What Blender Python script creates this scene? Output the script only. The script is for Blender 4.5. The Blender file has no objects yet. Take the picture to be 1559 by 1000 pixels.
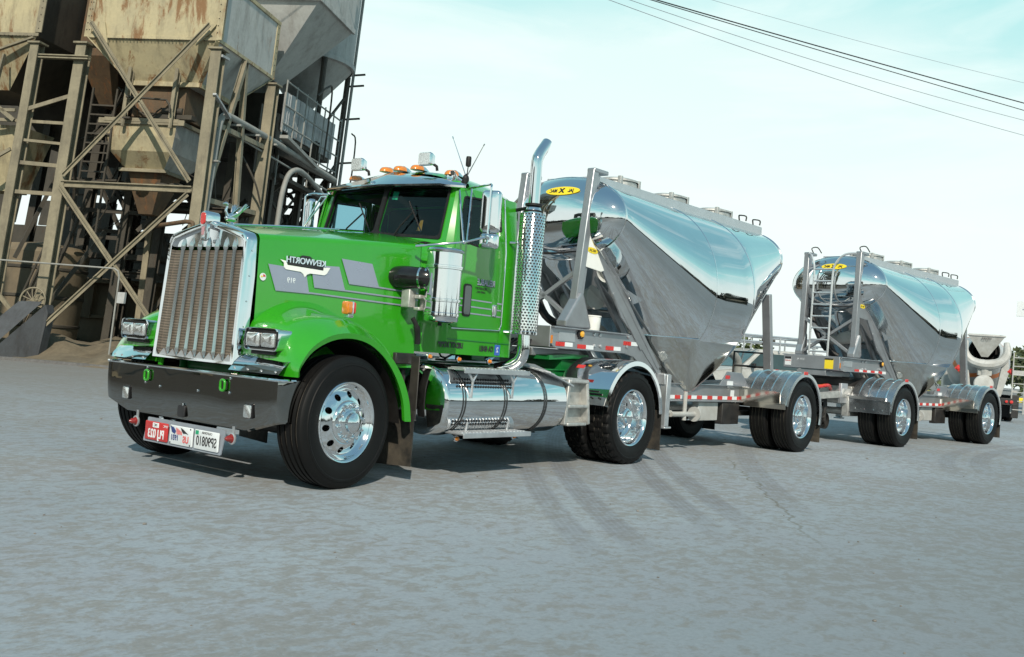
import bpy, bmesh, math, random
from mathutils import Vector, Matrix
random.seed(7)
PI = math.pi
scn = bpy.context.scene
COL = scn.collection
V = Vector

# ------------------------------------------------------------------ object helpers
def tag(o, label=None, cat=None, group=None, kind=None):
    if label: o['label'] = label
    if cat: o['category'] = cat
    if group: o['group'] = group
    if kind: o['kind'] = kind
    return o

def thing(name, label, cat, loc=(0, 0, 0), rz=0.0, group=None):
    o = bpy.data.objects.new(name, None)
    o.empty_display_size = 0.3
    COL.objects.link(o)
    o.location = loc
    o.rotation_euler = (0, 0, rz)
    return tag(o, label, cat, group)

def copy_tree(o, parent=None):
    c = o.copy()
    COL.objects.link(c)
    if parent is not None:
        c.parent = parent
    for ch in list(o.children):
        copy_tree(ch, c)
    return c

EACH = set('hopper_flange cross_frame bolt clamp_band hose_clamp rivet weld_seam tread_perforation plate_perforation red_reflector white_reflector pinstripe stripe_panel inner_brace corner_angle gusset pipe_bracket cross_arm wall_panel gas_cylinder corrugated_sheet board_print bumper_bolt plate_bolt crank_pipe brace_rib gate_gear stack_clamp fender_rib step_hanger tank_strap hose hoop cladding gas_cylinder label_print walkway bracket air_line marker_base'.split())
class MB:
    """collects shapes in one bmesh, then links them as ONE mesh object"""
    def __init__(self):
        self.b = bmesh.new()
        self.mi = 0
    def f(self, vs):
        try:
            fc = self.b.faces.new(vs)
            fc.material_index = self.mi
            return fc
        except ValueError:
            return None
    def poly(self, pts):
        return self.f([self.b.verts.new(p) for p in pts])
    def box(self, c, s, rot=None):
        c = V(c)
        R = rot if rot is not None else Matrix.Identity(3)
        vs = []
        for dx in (-.5, .5):
            for dy in (-.5, .5):
                for dz in (-.5, .5):
                    vs.append(self.b.verts.new(c + R @ V((dx * s[0], dy * s[1], dz * s[2]))))
        for q in ((0, 1, 3, 2), (4, 6, 7, 5), (0, 4, 5, 1), (2, 3, 7, 6), (0, 2, 6, 4), (1, 5, 7, 3)):
            self.f([vs[i] for i in q])
        return self
    def bar(self, p0, p1, w, h, up=(0, 0, 1)):
        """rectangular bar from p0 to p1"""
        p0, p1 = V(p0), V(p1)
        d = (p1 - p0)
        L = d.length
        if L < 1e-6: return self
        d.normalize()
        u = V(up)
        s = d.cross(u)
        if s.length < 1e-3: s = d.cross(V((1, 0, 0)))
        s.normalize()
        u = s.cross(d)
        R = Matrix((d, s, u)).transposed()
        return self.box((p0 + p1) / 2, (L, w, h), R)
    def ibeam(self, p0, p1, w, h, t=.03, up=(0, 0, 1)):
        p0, p1 = V(p0), V(p1)
        d = (p1 - p0).normalized()
        u = V(up)
        s = d.cross(u)
        if s.length < 1e-3: s = d.cross(V((1, 0, 0)))
        s.normalize()
        u = s.cross(d)
        o = u * (h / 2 - t / 2)
        self.bar(p0 + o, p1 + o, w, t, u)
        self.bar(p0 - o, p1 - o, w, t, u)
        self.bar(p0, p1, t, h - 2 * t, u)
        return self
    def loft(self, secs, closed=True, caps=True):
        rows = [[self.b.verts.new(p) for p in s] for s in secs]
        n = len(rows[0])
        for a, b in zip(rows, rows[1:]):
            for i in range(n if closed else n - 1):
                j = (i + 1) % n
                self.f([a[i], a[j], b[j], b[i]])
        if caps and closed:
            self.f(rows[0][::-1])
            self.f(rows[-1])
        return self
    def tube(self, pts, r, seg=10, caps=True):
        pts = [V(p) for p in pts]
        rs = r if isinstance(r, (list, tuple)) else [r] * len(pts)
        secs = []
        prev = None
        for i, p in enumerate(pts):
            if i == 0: d = pts[1] - p
            elif i == len(pts) - 1: d = p - pts[i - 1]
            else: d = (pts[i + 1] - p).normalized() + (p - pts[i - 1]).normalized()
            d.normalize()
            if prev is None:
                a = d.cross(V((0, 0, 1)))
                if a.length < .05: a = d.cross(V((0, 1, 0)))
                a.normalize()
            else:
                a = prev - d * prev.dot(d)
                a.normalize()
            prev = a
            b = d.cross(a)
            secs.append([p + (a * math.cos(t) + b * math.sin(t)) * rs[i] for t in [2 * PI * k / seg for k in range(seg)]])
        return self.loft(secs, True, caps)
    def cyl(self, p0, p1, r, r1=None, seg=20, caps=True):
        return self.tube([p0, p1], [r, r if r1 is None else r1], seg, caps)
    def lathe(self, prof, origin=(0, 0, 0), axis='y', seg=48, rfun=None):
        """prof: list of (radius, axial). axis: unit vector or letter"""
        ax = {'x': V((1, 0, 0)), 'y': V((0, 1, 0)), 'z': V((0, 0, 1)), '-y': V((0, -1, 0))}[axis] if isinstance(axis, str) else V(axis).normalized()
        a = ax.cross(V((0, 0, 1)))
        if a.length < .05: a = V((1, 0, 0))
        a.normalize()
        b = ax.cross(a)
        o = V(origin)
        rows = []
        for i, (r, h) in enumerate(prof):
            if abs(r) < 1e-6:
                rows.append([self.b.verts.new(o + ax * h)])
            else:
                rows.append([self.b.verts.new(o + ax * h + (a * math.cos(2 * PI * k / seg) + b * math.sin(2 * PI * k / seg)) * (r if rfun is None else rfun(i, k, r))) for k in range(seg)])
        for p, q in zip(rows, rows[1:]):
            for k in range(seg):
                j = (k + 1) % seg
                if len(p) == 1 and len(q) == 1: continue
                if len(p) == 1: self.f([p[0], q[j], q[k]])
                elif len(q) == 1: self.f([p[k], p[j], q[0]])
                else: self.f([p[k], p[j], q[j], q[k]])
        return self
    def prism(self, pts, vec):
        """polygon extruded along vec"""
        vec = V(vec)
        a = [self.b.verts.new(V(p)) for p in pts]
        b = [self.b.verts.new(V(p) + vec) for p in pts]
        self.f(a[::-1]); self.f(b)
        n = len(a)
        for i in range(n):
            j = (i + 1) % n
            self.f([a[i], a[j], b[j], b[i]])
        return self
    def ell(self, c, r, seg=16, rings=10):
        """ellipsoid"""
        c = V(c)
        rows = []
        for i in range(rings + 1):
            t = PI * i / rings
            if i in (0, rings): rows.append([self.b.verts.new(c + V((0, 0, r[2] * math.cos(t))))])
            else: rows.append([self.b.verts.new(c + V((r[0] * math.sin(t) * math.cos(2 * PI * k / seg), r[1] * math.sin(t) * math.sin(2 * PI * k / seg), r[2] * math.cos(t)))) for k in range(seg)])
        for p, q in zip(rows, rows[1:]):
            for k in range(seg):
                j = (k + 1) % seg
                if len(p) == 1: self.f([p[0], q[k], q[j]])
                elif len(q) == 1: self.f([p[j], p[k], q[0]])
                else: self.f([p[k], q[k], q[j], p[j]])
        return self
    def map(self, fn):
        for v in self.b.verts: v.co = V(fn(v.co))
        return self
    def build(self, name, mat, parent=None, smooth=True, ang=35, bevel=0, seg=2, weld=False, fixn=True):
        if name in EACH and parent is not None:
            # countable small pieces: every connected piece becomes a part of its own
            todo = set(self.b.faces); groups = []
            while todo:
                st = [todo.pop()]; grp = [st[0]]
                while st:
                    f = st.pop()
                    for v in f.verts:
                        for g in v.link_faces:
                            if g in todo: todo.discard(g); st.append(g); grp.append(g)
                groups.append(grp)
            if 1 < len(groups) <= 100:
                out = None
                for grp in sorted(groups, key=lambda q: min(f.index for f in q)):
                    m2 = MB(); vm = {}
                    for f in grp:
                        vs = []
                        for v in f.verts:
                            if v not in vm: vm[v] = m2.b.verts.new(v.co)
                            vs.append(vm[v])
                        nf = m2.f(vs)
                        if nf: nf.material_index = f.material_index
                    out = m2.build_one(name, mat, parent, smooth, ang, bevel, seg, weld, fixn)
                self.b.free()
                return out
        return self.build_one(name, mat, parent, smooth, ang, bevel, seg, weld, fixn)
    def build_one(self, name, mat, parent=None, smooth=True, ang=35, bevel=0, seg=2, weld=False, fixn=True):
        if weld: bmesh.ops.remove_doubles(self.b, verts=self.b.verts, dist=1e-4)
        if fixn: bmesh.ops.recalc_face_normals(self.b, faces=self.b.faces)
        me = bpy.data.meshes.new(name)
        self.b.to_mesh(me)
        self.b.free()
        for m in (mat if isinstance(mat, (list, tuple)) else [mat]): me.materials.append(m)
        if smooth:
            me.polygons.foreach_set('use_smooth', [True] * len(me.polygons))
            me.set_sharp_from_angle(angle=math.radians(ang))
        o = bpy.data.objects.new(name, me)
        COL.objects.link(o)
        if parent is not None: o.parent = parent
        if bevel:
            md = o.modifiers.new('bevel', 'BEVEL')
            md.width = bevel; md.segments = seg; md.limit_method = 'ANGLE'; md.angle_limit = math.radians(40)
        return o

def arc(c, r, a0, a1, n, plane='xz', y=0.0):
    out = []
    for i in range(n + 1):
        a = a0 + (a1 - a0) * i / n
        if plane == 'xz': out.append(V((c[0] + r * math.cos(a), y, c[1] + r * math.sin(a))))
        elif plane == 'yz': out.append(V((y, c[0] + r * math.cos(a), c[1] + r * math.sin(a))))
        else: out.append(V((c[0] + r * math.cos(a), c[1] + r * math.sin(a), y)))
    return out

def smooth_path(pts, n=4):
    """Catmull-Rom through 3D points"""
    P = [V(p) for p in pts]
    out = []
    for i in range(len(P) - 1):
        p0 = P[i - 1] if i else P[0] * 2 - P[1]
        p1, p2 = P[i], P[i + 1]
        p3 = P[i + 2] if i + 2 < len(P) else P[-1] * 2 - P[-2]
        for k in range(n):
            t = k / n
            out.append(.5 * ((2 * p1) + (p2 - p0) * t + (2 * p0 - 5 * p1 + 4 * p2 - p3) * t * t + (3 * p1 - p0 - 3 * p2 + p3) * t ** 3))
    out.append(P[-1])
    return out

def rrect(w, h, r, n=5):
    """rounded rectangle outline (2D), counter-clockwise"""
    out = []
    for cx, cy, a in ((w / 2 - r, h / 2 - r, 0), (-w / 2 + r, h / 2 - r, PI / 2), (-w / 2 + r, -h / 2 + r, PI), (w / 2 - r, -h / 2 + r, 1.5 * PI)):
        for k in range(n + 1):
            t = a + PI / 2 * k / n
            out.append((cx + r * math.cos(t), cy + r * math.sin(t)))
    return out

def text_obj(name, s, size, mat, parent, origin, right, up, extrude=.0015, mirror=True, sx=1.0, align='CENTER', bold=0.0, shear=0.0):
    """writing on a surface. right/up: surface directions as seen from outside; the place shows all its writing mirrored"""
    cu = bpy.data.curves.new(name, 'FONT')
    cu.body = s; cu.size = size; cu.align_x = align; cu.align_y = 'CENTER'
    cu.offset = bold; cu.extrude = extrude; cu.shear = shear
    tmp = bpy.data.objects.new(name, cu)
    COL.objects.link(tmp)
    dg = bpy.context.evaluated_depsgraph_get()
    me = bpy.data.meshes.new_from_object(tmp.evaluated_get(dg))
    bpy.data.objects.remove(tmp)
    r = V(right).normalized(); u = V(up).normalized(); n = r.cross(u)
    o = V(origin)
    for v in me.vertices:
        x, y, z = v.co
        x *= sx * (-1 if mirror else 1)
        v.co = o + r * x + u * y + n * z
    me.materials.clear(); me.materials.append(mat)
    if mirror: me.flip_normals()
    ob = bpy.data.objects.new(name, me)
    COL.objects.link(ob)
    ob.parent = parent
    return ob

# ------------------------------------------------------------------ materials
def mat(name):
    m = bpy.data.materials.new(name)
    m.use_nodes = True
    nt = m.node_tree
    b = nt.nodes['Principled BSDF']
    return m, nt, b
def N(nt, t, **kw):
    n = nt.nodes.new(t)
    for k, v in kw.items(): setattr(n, k, v)
    return n
def L(nt, a, b): nt.links.new(a, b)
def noise(nt, scale, detail=6, rough=.6, coord='Object', stretch=None, dist=0.0):
    tc = N(nt, 'ShaderNodeTexCoord')
    src = tc.outputs[coord]
    if stretch:
        mp = N(nt, 'ShaderNodeMapping'); mp.inputs['Scale'].default_value = stretch
        L(nt, src, mp.inputs['Vector']); src = mp.outputs['Vector']
    n = N(nt, 'ShaderNodeTexNoise')
    n.inputs['Scale'].default_value = scale; n.inputs['Detail'].default_value = detail; n.inputs['Roughness'].default_value = rough
    n.inputs['Distortion'].default_value = dist
    L(nt, src, n.inputs['Vector'])
    return n
def ramp(nt, fac, stops, interp='LINEAR'):
    r = N(nt, 'ShaderNodeValToRGB')
    r.color_ramp.interpolation = interp
    e = r.color_ramp.elements
    while len(e) < len(stops): e.new(.5)
    for el, (p, c) in zip(e, stops):
        el.position = p
        el.color = (c[0], c[1], c[2], 1) if isinstance(c, (tuple, list)) else (c, c, c, 1)
    L(nt, fac, r.inputs['Fac'])
    return r
def mixc(nt, fac, a, b, mode='MIX'):
    m = N(nt, 'ShaderNodeMix', data_type='RGBA', blend_type=mode)
    for i, v in ((0, fac), (6, a), (7, b)):
        if hasattr(v, 'links') or hasattr(v, 'is_linked'): L(nt, v, m.inputs[i])
        elif i == 0: m.inputs[0].default_value = v
        else: m.inputs[i].default_value = (*v, 1)
    return m.outputs[2]
def bump(nt, b, h, strength=.3, dist=.01):
    n = N(nt, 'ShaderNodeBump')
    n.inputs['Strength'].default_value = strength; n.inputs['Distance'].default_value = dist
    L(nt, h, n.inputs['Height']); L(nt, n.outputs['Normal'], b.inputs['Normal'])

def plain(name, col, rough=.5, metal=0.0, coat=0.0, spec=.5, var=.25, vscale=9.0, bumpy=0.0, dirt=None, dirt_h=None):
    """base colour broken up by a noise, roughness too, optional dust"""
    m, nt, b = mat(name)
    n = noise(nt, vscale, 5, .6)
    lo = tuple(c * (1 - var) for c in col); hi = tuple(min(1, c * (1 + var)) for c in col)
    c = ramp(nt, n.outputs['Fac'], [(.3, lo), (.7, hi)]).outputs['Color']
    if dirt:
        n2 = noise(nt, 3.2, 8, .7)
        f = ramp(nt, n2.outputs['Fac'], [(.42, 0.0), (.75, .75)]).outputs['Color']
        c = mixc(nt, f, c, dirt)
    L(nt, c, b.inputs['Base Color'])
    r = ramp(nt, n.outputs['Fac'], [(.3, max(0, rough - .07)), (.7, min(1, rough + .1))])
    L(nt, r.outputs['Color'], b.inputs['Roughness'])
    b.inputs['Metallic'].default_value = metal
    b.inputs['Coat Weight'].default_value = coat
    b.inputs['Coat Roughness'].default_value = .04
    b.inputs['Specular IOR Level'].default_value = spec
    if bumpy:
        n3 = noise(nt, vscale * 6, 4, .6)
        bump(nt, b, n3.outputs['Fac'], bumpy, .004)
    return m

def metal(name, col, rough, wave=0.0, wscale=3.0, stretch=None, var=.06, smear=.04, grain=None):
    m, nt, b = mat(name)
    n = noise(nt, 4.0, 6, .65, stretch=stretch)
    c = ramp(nt, n.outputs['Fac'], [(.3, tuple(x * (1 - var) for x in col)), (.7, col)]).outputs['Color']
    L(nt, c, b.inputs['Base Color'])
    r = ramp(nt, n.outputs['Fac'], [(.35, rough), (.75, rough + smear)])
    L(nt, r.outputs['Color'], b.inputs['Roughness'])
    b.inputs['Metallic'].default_value = 1
    if wave:
        w = noise(nt, wscale, 2, .4, stretch=stretch)
        bump(nt, b, w.outputs['Fac'], wave, .05)
    elif grain:
        w = noise(nt, 60, 3, .6, stretch=grain)
        bump(nt, b, w.outputs['Fac'], .08, .002)
    return m

M = {}
M['chrome'] = metal('chrome', (.78, .79, .80), .035)
M['chrome_dark'] = metal('bumper chrome', (.30, .29, .275), .012, wave=.20, wscale=1.6)
M['alu'] = metal('polished aluminium', (.80, .82, .83), .09, grain=(1, 1, 1))
M['rim'] = metal('polished rim', (.84, .85, .86), .07, wave=.02, wscale=8)
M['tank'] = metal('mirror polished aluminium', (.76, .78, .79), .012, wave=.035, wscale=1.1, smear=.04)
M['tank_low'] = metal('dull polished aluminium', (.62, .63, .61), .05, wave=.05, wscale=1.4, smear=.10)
M['alu_dull'] = plain('mill aluminium', (.52, .54, .56), .38, metal=.75, var=.12, vscale=5)
M['strap'] = metal('tank strap', (.16, .16, .16), .22)
M['alu_frame'] = plain('frame aluminium', (.36, .375, .395), .36, metal=.7, var=.10, vscale=4, bumpy=.05)
M['cast'] = plain('cast aluminium', (.50, .50, .48), .5, metal=.7, var=.2, vscale=14, bumpy=.1)
M['steel_dark'] = plain('dark chassis steel', (.016, .016, .017), .5, var=.35, dirt=(.05, .045, .038))
M['black'] = plain('black rubber', (.010, .010, .011), .55, var=.3, spec=.35)
M['black_gloss'] = plain('black gloss', (.012, .012, .013), .18, var=.2)
M['silver_paint'] = plain('silver stripe', (.30, .33, .42), .32, metal=.35, coat=.5, var=.04)
M['white'] = plain('white paint', (.78, .79, .76), .35, coat=.3, var=.05)
M['white_dirty'] = plain('dusty white paint', (.42, .43, .42), .45, var=.14, vscale=4, dirt=(.27, .26, .23))
M['red'] = plain('red reflector', (.55, .03, .025), .3, coat=.5, var=.1)
M['red_deep'] = plain('dark red lens', (.22, .015, .012), .15, coat=1, var=.15)
M['orange'] = plain('amber lens', (.62, .20, .02), .18, coat=1, var=.18, vscale=40)
M['orange_paint'] = plain('orange stripe', (.62, .20, .06), .4, var=.12)
M['yellow'] = plain('yellow decal', (.80, .62, .03), .4, var=.06)
M['blue'] = plain('blue sticker', (.03, .10, .42), .4, var=.1)
M['flag_blue'] = plain('navy print', (.03, .05, .18), .4, var=.1)
M['flag_red'] = plain('faded red print', (.62, .14, .14), .4, var=.1)
M['green_print'] = plain('green print', (.02, .32, .16), .4, var=.1)
M['ink'] = plain('black ink', (.02, .02, .022), .5, var=.2)
M['plate_red'] = plain('red plate', (.50, .03, .03), .35, coat=.4, var=.08)
M['plate_white'] = plain('white plate', (.70, .74, .76), .35, coat=.4, var=.05)
M['grey_plastic'] = plain('grey bracket', (.22, .25, .29), .45, var=.1)
M['brown'] = plain('dark trim', (.010, .0095, .009), .7, var=.3, spec=.2)

def paint(name, col, rough=.22, coat=1.0):
    m, nt, b = mat(name)
    n = noise(nt, 2.2, 5, .6)
    c = ramp(nt, n.outputs['Fac'], [(.3, tuple(x * .94 for x in col)), (.7, tuple(x * 1.05 for x in col))]).outputs['Color']
    L(nt, c, b.inputs['Base Color'])
    r = ramp(nt, n.outputs['Fac'], [(.3, rough - .04), (.75, rough + .08)])
    L(nt, r.outputs['Color'], b.inputs['Roughness'])
    b.inputs['Coat Weight'].default_value = coat
    b.inputs['Coat Roughness'].default_value = .03
    w = noise(nt, 2.6, 2, .4)
    bp = N(nt, 'ShaderNodeBump'); bp.inputs['Strength'].default_value = .025; bp.inputs['Distance'].default_value = .05
    L(nt, w.outputs['Fac'], bp.inputs['Height']); L(nt, bp.outputs['Normal'], b.inputs['Coat Normal'])
    return m
M['green'] = paint('green paint', (.026, .28, .009))
M['green_frame'] = paint('green frame paint', (.006, .14, .03), .4, .4)

def tyre_mat():
    m, nt, b = mat('tyre rubber')
    n = noise(nt, 7, 7, .7)
    # pale dust lies on the tread (largest radius) and in blotches
    c = ramp(nt, n.outputs['Fac'], [(.3, (.0038, .0038, .004)), (.66, (.0055, .0055, .0055)), (.86, (.022, .020, .017))]).outputs['Color']
    L(nt, c, b.inputs['Base Color'])
    b.inputs['Roughness'].default_value = .58
    b.inputs['Specular IOR Level'].default_value = .22
    n2 = noise(nt, 45, 4, .6)
    bump(nt, b, n2.outputs['Fac'], .12, .004)
    return m
M['tyre'] = tyre_mat()
M['tread_dust'] = plain('dusty tread', (.085, .075, .06), .8, var=.35, vscale=12)
M['flap'] = plain('mud flap rubber', (.018, .017, .015), .7, var=.4, vscale=5, dirt=(.13, .11, .08))

def glass_mat(name, tint, refl=.10, rough=.0):
    m, nt, b = mat(name)
    nt.nodes.remove(b)
    out = nt.nodes['Material Output']
    t = N(nt, 'ShaderNodeBsdfTransparent'); t.inputs['Color'].default_value = (*tint, 1)
    g = N(nt, 'ShaderNodeBsdfGlossy'); g.inputs['Roughness'].default_value = rough
    lw = N(nt, 'ShaderNodeLayerWeight'); lw.inputs['Blend'].default_value = .5
    fr = N(nt, 'ShaderNodeMath', operation='POWER'); fr.inputs[1].default_value = 4.0; L(nt, lw.outputs['Facing'], fr.inputs[0])
    mp = N(nt, 'ShaderNodeMath', operation='ADD', use_clamp=True); mp.inputs[1].default_value = refl
    L(nt, fr.outputs[0], mp.inputs[0])
    n = noise(nt, 3, 4, .5)
    r = ramp(nt, n.outputs['Fac'], [(.4, rough), (.8, rough + .03)])
    L(nt, r.outputs['Color'], g.inputs['Roughness'])
    mx = N(nt, 'ShaderNodeMixShader')
    L(nt, mp.outputs[0], mx.inputs['Fac']); L(nt, t.outputs[0], mx.inputs[1]); L(nt, g.outputs[0], mx.inputs[2])
    L(nt, mx.outputs[0], out.inputs['Surface'])
    return m
M['letter_blue'] = plain('pale blue letters', (.50, .62, .70), .35, var=.05)
M['bar_metal'] = metal('satin grille bar', (.62, .61, .59), .20)
M['amber'] = plain('amber yellow lens', (.75, .38, .03), .2, coat=1, var=.1)
M['ladder_alu'] = plain('pale ladder tube', (.66, .68, .69), .3, metal=.6, var=.06)
M['rose'] = plain('rose enamel', (.42, .22, .24), .3, coat=.5, var=.1)
M['lamp_glass'] = glass_mat('clear lamp glass', (.93, .95, .95), .03)
M['alu_satin'] = plain('satin aluminium sheet', (.46, .47, .48), .24, metal=.95, var=.12, vscale=3)
M['splash'] = metal('warm polished sheet', (.62, .585, .52), .10, wave=.08, wscale=2)
M['glass'] = glass_mat('tinted cab glass', (.50, .72, .78), .035)
M['lens'] = plain('lamp lens', (.80, .81, .80), .10, metal=.85, coat=1, var=.2, vscale=60, bumpy=.12)
M['car_glass'] = plain('dark car glass', (.03, .045, .045), .06, coat=1, var=.3, vscale=2)

def corroded(name, base, base2, rust, rust_lo=.56, grime=(.10, .085, .06), scale=1.0):
    m, nt, b = mat(name)
    n1 = noise(nt, .9 * scale, 9, .68)
    n2 = noise(nt, 2.6 * scale, 9, .72, stretch=(1, 1, .28))      # runs down the plate
    n3 = noise(nt, 14 * scale, 5, .6)
    c = ramp(nt, n1.outputs['Fac'], [(.35, base), (.65, base2)]).outputs['Color']
    fg = ramp(nt, n2.outputs['Fac'], [(.48, 0.0), (.72, .7)]).outputs['Color']
    c = mixc(nt, fg, c, grime)
    n4 = noise(nt, 1.9 * scale, 10, .74, stretch=(1.3, 1.3, .30), dist=.5)
    fr = ramp(nt, n4.outputs['Fac'], [(rust_lo, 0.0), (rust_lo + .08, .85)]).outputs['Color']
    c = mixc(nt, fr, c, rust)
    c = mixc(nt, .25, c, ramp(nt, n3.outputs['Fac'], [(.3, .55), (.7, 1.0)]).outputs['Color'], 'MULTIPLY')
    L(nt, c, b.inputs['Base Color'])
    b.inputs['Roughness'].default_value = .72
    bump(nt, b, n3.outputs['Fac'], .25, .01)
    return m
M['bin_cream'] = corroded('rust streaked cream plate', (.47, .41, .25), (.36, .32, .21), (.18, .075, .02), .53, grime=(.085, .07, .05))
M['bin_grey'] = corroded('shaded weathered grey plate', (.46, .47, .45), (.38, .39, .38), (.19, .09, .035), .62, grime=(.16, .15, .13))  # grey of the shaded bin faces put into the colour; silo flanges too
M['bin_far'] = corroded('pale grey plate', (.44, .45, .43), (.36, .37, .36), (.22, .12, .06), .68, grime=(.20, .19, .17))
M['steel_tan'] = corroded('dusty structural steel', (.29, .26, .18), (.19, .17, .12), (.13, .07, .035), .63, grime=(.09, .08, .06), scale=1.6)
M['steel_dim'] = corroded('shade toned structural steel', (.062, .055, .042), (.042, .038, .030), (.05, .026, .014), .6, grime=(.016, .015, .013), scale=1.6)  # steel toned down to put the plant's inner shade into the colour
M['rust'] = corroded('rusty plate', (.13, .085, .045), (.085, .058, .034), (.20, .085, .03), .55, grime=(.05, .035, .025), scale=2)
M['pipe_grey'] = corroded('galvanised pipe', (.30, .31, .29), (.24, .25, .24), (.14, .09, .05), .66, grime=(.14, .13, .11), scale=2)
M['concrete_wall'] = corroded('stained concrete wall', (.19, .15, .095), (.12, .10, .068), (.12, .08, .045), .62, grime=(.09, .075, .055), scale=.8)
M['panel_grey'] = corroded('wall panels', (.42, .44, .44), (.33, .35, .36), (.2, .13, .08), .66, grime=(.15, .14, .13), scale=1.2)
M['plate_dark'] = corroded('dark steel plate', (.075, .085, .095), (.055, .06, .068), (.12, .08, .05), .64, grime=(.03, .03, .03), scale=2)

def foliage(name, c0, c1):
    m, nt, b = mat(name)
    oi = N(nt, 'ShaderNodeNewGeometry')
    n = noise(nt, 1.2, 4, .6)
    ad = N(nt, 'ShaderNodeMath', operation='ADD')
    ml = N(nt, 'ShaderNodeMath', operation='MULTIPLY'); ml.inputs[1].default_value = .6
    L(nt, oi.outputs['Random Per Island'], ml.inputs[0]); L(nt, ml.outputs[0], ad.inputs[0])
    m2 = N(nt, 'ShaderNodeMath', operation='MULTIPLY'); m2.inputs[1].default_value = .5
    L(nt, n.outputs['Fac'], m2.inputs[0]); L(nt, m2.outputs[0], ad.inputs[1])
    L(nt, ramp(nt, ad.outputs[0], [(.2, c0), (.8, c1)]).outputs['Color'], b.inputs['Base Color'])
    b.inputs['Roughness'].default_value = .65
    return m
M['leaf'] = foliage('leaves', (.018, .030, .012), (.085, .11, .035))
M['leaf_far'] = foliage('far leaves', (.012, .014, .010), (.040, .040, .026))
M['bark'] = plain('bark', (.10, .075, .05), .9, var=.3, bumpy=.4)
# ------------------------------------------------------------------ wheels (axis along y, outer face towards -y)
def ring_with_holes(mb, prof, r_in, r_out, rh, nh, hfun, depth, sub=6):
    """disc band r_in..r_out with nh round holes; hfun(r) gives the axial position"""
    rm = (r_in + r_out) / 2
    for k in range(nh):
        a0 = 2 * PI * k / nh; a1 = 2 * PI * (k + 1) / nh; am = (a0 + a1) / 2
        outer = []
        for i in range(sub): outer.append((r_out, a0 + (a1 - a0) * i / sub))
        for i in range(sub): outer.append((r_out + (r_in - r_out) * i / sub, a1))
        for i in range(sub): outer.append((r_in, a1 + (a0 - a1) * i / sub))
        for i in range(sub): outer.append((r_in + (r_out - r_in) * i / sub, a0))
        P = lambda r, a, h: V((r * math.cos(a), h, r * math.sin(a)))
        ov = [mb.b.verts.new(P(r, a, hfun(r))) for r, a in outer]
        cen = (rm * math.cos(am), rm * math.sin(am))
        hv, dv = [], []
        for r, a in outer:
            dx, dz = r * math.cos(a) - cen[0], r * math.sin(a) - cen[1]
            q = math.hypot(dx, dz)
            x, z = cen[0] + dx / q * rh, cen[1] + dz / q * rh
            rr = math.hypot(x, z)
            hv.append(mb.b.verts.new((x, hfun(rr), z)))
            dv.append(mb.b.verts.new((x, hfun(rr) + depth, z)))
        n = len(ov)
        for i in range(n):
            j = (i + 1) % n
            mb.f([ov[i], ov[j], hv[j], hv[i]])
            mb.f([hv[i], hv[j], dv[j], dv[i]])

def lathe_m(mb, prof, mis, seg, rfun=None):
    """lathe about y with a material index per profile step"""
    rows = []
    for i, (r, h) in enumerate(prof):
        rows.append([mb.b.verts.new(((r if rfun is None else rfun(i, k, r)) * math.cos(2 * PI * k / seg), h, (r if rfun is None else rfun(i, k, r)) * math.sin(2 * PI * k / seg))) for k in range(seg)])
    for i, (p, q) in enumerate(zip(rows, rows[1:])):
        mb.mi = mis[i] if mis else 0
        for k in range(seg):
            j = (k + 1) % seg
            mb.f([p[k], p[j], q[j], q[k]])
    mb.mi = 0

def tyre_obj(kind, parent):
    R = .520
    side = [(.300, -.098), (.318, -.120), (.345, -.136), (.40, -.146), (.44, -.145), (.447, -.149), (.462, -.147), (.466, -.141), (.490, -.133)]
    mb = MB()
    if kind in ('steer', 'trail'):
        tread = [(.508, -.124), (.516, -.115)]
        mis = [0] * (len(side) + 1)
        for y in (-.078, -.028, .028, .078):
            w = .0075
            tread += [(R, y - w - .002), (R - .014, y - w), (R - .014, y + w), (R, y + w + .002)]
            mis += [0, 0, 1, 0]
        tread += [(.516, .115), (.508, .124)]
        mis += [0, 0]
        prof = side + tread + [(r, -h) for r, h in side[::-1]]
        mis += [0] * (len(prof) - 1 - len(mis))
        lathe_m(mb, prof, mis, 72)
    else:
        seg = 116
        tread = [(.505, -.128), (.515, -.120), (R, -.112), (R, -.062), (R - .016, -.058), (R - .016, -.048), (R, -.044), (R, -.006), (R - .016, -.003), (R - .016, .003), (R, .006), (R, .044), (R - .016, .048), (R - .016, .058), (R, .062), (R, .112), (.515, .120), (.505, .128)]
        n0 = len(side)
        prof = side + tread + [(r, -h) for r, h in side[::-1]]
        lug = {n0, n0 + 1, n0 + 2, n0 + 3, n0 + 14, n0 + 15, n0 + 16, n0 + 17}
        mid = {n0 + 6, n0 + 7, n0 + 10, n0 + 11}
        def rf(i, k, r):
            if i in lug and k % 4 == 3: return r - .020
            if i in mid and (k + 2) % 4 == 3: return r - .014
            return r
        mis = [0] * (len(prof) - 1)
        for q in (n0 + 4, n0 + 8, n0 + 12): mis[q] = 1
        lathe_m(mb, prof, mis, seg, rf)
    return mb.build('tyre', [M['tyre'], M['tread_dust']], parent, ang=28, fixn=True)

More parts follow.
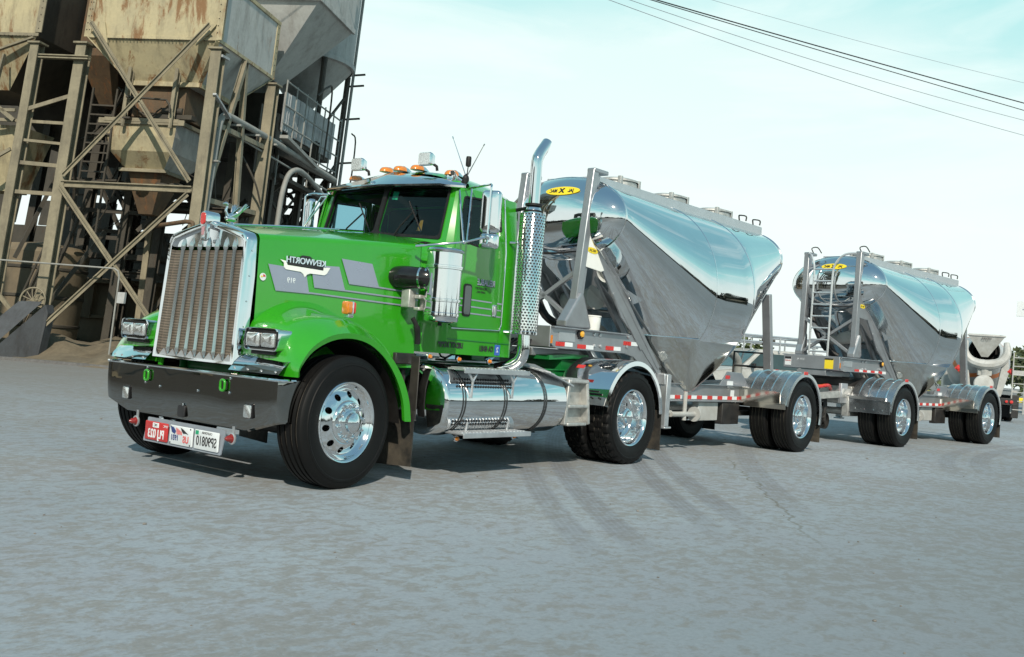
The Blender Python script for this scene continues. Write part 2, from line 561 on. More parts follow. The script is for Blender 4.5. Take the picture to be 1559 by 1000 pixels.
def wheel_proto(kind, parent):
    """the mesh of the wheel itself is the dark drum behind the rim; tyre, rim, hub cap and nuts are its children"""
    mb = MB()
    mb.lathe([(0, .07), (.20, .07), (.215, .06), (.215, .13), (0, .13)], seg=32)
    w = mb.build('wheel', M['steel_dark'], parent)
    tyre_obj(kind, w)
    if kind == 'steer':
        h = lambda r: -.122 + .055 * max(0, min(1, (r - .165) / .10)) ** 1.4
        mb = MB()
        ring_with_holes(mb, None, .172, .262, .0265, 10, h, .03)
        mb.lathe([(.320, -.104), (.322, -.122), (.314, -.130), (.304, -.126), (.292, -.108), (.278, -.080), (.262, h(.262))], seg=60)
        mb.lathe([(.172, h(.172)), (.166, -.136), (.160, -.141), (.118, -.141), (.112, -.150), (.10, -.155), (0, -.155)], seg=60)
        mb.build('rim', M['rim'], w, ang=40, weld=True)
        face, hub0, nr, nl = -.141, -.155, .139, .040
        cap = [(.102, -.150), (.104, -.158), (.096, -.166), (.082, -.172), (.078, -.196), (.066, -.204), (.026, -.222), (0, -.224)]
    else:
        h = lambda r: .045 - .10 * 0 + .02 * (r - .16) / .1
        mb = MB()
        ring_with_holes(mb, None, .172, .245, .020, 10, h, .03)
        mb.lathe([(.318, -.106), (.321, -.124), (.313, -.131), (.303, -.127), (.292, -.108), (.284, -.070), (.279, -.02), (.272, .02), (.262, .05), (.245, h(.245))], seg=60)
        mb.lathe([(.172, h(.172)), (.166, .034), (.115, .030), (.108, .022), (.100, -.02), (.098, -.055), (0, -.055)], seg=60)
        mb.build('rim', M['rim'], w, ang=40, weld=True)
        face, hub0, nr, nl = .032, -.055, .141, .040
        cap = [(.102, -.050), (.104, -.062), (.094, -.070), (.080, -.076), (.074, -.095), (.03, -.112), (0, -.114)]
    mb = MB(); mb.lathe(cap, seg=40)
    mb.build('hub_cap', M['chrome'], w, ang=40)
    first = None
    for k in range(10):
        a = 2 * PI * (k + .5) / 10
        if first is None:
            mb = MB()
            mb.lathe([(.0185, .004), (.0185, -.006), (.0150, -.009), (.0145, -.030), (.010, -.038), (0, -.040)], origin=(0, 0, 0), seg=14)
            first = mb.build('lug_nut', M['chrome'], w, ang=45)
            n = first
        else:
            n = first.copy(); COL.objects.link(n); n.parent = w
        n.location = (nr * math.cos(a), face, nr * math.sin(a))
    return w

def put_wheel(src, parent, x, y, far=False, steer=0.0, z=.520):
    w = copy_tree(src, parent) if src.get('used') else src
    src['used'] = 1
    if 'used' in w and w is not src: del w['used']
    w.parent = parent
    w.location = (x, y, z)
    w.rotation_euler = (0, random.uniform(0, 6.2), steer + (PI if far else 0))
    return w

# ------------------------------------------------------------------ the green tractor
truck = thing('tractor_truck', 'long nosed bright green tractor truck with chrome bumper and tall grille', 'truck', (0, 0, 0))

# --- hood
def hood_sec(x, w, zs, zc, zb):
    pts = [(x, -w - .012, zb), (x, -w - .006, (zb + zs) / 2)]
    for k in range(6):
        a = PI - (PI / 2 - .16) * k / 5
        pts.append((x, -w + .055 + .055 * math.cos(a), zs - .055 + .055 * math.sin(a)))
    for k in range(1, 6):
        q = k / 6
        y = (-w + .05) * (1 - q)
        pts.append((x, y, zs + (zc - zs) * (1 - (1 - q) ** 2)))
    pts.append((x, 0, zc + .004))
    return pts + [(p[0], -p[1], p[2]) for p in pts[-2::-1]]
def hood_w(x): return .555 + .128 * (x + .46)
mb = MB()
secs = []
for i in range(15):
    x = -.455 + (1.165 + .455) * i / 14
    q = i / 14
    secs.append(hood_sec(x, hood_w(x), 1.945 + .125 * q, 2.015 + .165 * q ** .9, .95))
mb.loft(secs, closed=False, caps=False)
hood = mb.build('hood', M['green'], truck, ang=60)
# piano hinge down the middle and the rivet line at the rear edge
mb = MB()
mb.tube([(-.42, 0, 2.029), (.3, 0, 2.110), (1.16, 0, 2.190)], .010, 8)
mb.build('hinge', M['chrome'], hood)
HS = lambda x, z, d=.004: V((x, -(hood_w(x) + .006 + .006 * (1.945 - z) / .5) - d, z))
hr, hu = V((1, -.128, 0)).normalized(), V((0, 0, 1))
mb = MB()
for poly in ([(-.372, 1.712), (-.026, 1.702), (.021, 1.511), (-.29, 1.508)], [(.022, 1.748), (.296, 1.763), (.373, 1.564), (.066, 1.566)], [(.316, 1.834), (.632, 1.826), (.722, 1.625), (.407, 1.629)]):
    mb.prism([HS(x, z, .002) for x, z in poly], (0, -.0025, 0))
mb.build('stripe_panel', M['silver_paint'], hood, smooth=False)
mb = MB()
for a, b_ in (((.0, 1.513), (1.16, 1.490)), ((.34, 1.565), (1.16, 1.552)), ((.69, 1.626), (1.16, 1.612))):
    mb.prism([HS(a[0], a[1], .002), HS(b_[0], b_[1], .002), HS(b_[0], b_[1] + .012, .002), HS(a[0], a[1] + .012, .002)], (0, -.0022, 0))
mb.build('pinstripe', M['silver_paint'], hood, smooth=False)
# maker's emblem (white winged plate, black bar, letters)
mb = MB()
mb.prism([HS(x, z, .006) for x, z in [(-.273, 1.760), (-.214, 1.752), (-.205, 1.722), (.135, 1.712), (.142, 1.738), (.203, 1.743), (.172, 1.690), (.150, 1.676), (.010, 1.676), (-.018, 1.664), (-.036, 1.640), (-.052, 1.664), (-.078, 1.680), (-.215, 1.686), (-.232, 1.70), (-.236, 1.735)]], (0, -.006, 0))
emb = mb.build('emblem', M['white'], hood, smooth=False)
mb = MB()
mb.prism([HS(x, z, .010) for x, z in [(-.200, 1.727), (.133, 1.716), (.133, 1.786), (-.200, 1.797)]], (0, -.004, 0))
mb.prism([HS(x, z, .006) for x, z in [(-.10, 1.797), (-.07, 1.815), (.0, 1.815), (.03, 1.797)]], (0, -.004, 0))
mb.build('emblem_bar', M['ink'], emb, smooth=False)
text_obj('emblem_letters', 'KENWORTH', .070, M['letter_blue'], emb, HS(-.036, 1.7655, .017), hr, (-.03, 0, 1), .003, True, .95, bold=.0008)
text_obj('unit_number', '919', .062, M['plate_white'], hood, HS(-.155, 1.600, .005), hr, hu, .001, True, .85)
mb = MB()
mb.lathe([(.030, 0), (.030, .004), (0, .004)], HS(-.41, 1.605, .000), (0, -1, 0), 20)
sk = mb.build('round_sticker', M['plate_white'], hood)
mb = MB()
c = HS(-.41, 1.605, .0055)
mb.prism([c + V((dx, 0, dz)) for dx, dz in ((-.002, .002), (.0, .022), (.018, .014), (.022, .002))], (0, -.001, 0))
mb.build('sticker_print', M['red'], sk, smooth=False)
mb = MB()
mb.prism([c + V((dx, 0, dz)) for dx, dz in ((-.022, -.004), (-.022, .010), (-.006, .006), (-.004, -.004))], (0, -.001, 0))
mb.build('sticker_print', M['yellow'], sk, smooth=False)
# bird ornament on the hood
mb = MB()
bz = 2.045
mb.tube(smooth_path([(-.36, 0, bz + .055), (-.39, 0, bz + .075), (-.44, 0, bz + .075), (-.465, 0, bz + .12), (-.45, 0, bz + .165), (-.475, 0, bz + .185), (-.51, 0, bz + .175)], 3), [.014, .020, .026, .030, .030, .028, .022, .018, .016, .014, .013, .012, .013, .016, .016, .014, .010, .007, .003][:19], 10)
mb.ell((-.40, 0, bz + .055), (.075, .034, .036), 12, 8)
mb.tube([(-.39, 0, bz - .02), (-.39, 0, bz + .03)], [.05, .018], 10)
for s in (-1, 1):
    for k in range(5):
        a = .55 + .16 * k
        l = .21 - .022 * k
        p = V((-.405 + .012 * k, s * .022, bz + .075))
        q = p + V((math.cos(a) * l * .9, s * (.05 + .008 * k), math.sin(a) * l))
        mb.tube([p, (p + q) / 2 + V((0, s * .012, .0)), q], [.012, .014, .003], 6)
mb.map(lambda c: V((-.335 + (c.x + .40) * .82, c.y * .8, 2.035 + (c.z - 2.045) * .92)))
mb.build('hood_ornament', M['chrome'], truck, ang=60)

# --- grille
gx = lambda z: -.548 - .063 * (1.93 - z) / 1.03
def shell_outline(inset):
    w1, w0, zt, za, zb = .524 - inset, .549 - inset, 1.945 - inset, 2.045 - inset * 1.05, .895 + inset * .6
    r = .07
    out = [(-w0, zb)]
    out += [(-w0 + (w0 - w1) * k / 6, zb + (zt - r - zb) * k / 6) for k in range(1, 7)]
    for k in range(1, 6):
        a = PI - (PI / 2 - .19) * k / 5
        out.append((-w1 + r + r * math.cos(a), zt - r + r * math.sin(a)))
    x0, z0 = out[-1]
    for k in range(1, 7):
        q = k / 6
        out.append((x0 * (1 - q), z0 + (za - z0) * (q * .75 + .25 * math.sin(q * PI / 2))))
    return out + [(-y, z) for y, z in out[-2::-1]]
def sh(y, z, dx): return V((gx(z) + dx, y, z))
mb = MB()
o0, o1, o2 = shell_outline(0), shell_outline(.012), shell_outline(.045)
mb.loft([[sh(y * 1.02, z + .004, .105) for y, z in o0], [sh(y, z, .012) for y, z in o0], [sh(y, z, 0) for y, z in o1], [sh(y, z, .004) for y, z in o2], [sh(y, z, .05) for y, z in o2]], closed=True, caps=False)
shell = mb.build('grille_shell', M['chrome'], truck, ang=50)
mb = MB()
for s in (-1, 1):
    for k in range(5):
        z = 1.0 + .2 * k
        w = .549 - .025 * (z - .9) / 1.05
        mb.lathe([(.007, 0), (.006, .004), (0, .005)], (gx(z) + .055, s * (w + .006), z), (0, s, 0), 8)
mb.build('rivet', M['alu'], shell)
# header plate above the bars and the dark mesh
mb = MB()
mb.prism([sh(y, z, .032) for y, z in o2 if z > 1.79] , (.01, 0, 0))
mb.build('header_plate', M['chrome'], shell, smooth=False)
def grille_mesh_mat():
    m, nt, b = mat('grille mesh')
    tc = N(nt, 'ShaderNodeTexCoord')
    sp = N(nt, 'ShaderNodeSeparateXYZ'); L(nt, tc.outputs['Object'], sp.inputs[0])
    outs = []
    for ax, fr in (('Y', 75), ('Z', 44)):
        ml = N(nt, 'ShaderNodeMath', operation='MULTIPLY'); ml.inputs[1].default_value = fr
        L(nt, sp.outputs[ax], ml.inputs[0])
        fr_ = N(nt, 'ShaderNodeMath', operation='FRACT'); L(nt, ml.outputs[0], fr_.inputs[0])
        r = ramp(nt, fr_.outputs[0], [(.0, 1.0), (.32, 1.0), (.42, 0.0), (.92, 0.0), (1.0, 1.0)])
        outs.append(r.outputs['Color'])
    c = mixc(nt, 1.0, outs[0], outs[1], 'LIGHTEN')
    n = noise(nt, 9, 4, .6)
    cc = mixc(nt, c, (.02, .017, .015), ramp(nt, n.outputs['Fac'], [(.3, (.15, .12, .09)), (.7, (.24, .20, .155))]).outputs['Color'])
    L(nt, cc, b.inputs['Base Color'])
    b.inputs['Roughness'].default_value = .55; b.inputs['Metallic'].default_value = .3
    bp = N(nt, 'ShaderNodeBump'); bp.inputs['Strength'].default_value = .6; bp.inputs['Distance'].default_value = .004
    L(nt, c, bp.inputs['Height']); L(nt, bp.outputs['Normal'], b.inputs['Normal'])
    return m
M['grille_mesh'] = grille_mesh_mat()
mb = MB()
mb.prism([sh(-.512, .93, .045), sh(.512, .93, .045), sh(.484, 1.80, .045), sh(-.484, 1.80, .045)], (.01, 0, 0))
mb.build('radiator_mesh', M['grille_mesh'], shell, smooth=False)
bar0 = None
for k in range(-3, 4):
    mb = MB()
    f = k / 3
    yt, yb = f * .345, f * .375
    P = lambda z, w, d: [sh(yb + (yt - yb) * (z - .9) / .95 - w, z, .035), sh(yb + (yt - yb) * (z - .9) / .95, z, .035 - d), sh(yb + (yt - yb) * (z - .9) / .95 + w, z, .035)]
    mb.loft([P(.925, .002, .002), P(.972, .014, .030), P(1.0, .0095, .024), P(1.80, .0095, .024), P(1.815, .017, .032), P(1.850, .017, .030), P(1.885, .010, .02), P(1.912, .001, .003)], closed=True, caps=True)
    mb.build('grille_bar', M['bar_metal'], shell, ang=30)
# pointed skirt at the foot of the mesh
mb = MB()
for k in range(-4, 4):
    y0, y1 = (k) * .125 + .0, (k + 1) * .125
    mb.prism([sh(y0, .915, .030), sh(y1, .915, .030), sh((y0 + y1) / 2, .975, .030)], (.008, 0, 0))
mb.prism([sh(-.505, .897, .030), sh(.505, .897, .030), sh(.505, .918, .030), sh(-.505, .918, .030)], (.010, 0, 0))
mb.build('grille_foot', M['alu_dull'], shell, smooth=False)
# badge on the crest of the shell
mb = MB()
mb.loft([[V((x, y * s, z)) for y, z in rrect(.062, .12, .028)] for x, s, z0 in ((-.50, 1, 0), (-.585, 1, 0), (-.598, .8, 0)) for z in [0]][:0] or
        [[V((x, y * s, 2.045 + z * s)) for y, z in rrect(.092, .140, .04)] for x, s in ((-.47, .95), (-.585, 1.0), (-.599, .84))])
badge = mb.build('badge', M['chrome'], truck, ang=40)
mb = MB()
mb.loft([[V((x, y, 2.050 + z)) for y, z in rrect(.050, .096, .024)] for x in (-.596, -.606)])
mb.build('badge_enamel', M['red'], badge, ang=40)
mb = MB()
mb.box((-.575, -.035, 1.94), (.03, .03, .13))
mb.box((-.575, .0, 1.885), (.03, .045, .03))
mb.build('badge_stem', M['chrome'], badge, bevel=.006)
mb = MB(); mb.prism([(-.588, -.020, 1.985), (-.588, .020, 1.985), (-.590, .014, 1.915), (-.590, -.014, 1.915)], (-.008, 0, 0)); mb.build('badge_tail', M['rose'], badge, smooth=False, bevel=.004)

# --- fenders: each built from rails that run over the wheel, lofted across
def fender(s, parent):
    lip = [(-.515, .860), (-.505, .93), (-.40, 1.055), (-.22, 1.145), (-.02, 1.172), (.18, 1.135), (.36, 1.03), (.50, .88), (.60, .70), (.640, .52)]
    edge = [(-.535, .858), (-.525, .94), (-.42, 1.085), (-.235, 1.185), (-.01, 1.213), (.205, 1.172), (.40, 1.06), (.555, .90), (.66, .71), (.705, .52)]
    crest = [(-.555, .856), (-.550, .97), (-.47, 1.160), (-.26, 1.285), (.0, 1.318), (.25, 1.270), (.48, 1.14), (.655, .95), (.765, .73), (.808, .52)]
    mid = [(-.555, .856), (-.552, .985), (-.49, 1.205), (-.28, 1.335), (.0, 1.372), (.27, 1.315), (.52, 1.165), (.69, .96), (.785, .74), (.815, .52)]
    inner = [(-.50, .856), (-.495, 1.0), (-.45, 1.25), (-.25, 1.405), (.02, 1.452), (.30, 1.38), (.56, 1.19), (.71, .96), (.79, .74), (.815, .52)]
    rails = []
    for pts, y in ((lip, 1.222), (edge, 1.232), (crest, 1.06), (mid, .86), (inner, .60)):
        sp = smooth_path([(x, 0, z) for x, z in pts], 4)
        yy = y
        rails.append([V((p.x, s * (yy if y != .60 else hood_w(p.x) - .02), p.z)) for p in sp])
    n = len(rails[0])
    secs = []
    for i in range(n):
        R = [r[i] for r in rails]
        row = [R[0] + V((0, -s * .03, .012)), R[0], R[1]]
        sub = smooth_path([R[1], R[2], R[3], R[4]], 5)
        row += sub[1:]
        secs.append(row)
    mb = MB()
    mb.loft(secs, closed=False, caps=False)
    f = mb.build('fender', M['green'], parent, ang=55)
    # dark inner liner
    mb = MB()
    ln = smooth_path([(x + .03 * (1 if x < 0 else -1), 0, z - .02) for x, z in lip], 3)
    mb.loft([[V((p.x, s * 1.19, p.z)), V((p.x * .98, s * .60, p.z + .02)), V((p.x * .9, s * .46, p.z + .02))] for p in ln], closed=False, caps=False)
    mb.build('fender_liner', M['brown'], f)
    # headlamp pod: chrome case with two rectangular lamps
    mb = MB()
    cy, cz = s * .853, 1.118
    mb.loft([[V((x, cy + y * q, cz + z * q)) for y, z in rrect(.400, .172, .040)] for x, q in ((-.44, .93), (-.565, .97), (-.585, 1.0), (-.603, 1.0), (-.606, .95), (-.585, .93))])
    pod = mb.build('headlight', M['chrome'], parent, ang=40)
    mb = MB()
    mb.loft([[V((x, cy + y, cz + z)) for y, z in rrect(.360, .136, .02)] for x in (-.580, -.592)])
    mb.build('headlight_bezel', M['black_gloss'], pod)
    for k in (-1, 1):
        mb = MB()
        mb.loft([[V((x, cy + k * .088 + y * q, cz - .004 + z * q)) for y, z in rrect(.150, .108, .015)] for x, q in ((-.592, 1), (-.606, 1.0), (-.612, .96), (-.622, .80), (-.629, .5), (-.632, .1))])
        lp = mb.build('lamp', M['lens'], pod, ang=40)

    mb = MB()
    mb.box((-.52, cy, 1.018), (.13, .26, .03))
    mb.build('headlight_bracket', M['black'], parent, bevel=.006)
    # turn signal on the fender crown
    mb = MB()
    tx, ty, tz = .075, s * 1.06, 1.365
    mb.loft([[V((tx + dx, ty + y * q, tz + .05 + z * q)) for y, z in rrect(.085, .10, .02)] for dx, q in ((-.045, .8), (-.04, 1), (-.004, 1))])
    ts = mb.build('turn_signal', M['orange'], parent, ang=40)
    mb = MB()
    mb.box((tx + .004, ty, tz + .05), (.016, .09, .105))
    mb.box((tx, ty, tz - .015), (.05, .06, .03))
    mb.build('turn_signal_base', M['chrome'], ts, bevel=.004)
    mb = MB()
    mb.loft([[V((tx + dx, ty + y * q, tz + .05 + z * q)) for y, z in rrect(.082, .096, .02)] for dx, q in ((.012, 1), (.035, 1), (.042, .8))])
    mb.build('turn_signal_lens', M['red'], ts, ang=40)
    # chrome apron between the lamp and the bumper
    mb = MB()
    y0, y1 = .565, 1.135
    pr = [(-.42, 1.018), (-.475, 1.000), (-.545, .965), (-.600, .915), (-.640, .866), (-.60, .852)]
    mb.loft([[V((x - (.02 if y < 1 else 0), s * y, z - (.0 if y < 1.1 else .02 * (z > .97)))) for x, z in pr] for y in (y0, .7, .95, 1.08, y1)], closed=False, caps=False)
    ap = mb.build('apron', M['chrome'], parent, ang=30)
    mb = MB()
    for y in (.62, .78, .94, 1.08):
        mb.lathe([(.009, 0), (.008, .005), (0, .007)], (-.645 if y < 1 else -.625, s * y, .885), (-1, 0, .9), 8)
    mb.build('rivet', M['alu_dull'], ap)
    mb = MB()
    mb.prism([(.80, s * .72, .60), (.80, s * 1.17, .60), (.815, s * 1.16, .13), (.80, s * .72, .11)], (.012, 0, 0))
    mb.build('mud_flap', M['flap'], parent, smooth=False)
    return f
fender(-1, truck)
fender(1, truck)

# --- bumper
def bump_x(y, z): return -.660 + (.0 if abs(y) < 1.02 else (abs(y) - 1.02) * .25) + max(0, .62 - z) ** 2 * 1.2
def bump_low(y):
    a = abs(y)
    return .425 if a < .80 else .425 + (a - .80) / .34 * .092
mb = MB()
ys = [-1.165, -1.158, -1.14, -1.10, -1.05, -.95, -.8, -.6, -.4, -.2, 0, .2, .4, .6, .8, .95, 1.05, 1.10, 1.14, 1.158, 1.165]
rows = []
for y in ys:
    lo = bump_low(y)
    bx = -.655 if abs(y) < 1.1 else {1.10: -.655, 1.14: -.640, 1.158: -.60, 1.165: -.48}[abs(y)]
    row = [V((bx + .07, y, .800)), V((bx + .07, y, .820)), V((bx + .03, y, .830)), V((bx + .008, y, .829)), V((bx, y, .818))]
    for k in range(1, 9):
        q = k / 8
        z = .818 + (lo - .818) * q
        row.append(V((bx + .045 * max(0, q - .35) ** 2, y, z)))
    row.append(V((bx + .05, y, lo - .012)))
    rows.append(row)
rows.insert(0, [V((-.40, -1.165, p.z)) for p in rows[0]])
rows.append([V((-.40, 1.165, p.z)) for p in rows[-1]])
mb.loft(rows, closed=False, caps=False)
bumper = mb.build('bumper', M['chrome_dark'], truck, ang=32)
mb = MB()
mb.tube([(-.50, -1.165, .825), (-.56, -1.165, .825), (-.625, -1.155, .826), (-.65, -1.12, .827)] + [(-.652, -1.05 + .21 * k, .827) for k in range(11)] + [(-.65, 1.12, .827), (-.625, 1.155, .826), (-.56, 1.165, .825), (-.50, 1.165, .825)], .0135, 8)
mb.build('bumper_edge', M['chrome'], bumper)
def front_rect(name, y, z, w, h, x, m, parent, d=.012, r=.012, bev=0):
    mb = MB()
    mb.loft([[V((x + dx, y + a * q, z + b_ * q)) for a, b_ in rrect(w, h, r)] for dx, q in ((d, 1), (0, 1), (-.002, .96))])
    return mb.build(name, m, parent, ang=40)
for y in (.80, -.845):
    fl = front_rect('fog_light', y, .578, .105, .115, -.662, M['black_gloss'], bumper, .02)
    front_rect('lamp', y, .572, .088, .096, -.668, M['lens'], fl, .01)
front_rect('tow_opening', 0, .492, .095, .095, -.659, M['ink'], bumper, .01, .02)
for y in (.50, -.53):
    mb = MB()
    pts = [V((-.672 - .01 * math.sin(a), y + .026 * math.cos(a) * (1 if True else 1), .745 + .040 * math.sin(a))) for a in [2 * PI * k / 24 for k in range(25)]]
    pts = []
    for a, b_ in rrect(.054, .082, .023, 6): pts.append(V((-.674, y + a, .742 + b_)))
    pts.append(pts[0]); pts.append(pts[1])
    mb.tube(pts, .0105, 8, caps=False)
    mb.box((-.55, y, .862), (.02, .045, .06))
    mb.build('tow_hook', M['green'], bumper, ang=50)
mb = MB()
for y, z in ((.32, .665), (-.2, .672), (.52, .805), (.53, .682), (-.6, .80), (-.6, .69), (-.02, .545)):
    mb.lathe([(.011, 0), (.010, -.006), (0, -.009)], (-.655, y, z), (1, 0, 0), 10)
mb.build('bumper_bolt', M['chrome'], bumper)
# licence plates on a grey bracket hanging under the bumper
mb = MB()
mb.loft([[V((x + .03 * (z > 0), -.025 + y, .300 + z)) for y, z in rrect(1.05, .195, .012)] for x in (-.655, -.645)])
pb = mb.build('plate_bracket', M['grey_plastic'], truck, ang=40)
fr, fu = V((0, -1, 0)), V((-.03 * 0, 0, 1))
def plate(y0, y1, m):
    return front_rect('licence_plate', (y0 + y1) / 2, .297, abs(y0 - y1) - .012, .150, -.663, m, pb, .006, .01)
p1 = plate(.475, .145, M['plate_red']); p2 = plate(.128, -.195, M['plate_white']); p3 = plate(-.208, -.530, M['plate_white'])
text_obj('plate_number', 'PLJ 023', .098, M['plate_white'], p1, (-.666, .310, .272), fr, fu, .001, True, .78, bold=.0022)
front_rect('plate_sticker', .318, .345, .085, .040, -.666, M['plate_white'], p1, .002, .004)
text_obj('plate_letters', 'MC', .03, M['ink'], p1, (-.6695, .318, .345), fr, fu, .0006, True)
text_obj('plate_letters', 'DMC', .028, M['plate_white'], p1, (-.6668, .180, .345), fr, fu, .0006, True)
text_obj('plate_number', 'SP90810', .105, M['ink'], p3, (-.666, -.372, .285), fr, fu, .001, True, .72, bold=.001)
text_obj('plate_letters', 'CALIFORNIA', .026, M['ink'], p3, (-.666, -.375, .353), fr, fu, .0006, True, .9)
front_rect('plate_sticker', -.248, .350, .040, .032, -.666, M['green_print'], p3, .002, .003)
# middle plate: a flag and the letters USA
mb = MB(); X = -.668
mb.prism([(X, .105, .362), (X, .065, .358), (X, .030, .330), (X, .045, .305), (X, .085, .318)], (-.001, 0, 0))
mb.build('plate_print', M['flag_blue'], p2, smooth=False)
mb = MB()
for k in range(4):
    mb.prism([(X, .03 - .02 * k, .357 - .008 * k), (X, .016 - .02 * k, .356 - .008 * k), (X, .005 - .02 * k, .305), (X, .018 - .02 * k, .305)], (-.001, 0, 0))
mb.build('plate_print', M['flag_red'], p2, smooth=False)
mb = MB()
mb.prism([(X, -.03, .362), (X, -.07, .350), (X, -.135, .318), (X, -.10, .322), (X, -.07, .318), (X, -.05, .334)], (-.001, 0, 0))
mb.build('plate_print', M['ink'], p2, smooth=False)
text_obj('plate_letters', 'US', .075, M['flag_red'], p2, (-.668, -.105, .270), fr, fu, .001, True, .9, bold=.002)
text_obj('plate_letters', '1931', .062, M['flag_blue'], p2, (-.668, .045, .275), fr, fu, .001, True, .85, bold=.001)
mb = MB()
for yy in (.105, -.16):
    for zz in (.232, .360): mb.lathe([(.008, 0), (0, .004)], (-.666, yy, zz), (-1, 0, 0), 8)
mb.build('plate_bolt', M['ink'], p2)
for y, z in ((.640, .352), (-.660, .352)):
    mb = MB()
    mb.lathe([(.036, 0), (.036, .012), (.028, .016), (.022, .050), (.010, .066), (0, .068)], (-.64, y, z - .005), (-1, 0, 0), 18)
    mk = mb.build('marker_light', M['red_deep'], truck)
    mb = MB()
    mb.lathe([(.046, 0), (.046, .010), (.036, .014)], (-.64, y, z - .005), (-1, 0, 0), 18)
    mb.box((-.635, y, z + .045), (.006, .03, .09))
    mb.build('marker_base', M['alu_dull'], mk)

# --- cab
yc = lambda z: .955 if z < 2.10 else .955 - .052 * (z - 2.10) / .53      # side of the cab leans in a little above the belt
def star_ring(outer, inner, c, n):
    """two outlines sampled along the same rays from c"""
    def hit(poly, a):
        d = (math.cos(a), math.sin(a)); best = None
        for i in range(len(poly)):
            x0, y0 = poly[i]; x1, y1 = poly[(i + 1) % len(poly)]
            x0 -= c[0]; x1 -= c[0]; y0 -= c[1]; y1 -= c[1]
            den = d[0] * (y1 - y0) - d[1] * (x1 - x0)
            if abs(den) < 1e-9: continue
            t = (x0 * (y1 - y0) - y0 * (x1 - x0)) / den
            s = (x0 * d[1] - y0 * d[0]) / den
            if t > 0 and -1e-6 <= s <= 1 + 1e-6 and (best is None or t > best): best = t
        return (c[0] + d[0] * best, c[1] + d[1] * best)
    angs = sorted(set([2 * PI * k / n for k in range(n)] + [math.atan2(p[1] - c[1], p[0] - c[0]) % (2 * PI) for p in list(outer) + list(inner)]))
    return [hit(outer, a) for a in angs], [hit(inner, a) for a in angs]
def round_poly(pts, r, n=4):
    out = []
    m = len(pts)
    for i in range(m):
        p, a, b_ = V((*pts[i], 0)), V((*pts[i - 1], 0)), V((*pts[(i + 1) % m], 0))
        d0, d1 = (a - p).normalized(), (b_ - p).normalized()
        rr = min(r, (a - p).length * .45, (b_ - p).length * .45)
        q0, q1 = p + d0 * rr, p + d1 * rr
        for k in range(n + 1):
            t = k / n
            q = q0 * (1 - t) ** 2 + p * 2 * t * (1 - t) + q1 * t * t
            out.append((q.x, q.y))
    return out

# shell: sill, rear wall, B-pillars, cowl, roof in one body
mb = MB()
# roof
secs = []
for x, dz, wq in ((1.56, -.03, 1.0), (1.62, -.002, 1.0), (1.75, .012, 1), (1.95, .012, 1), (2.12, .002, 1), (2.26, -.022, 1), (2.34, -.06, .992), (2.378, -.115, .985), (2.39, -.18, .98)):
    w = .903 * wq
    row = []
    for k in range(25):
        u = -1 + 2 * k / 24
        z = 2.63 + dz * 1.0 + .205 * (1 - abs(u) ** 3.2)
        if dz < -.1: z = 2.63 + dz + .205 * (1 - abs(u) ** 3.2) * (1 + .2 * (dz + .1) / .1)
        row.append(V((x, u * w, z)))
    secs.append(row)
mb.loft(secs, closed=False, caps=False)
# rear wall with rounded upright corners (plan outline swept in z), open at the front
def plan(z):
    w = yc(z)
    pts = []
    for s in (-1, 1):
        seq = [(2.125, -w)] + [(2.30 + .09 * math.sin(a), -w + .09 - .09 * math.cos(a)) for a in [PI / 2 * k / 5 for k in range(6)]]
        pts += [(x, y) for x, y in seq] if s == -1 else [(x, -y) for x, y in seq[::-1]]
    return pts
mb.loft([[V((x, y, z)) for x, y in plan(z)] for z in (1.10, 1.30, 1.7, 2.10, 2.36, 2.625)], closed=False, caps=False)
# side of the cab round the door opening and the cowl that widens from the hood
for s in (-1, 1):
    for (x0, x1, z0, z1) in ((1.385, 2.13, 1.10, 1.36),):
        n = 6
        mb.loft([[V((x0 + (x1 - x0) * i / n, s * (yc(z) if x0 > 1.3 else .80 + .155 * max(0, (x0 + (x1 - x0) * i / n - .93) / .46) ** .7), z)) for i in range(n + 1)] for z in (z0, z1)], closed=False, caps=False)
    rows = []
    for q in (0, .12, .3, .5, .75, 1.0):
        x = 1.170 + .215 * q
        w = hood_w(1.165) + (.953 - hood_w(1.165)) * (3 * q * q - 2 * q ** 3)
        rows.append([V((x, s * (w + .004), 1.10)), V((x, s * (w + .003), 1.6)), V((x, s * w, 1.99)), V((x + .01, s * (w - .012), 2.045)), V((x + .02, s * (w - .05), 2.075 + .02 * q)), V((x + .05, s * (w * .55), 2.135 + .02 * q)), V((x + .05, 0, 2.175 + .02 * q))])
    mb.loft(rows, closed=False, caps=False)
cab = mb.build('cab', M['green'], truck, ang=50)
# sill strip lines and cab floor
mb = MB()
mb.box((1.86, 0, 1.13), (.86, 1.84, .05)); mb.box((1.2, 0, 1.13), (.5, 1.3, .05))
mb.box((2.36, 0, 1.87), (.02, 1.75, 1.46)); mb.box((1.93, 0, 2.625), (.78, 1.60, .02)); mb.box((2.235, -.875, 2.0), (.20, .02, 1.1)); mb.box((2.235, .875, 2.0), (.20, .02, 1.1))
mb.box((1.30, 0, 1.95), (.14, 1.5, .30))
for s in (-1, 1): mb.box((1.75, s * .925, 1.70), (.70, .02, .70))
mb.build('cab_lining', M['brown'], cab, bevel=.01)
for s in (-1, 1):
    mb = MB()
    mb.box((1.95, s * .42, 1.62), (.48, .50, .14))
    mb.box((2.18, s * .42, 1.98), (.12, .48, .66), Matrix.Rotation(.15, 3, 'Y'))
    mb.box((2.22, s * .42, 2.37), (.09, .28, .16))
    mb.build('seat', M['black'], cab, bevel=.04, seg=3)
mb = MB()
cs, ct = V((1.60, -.42, 2.06)), .95
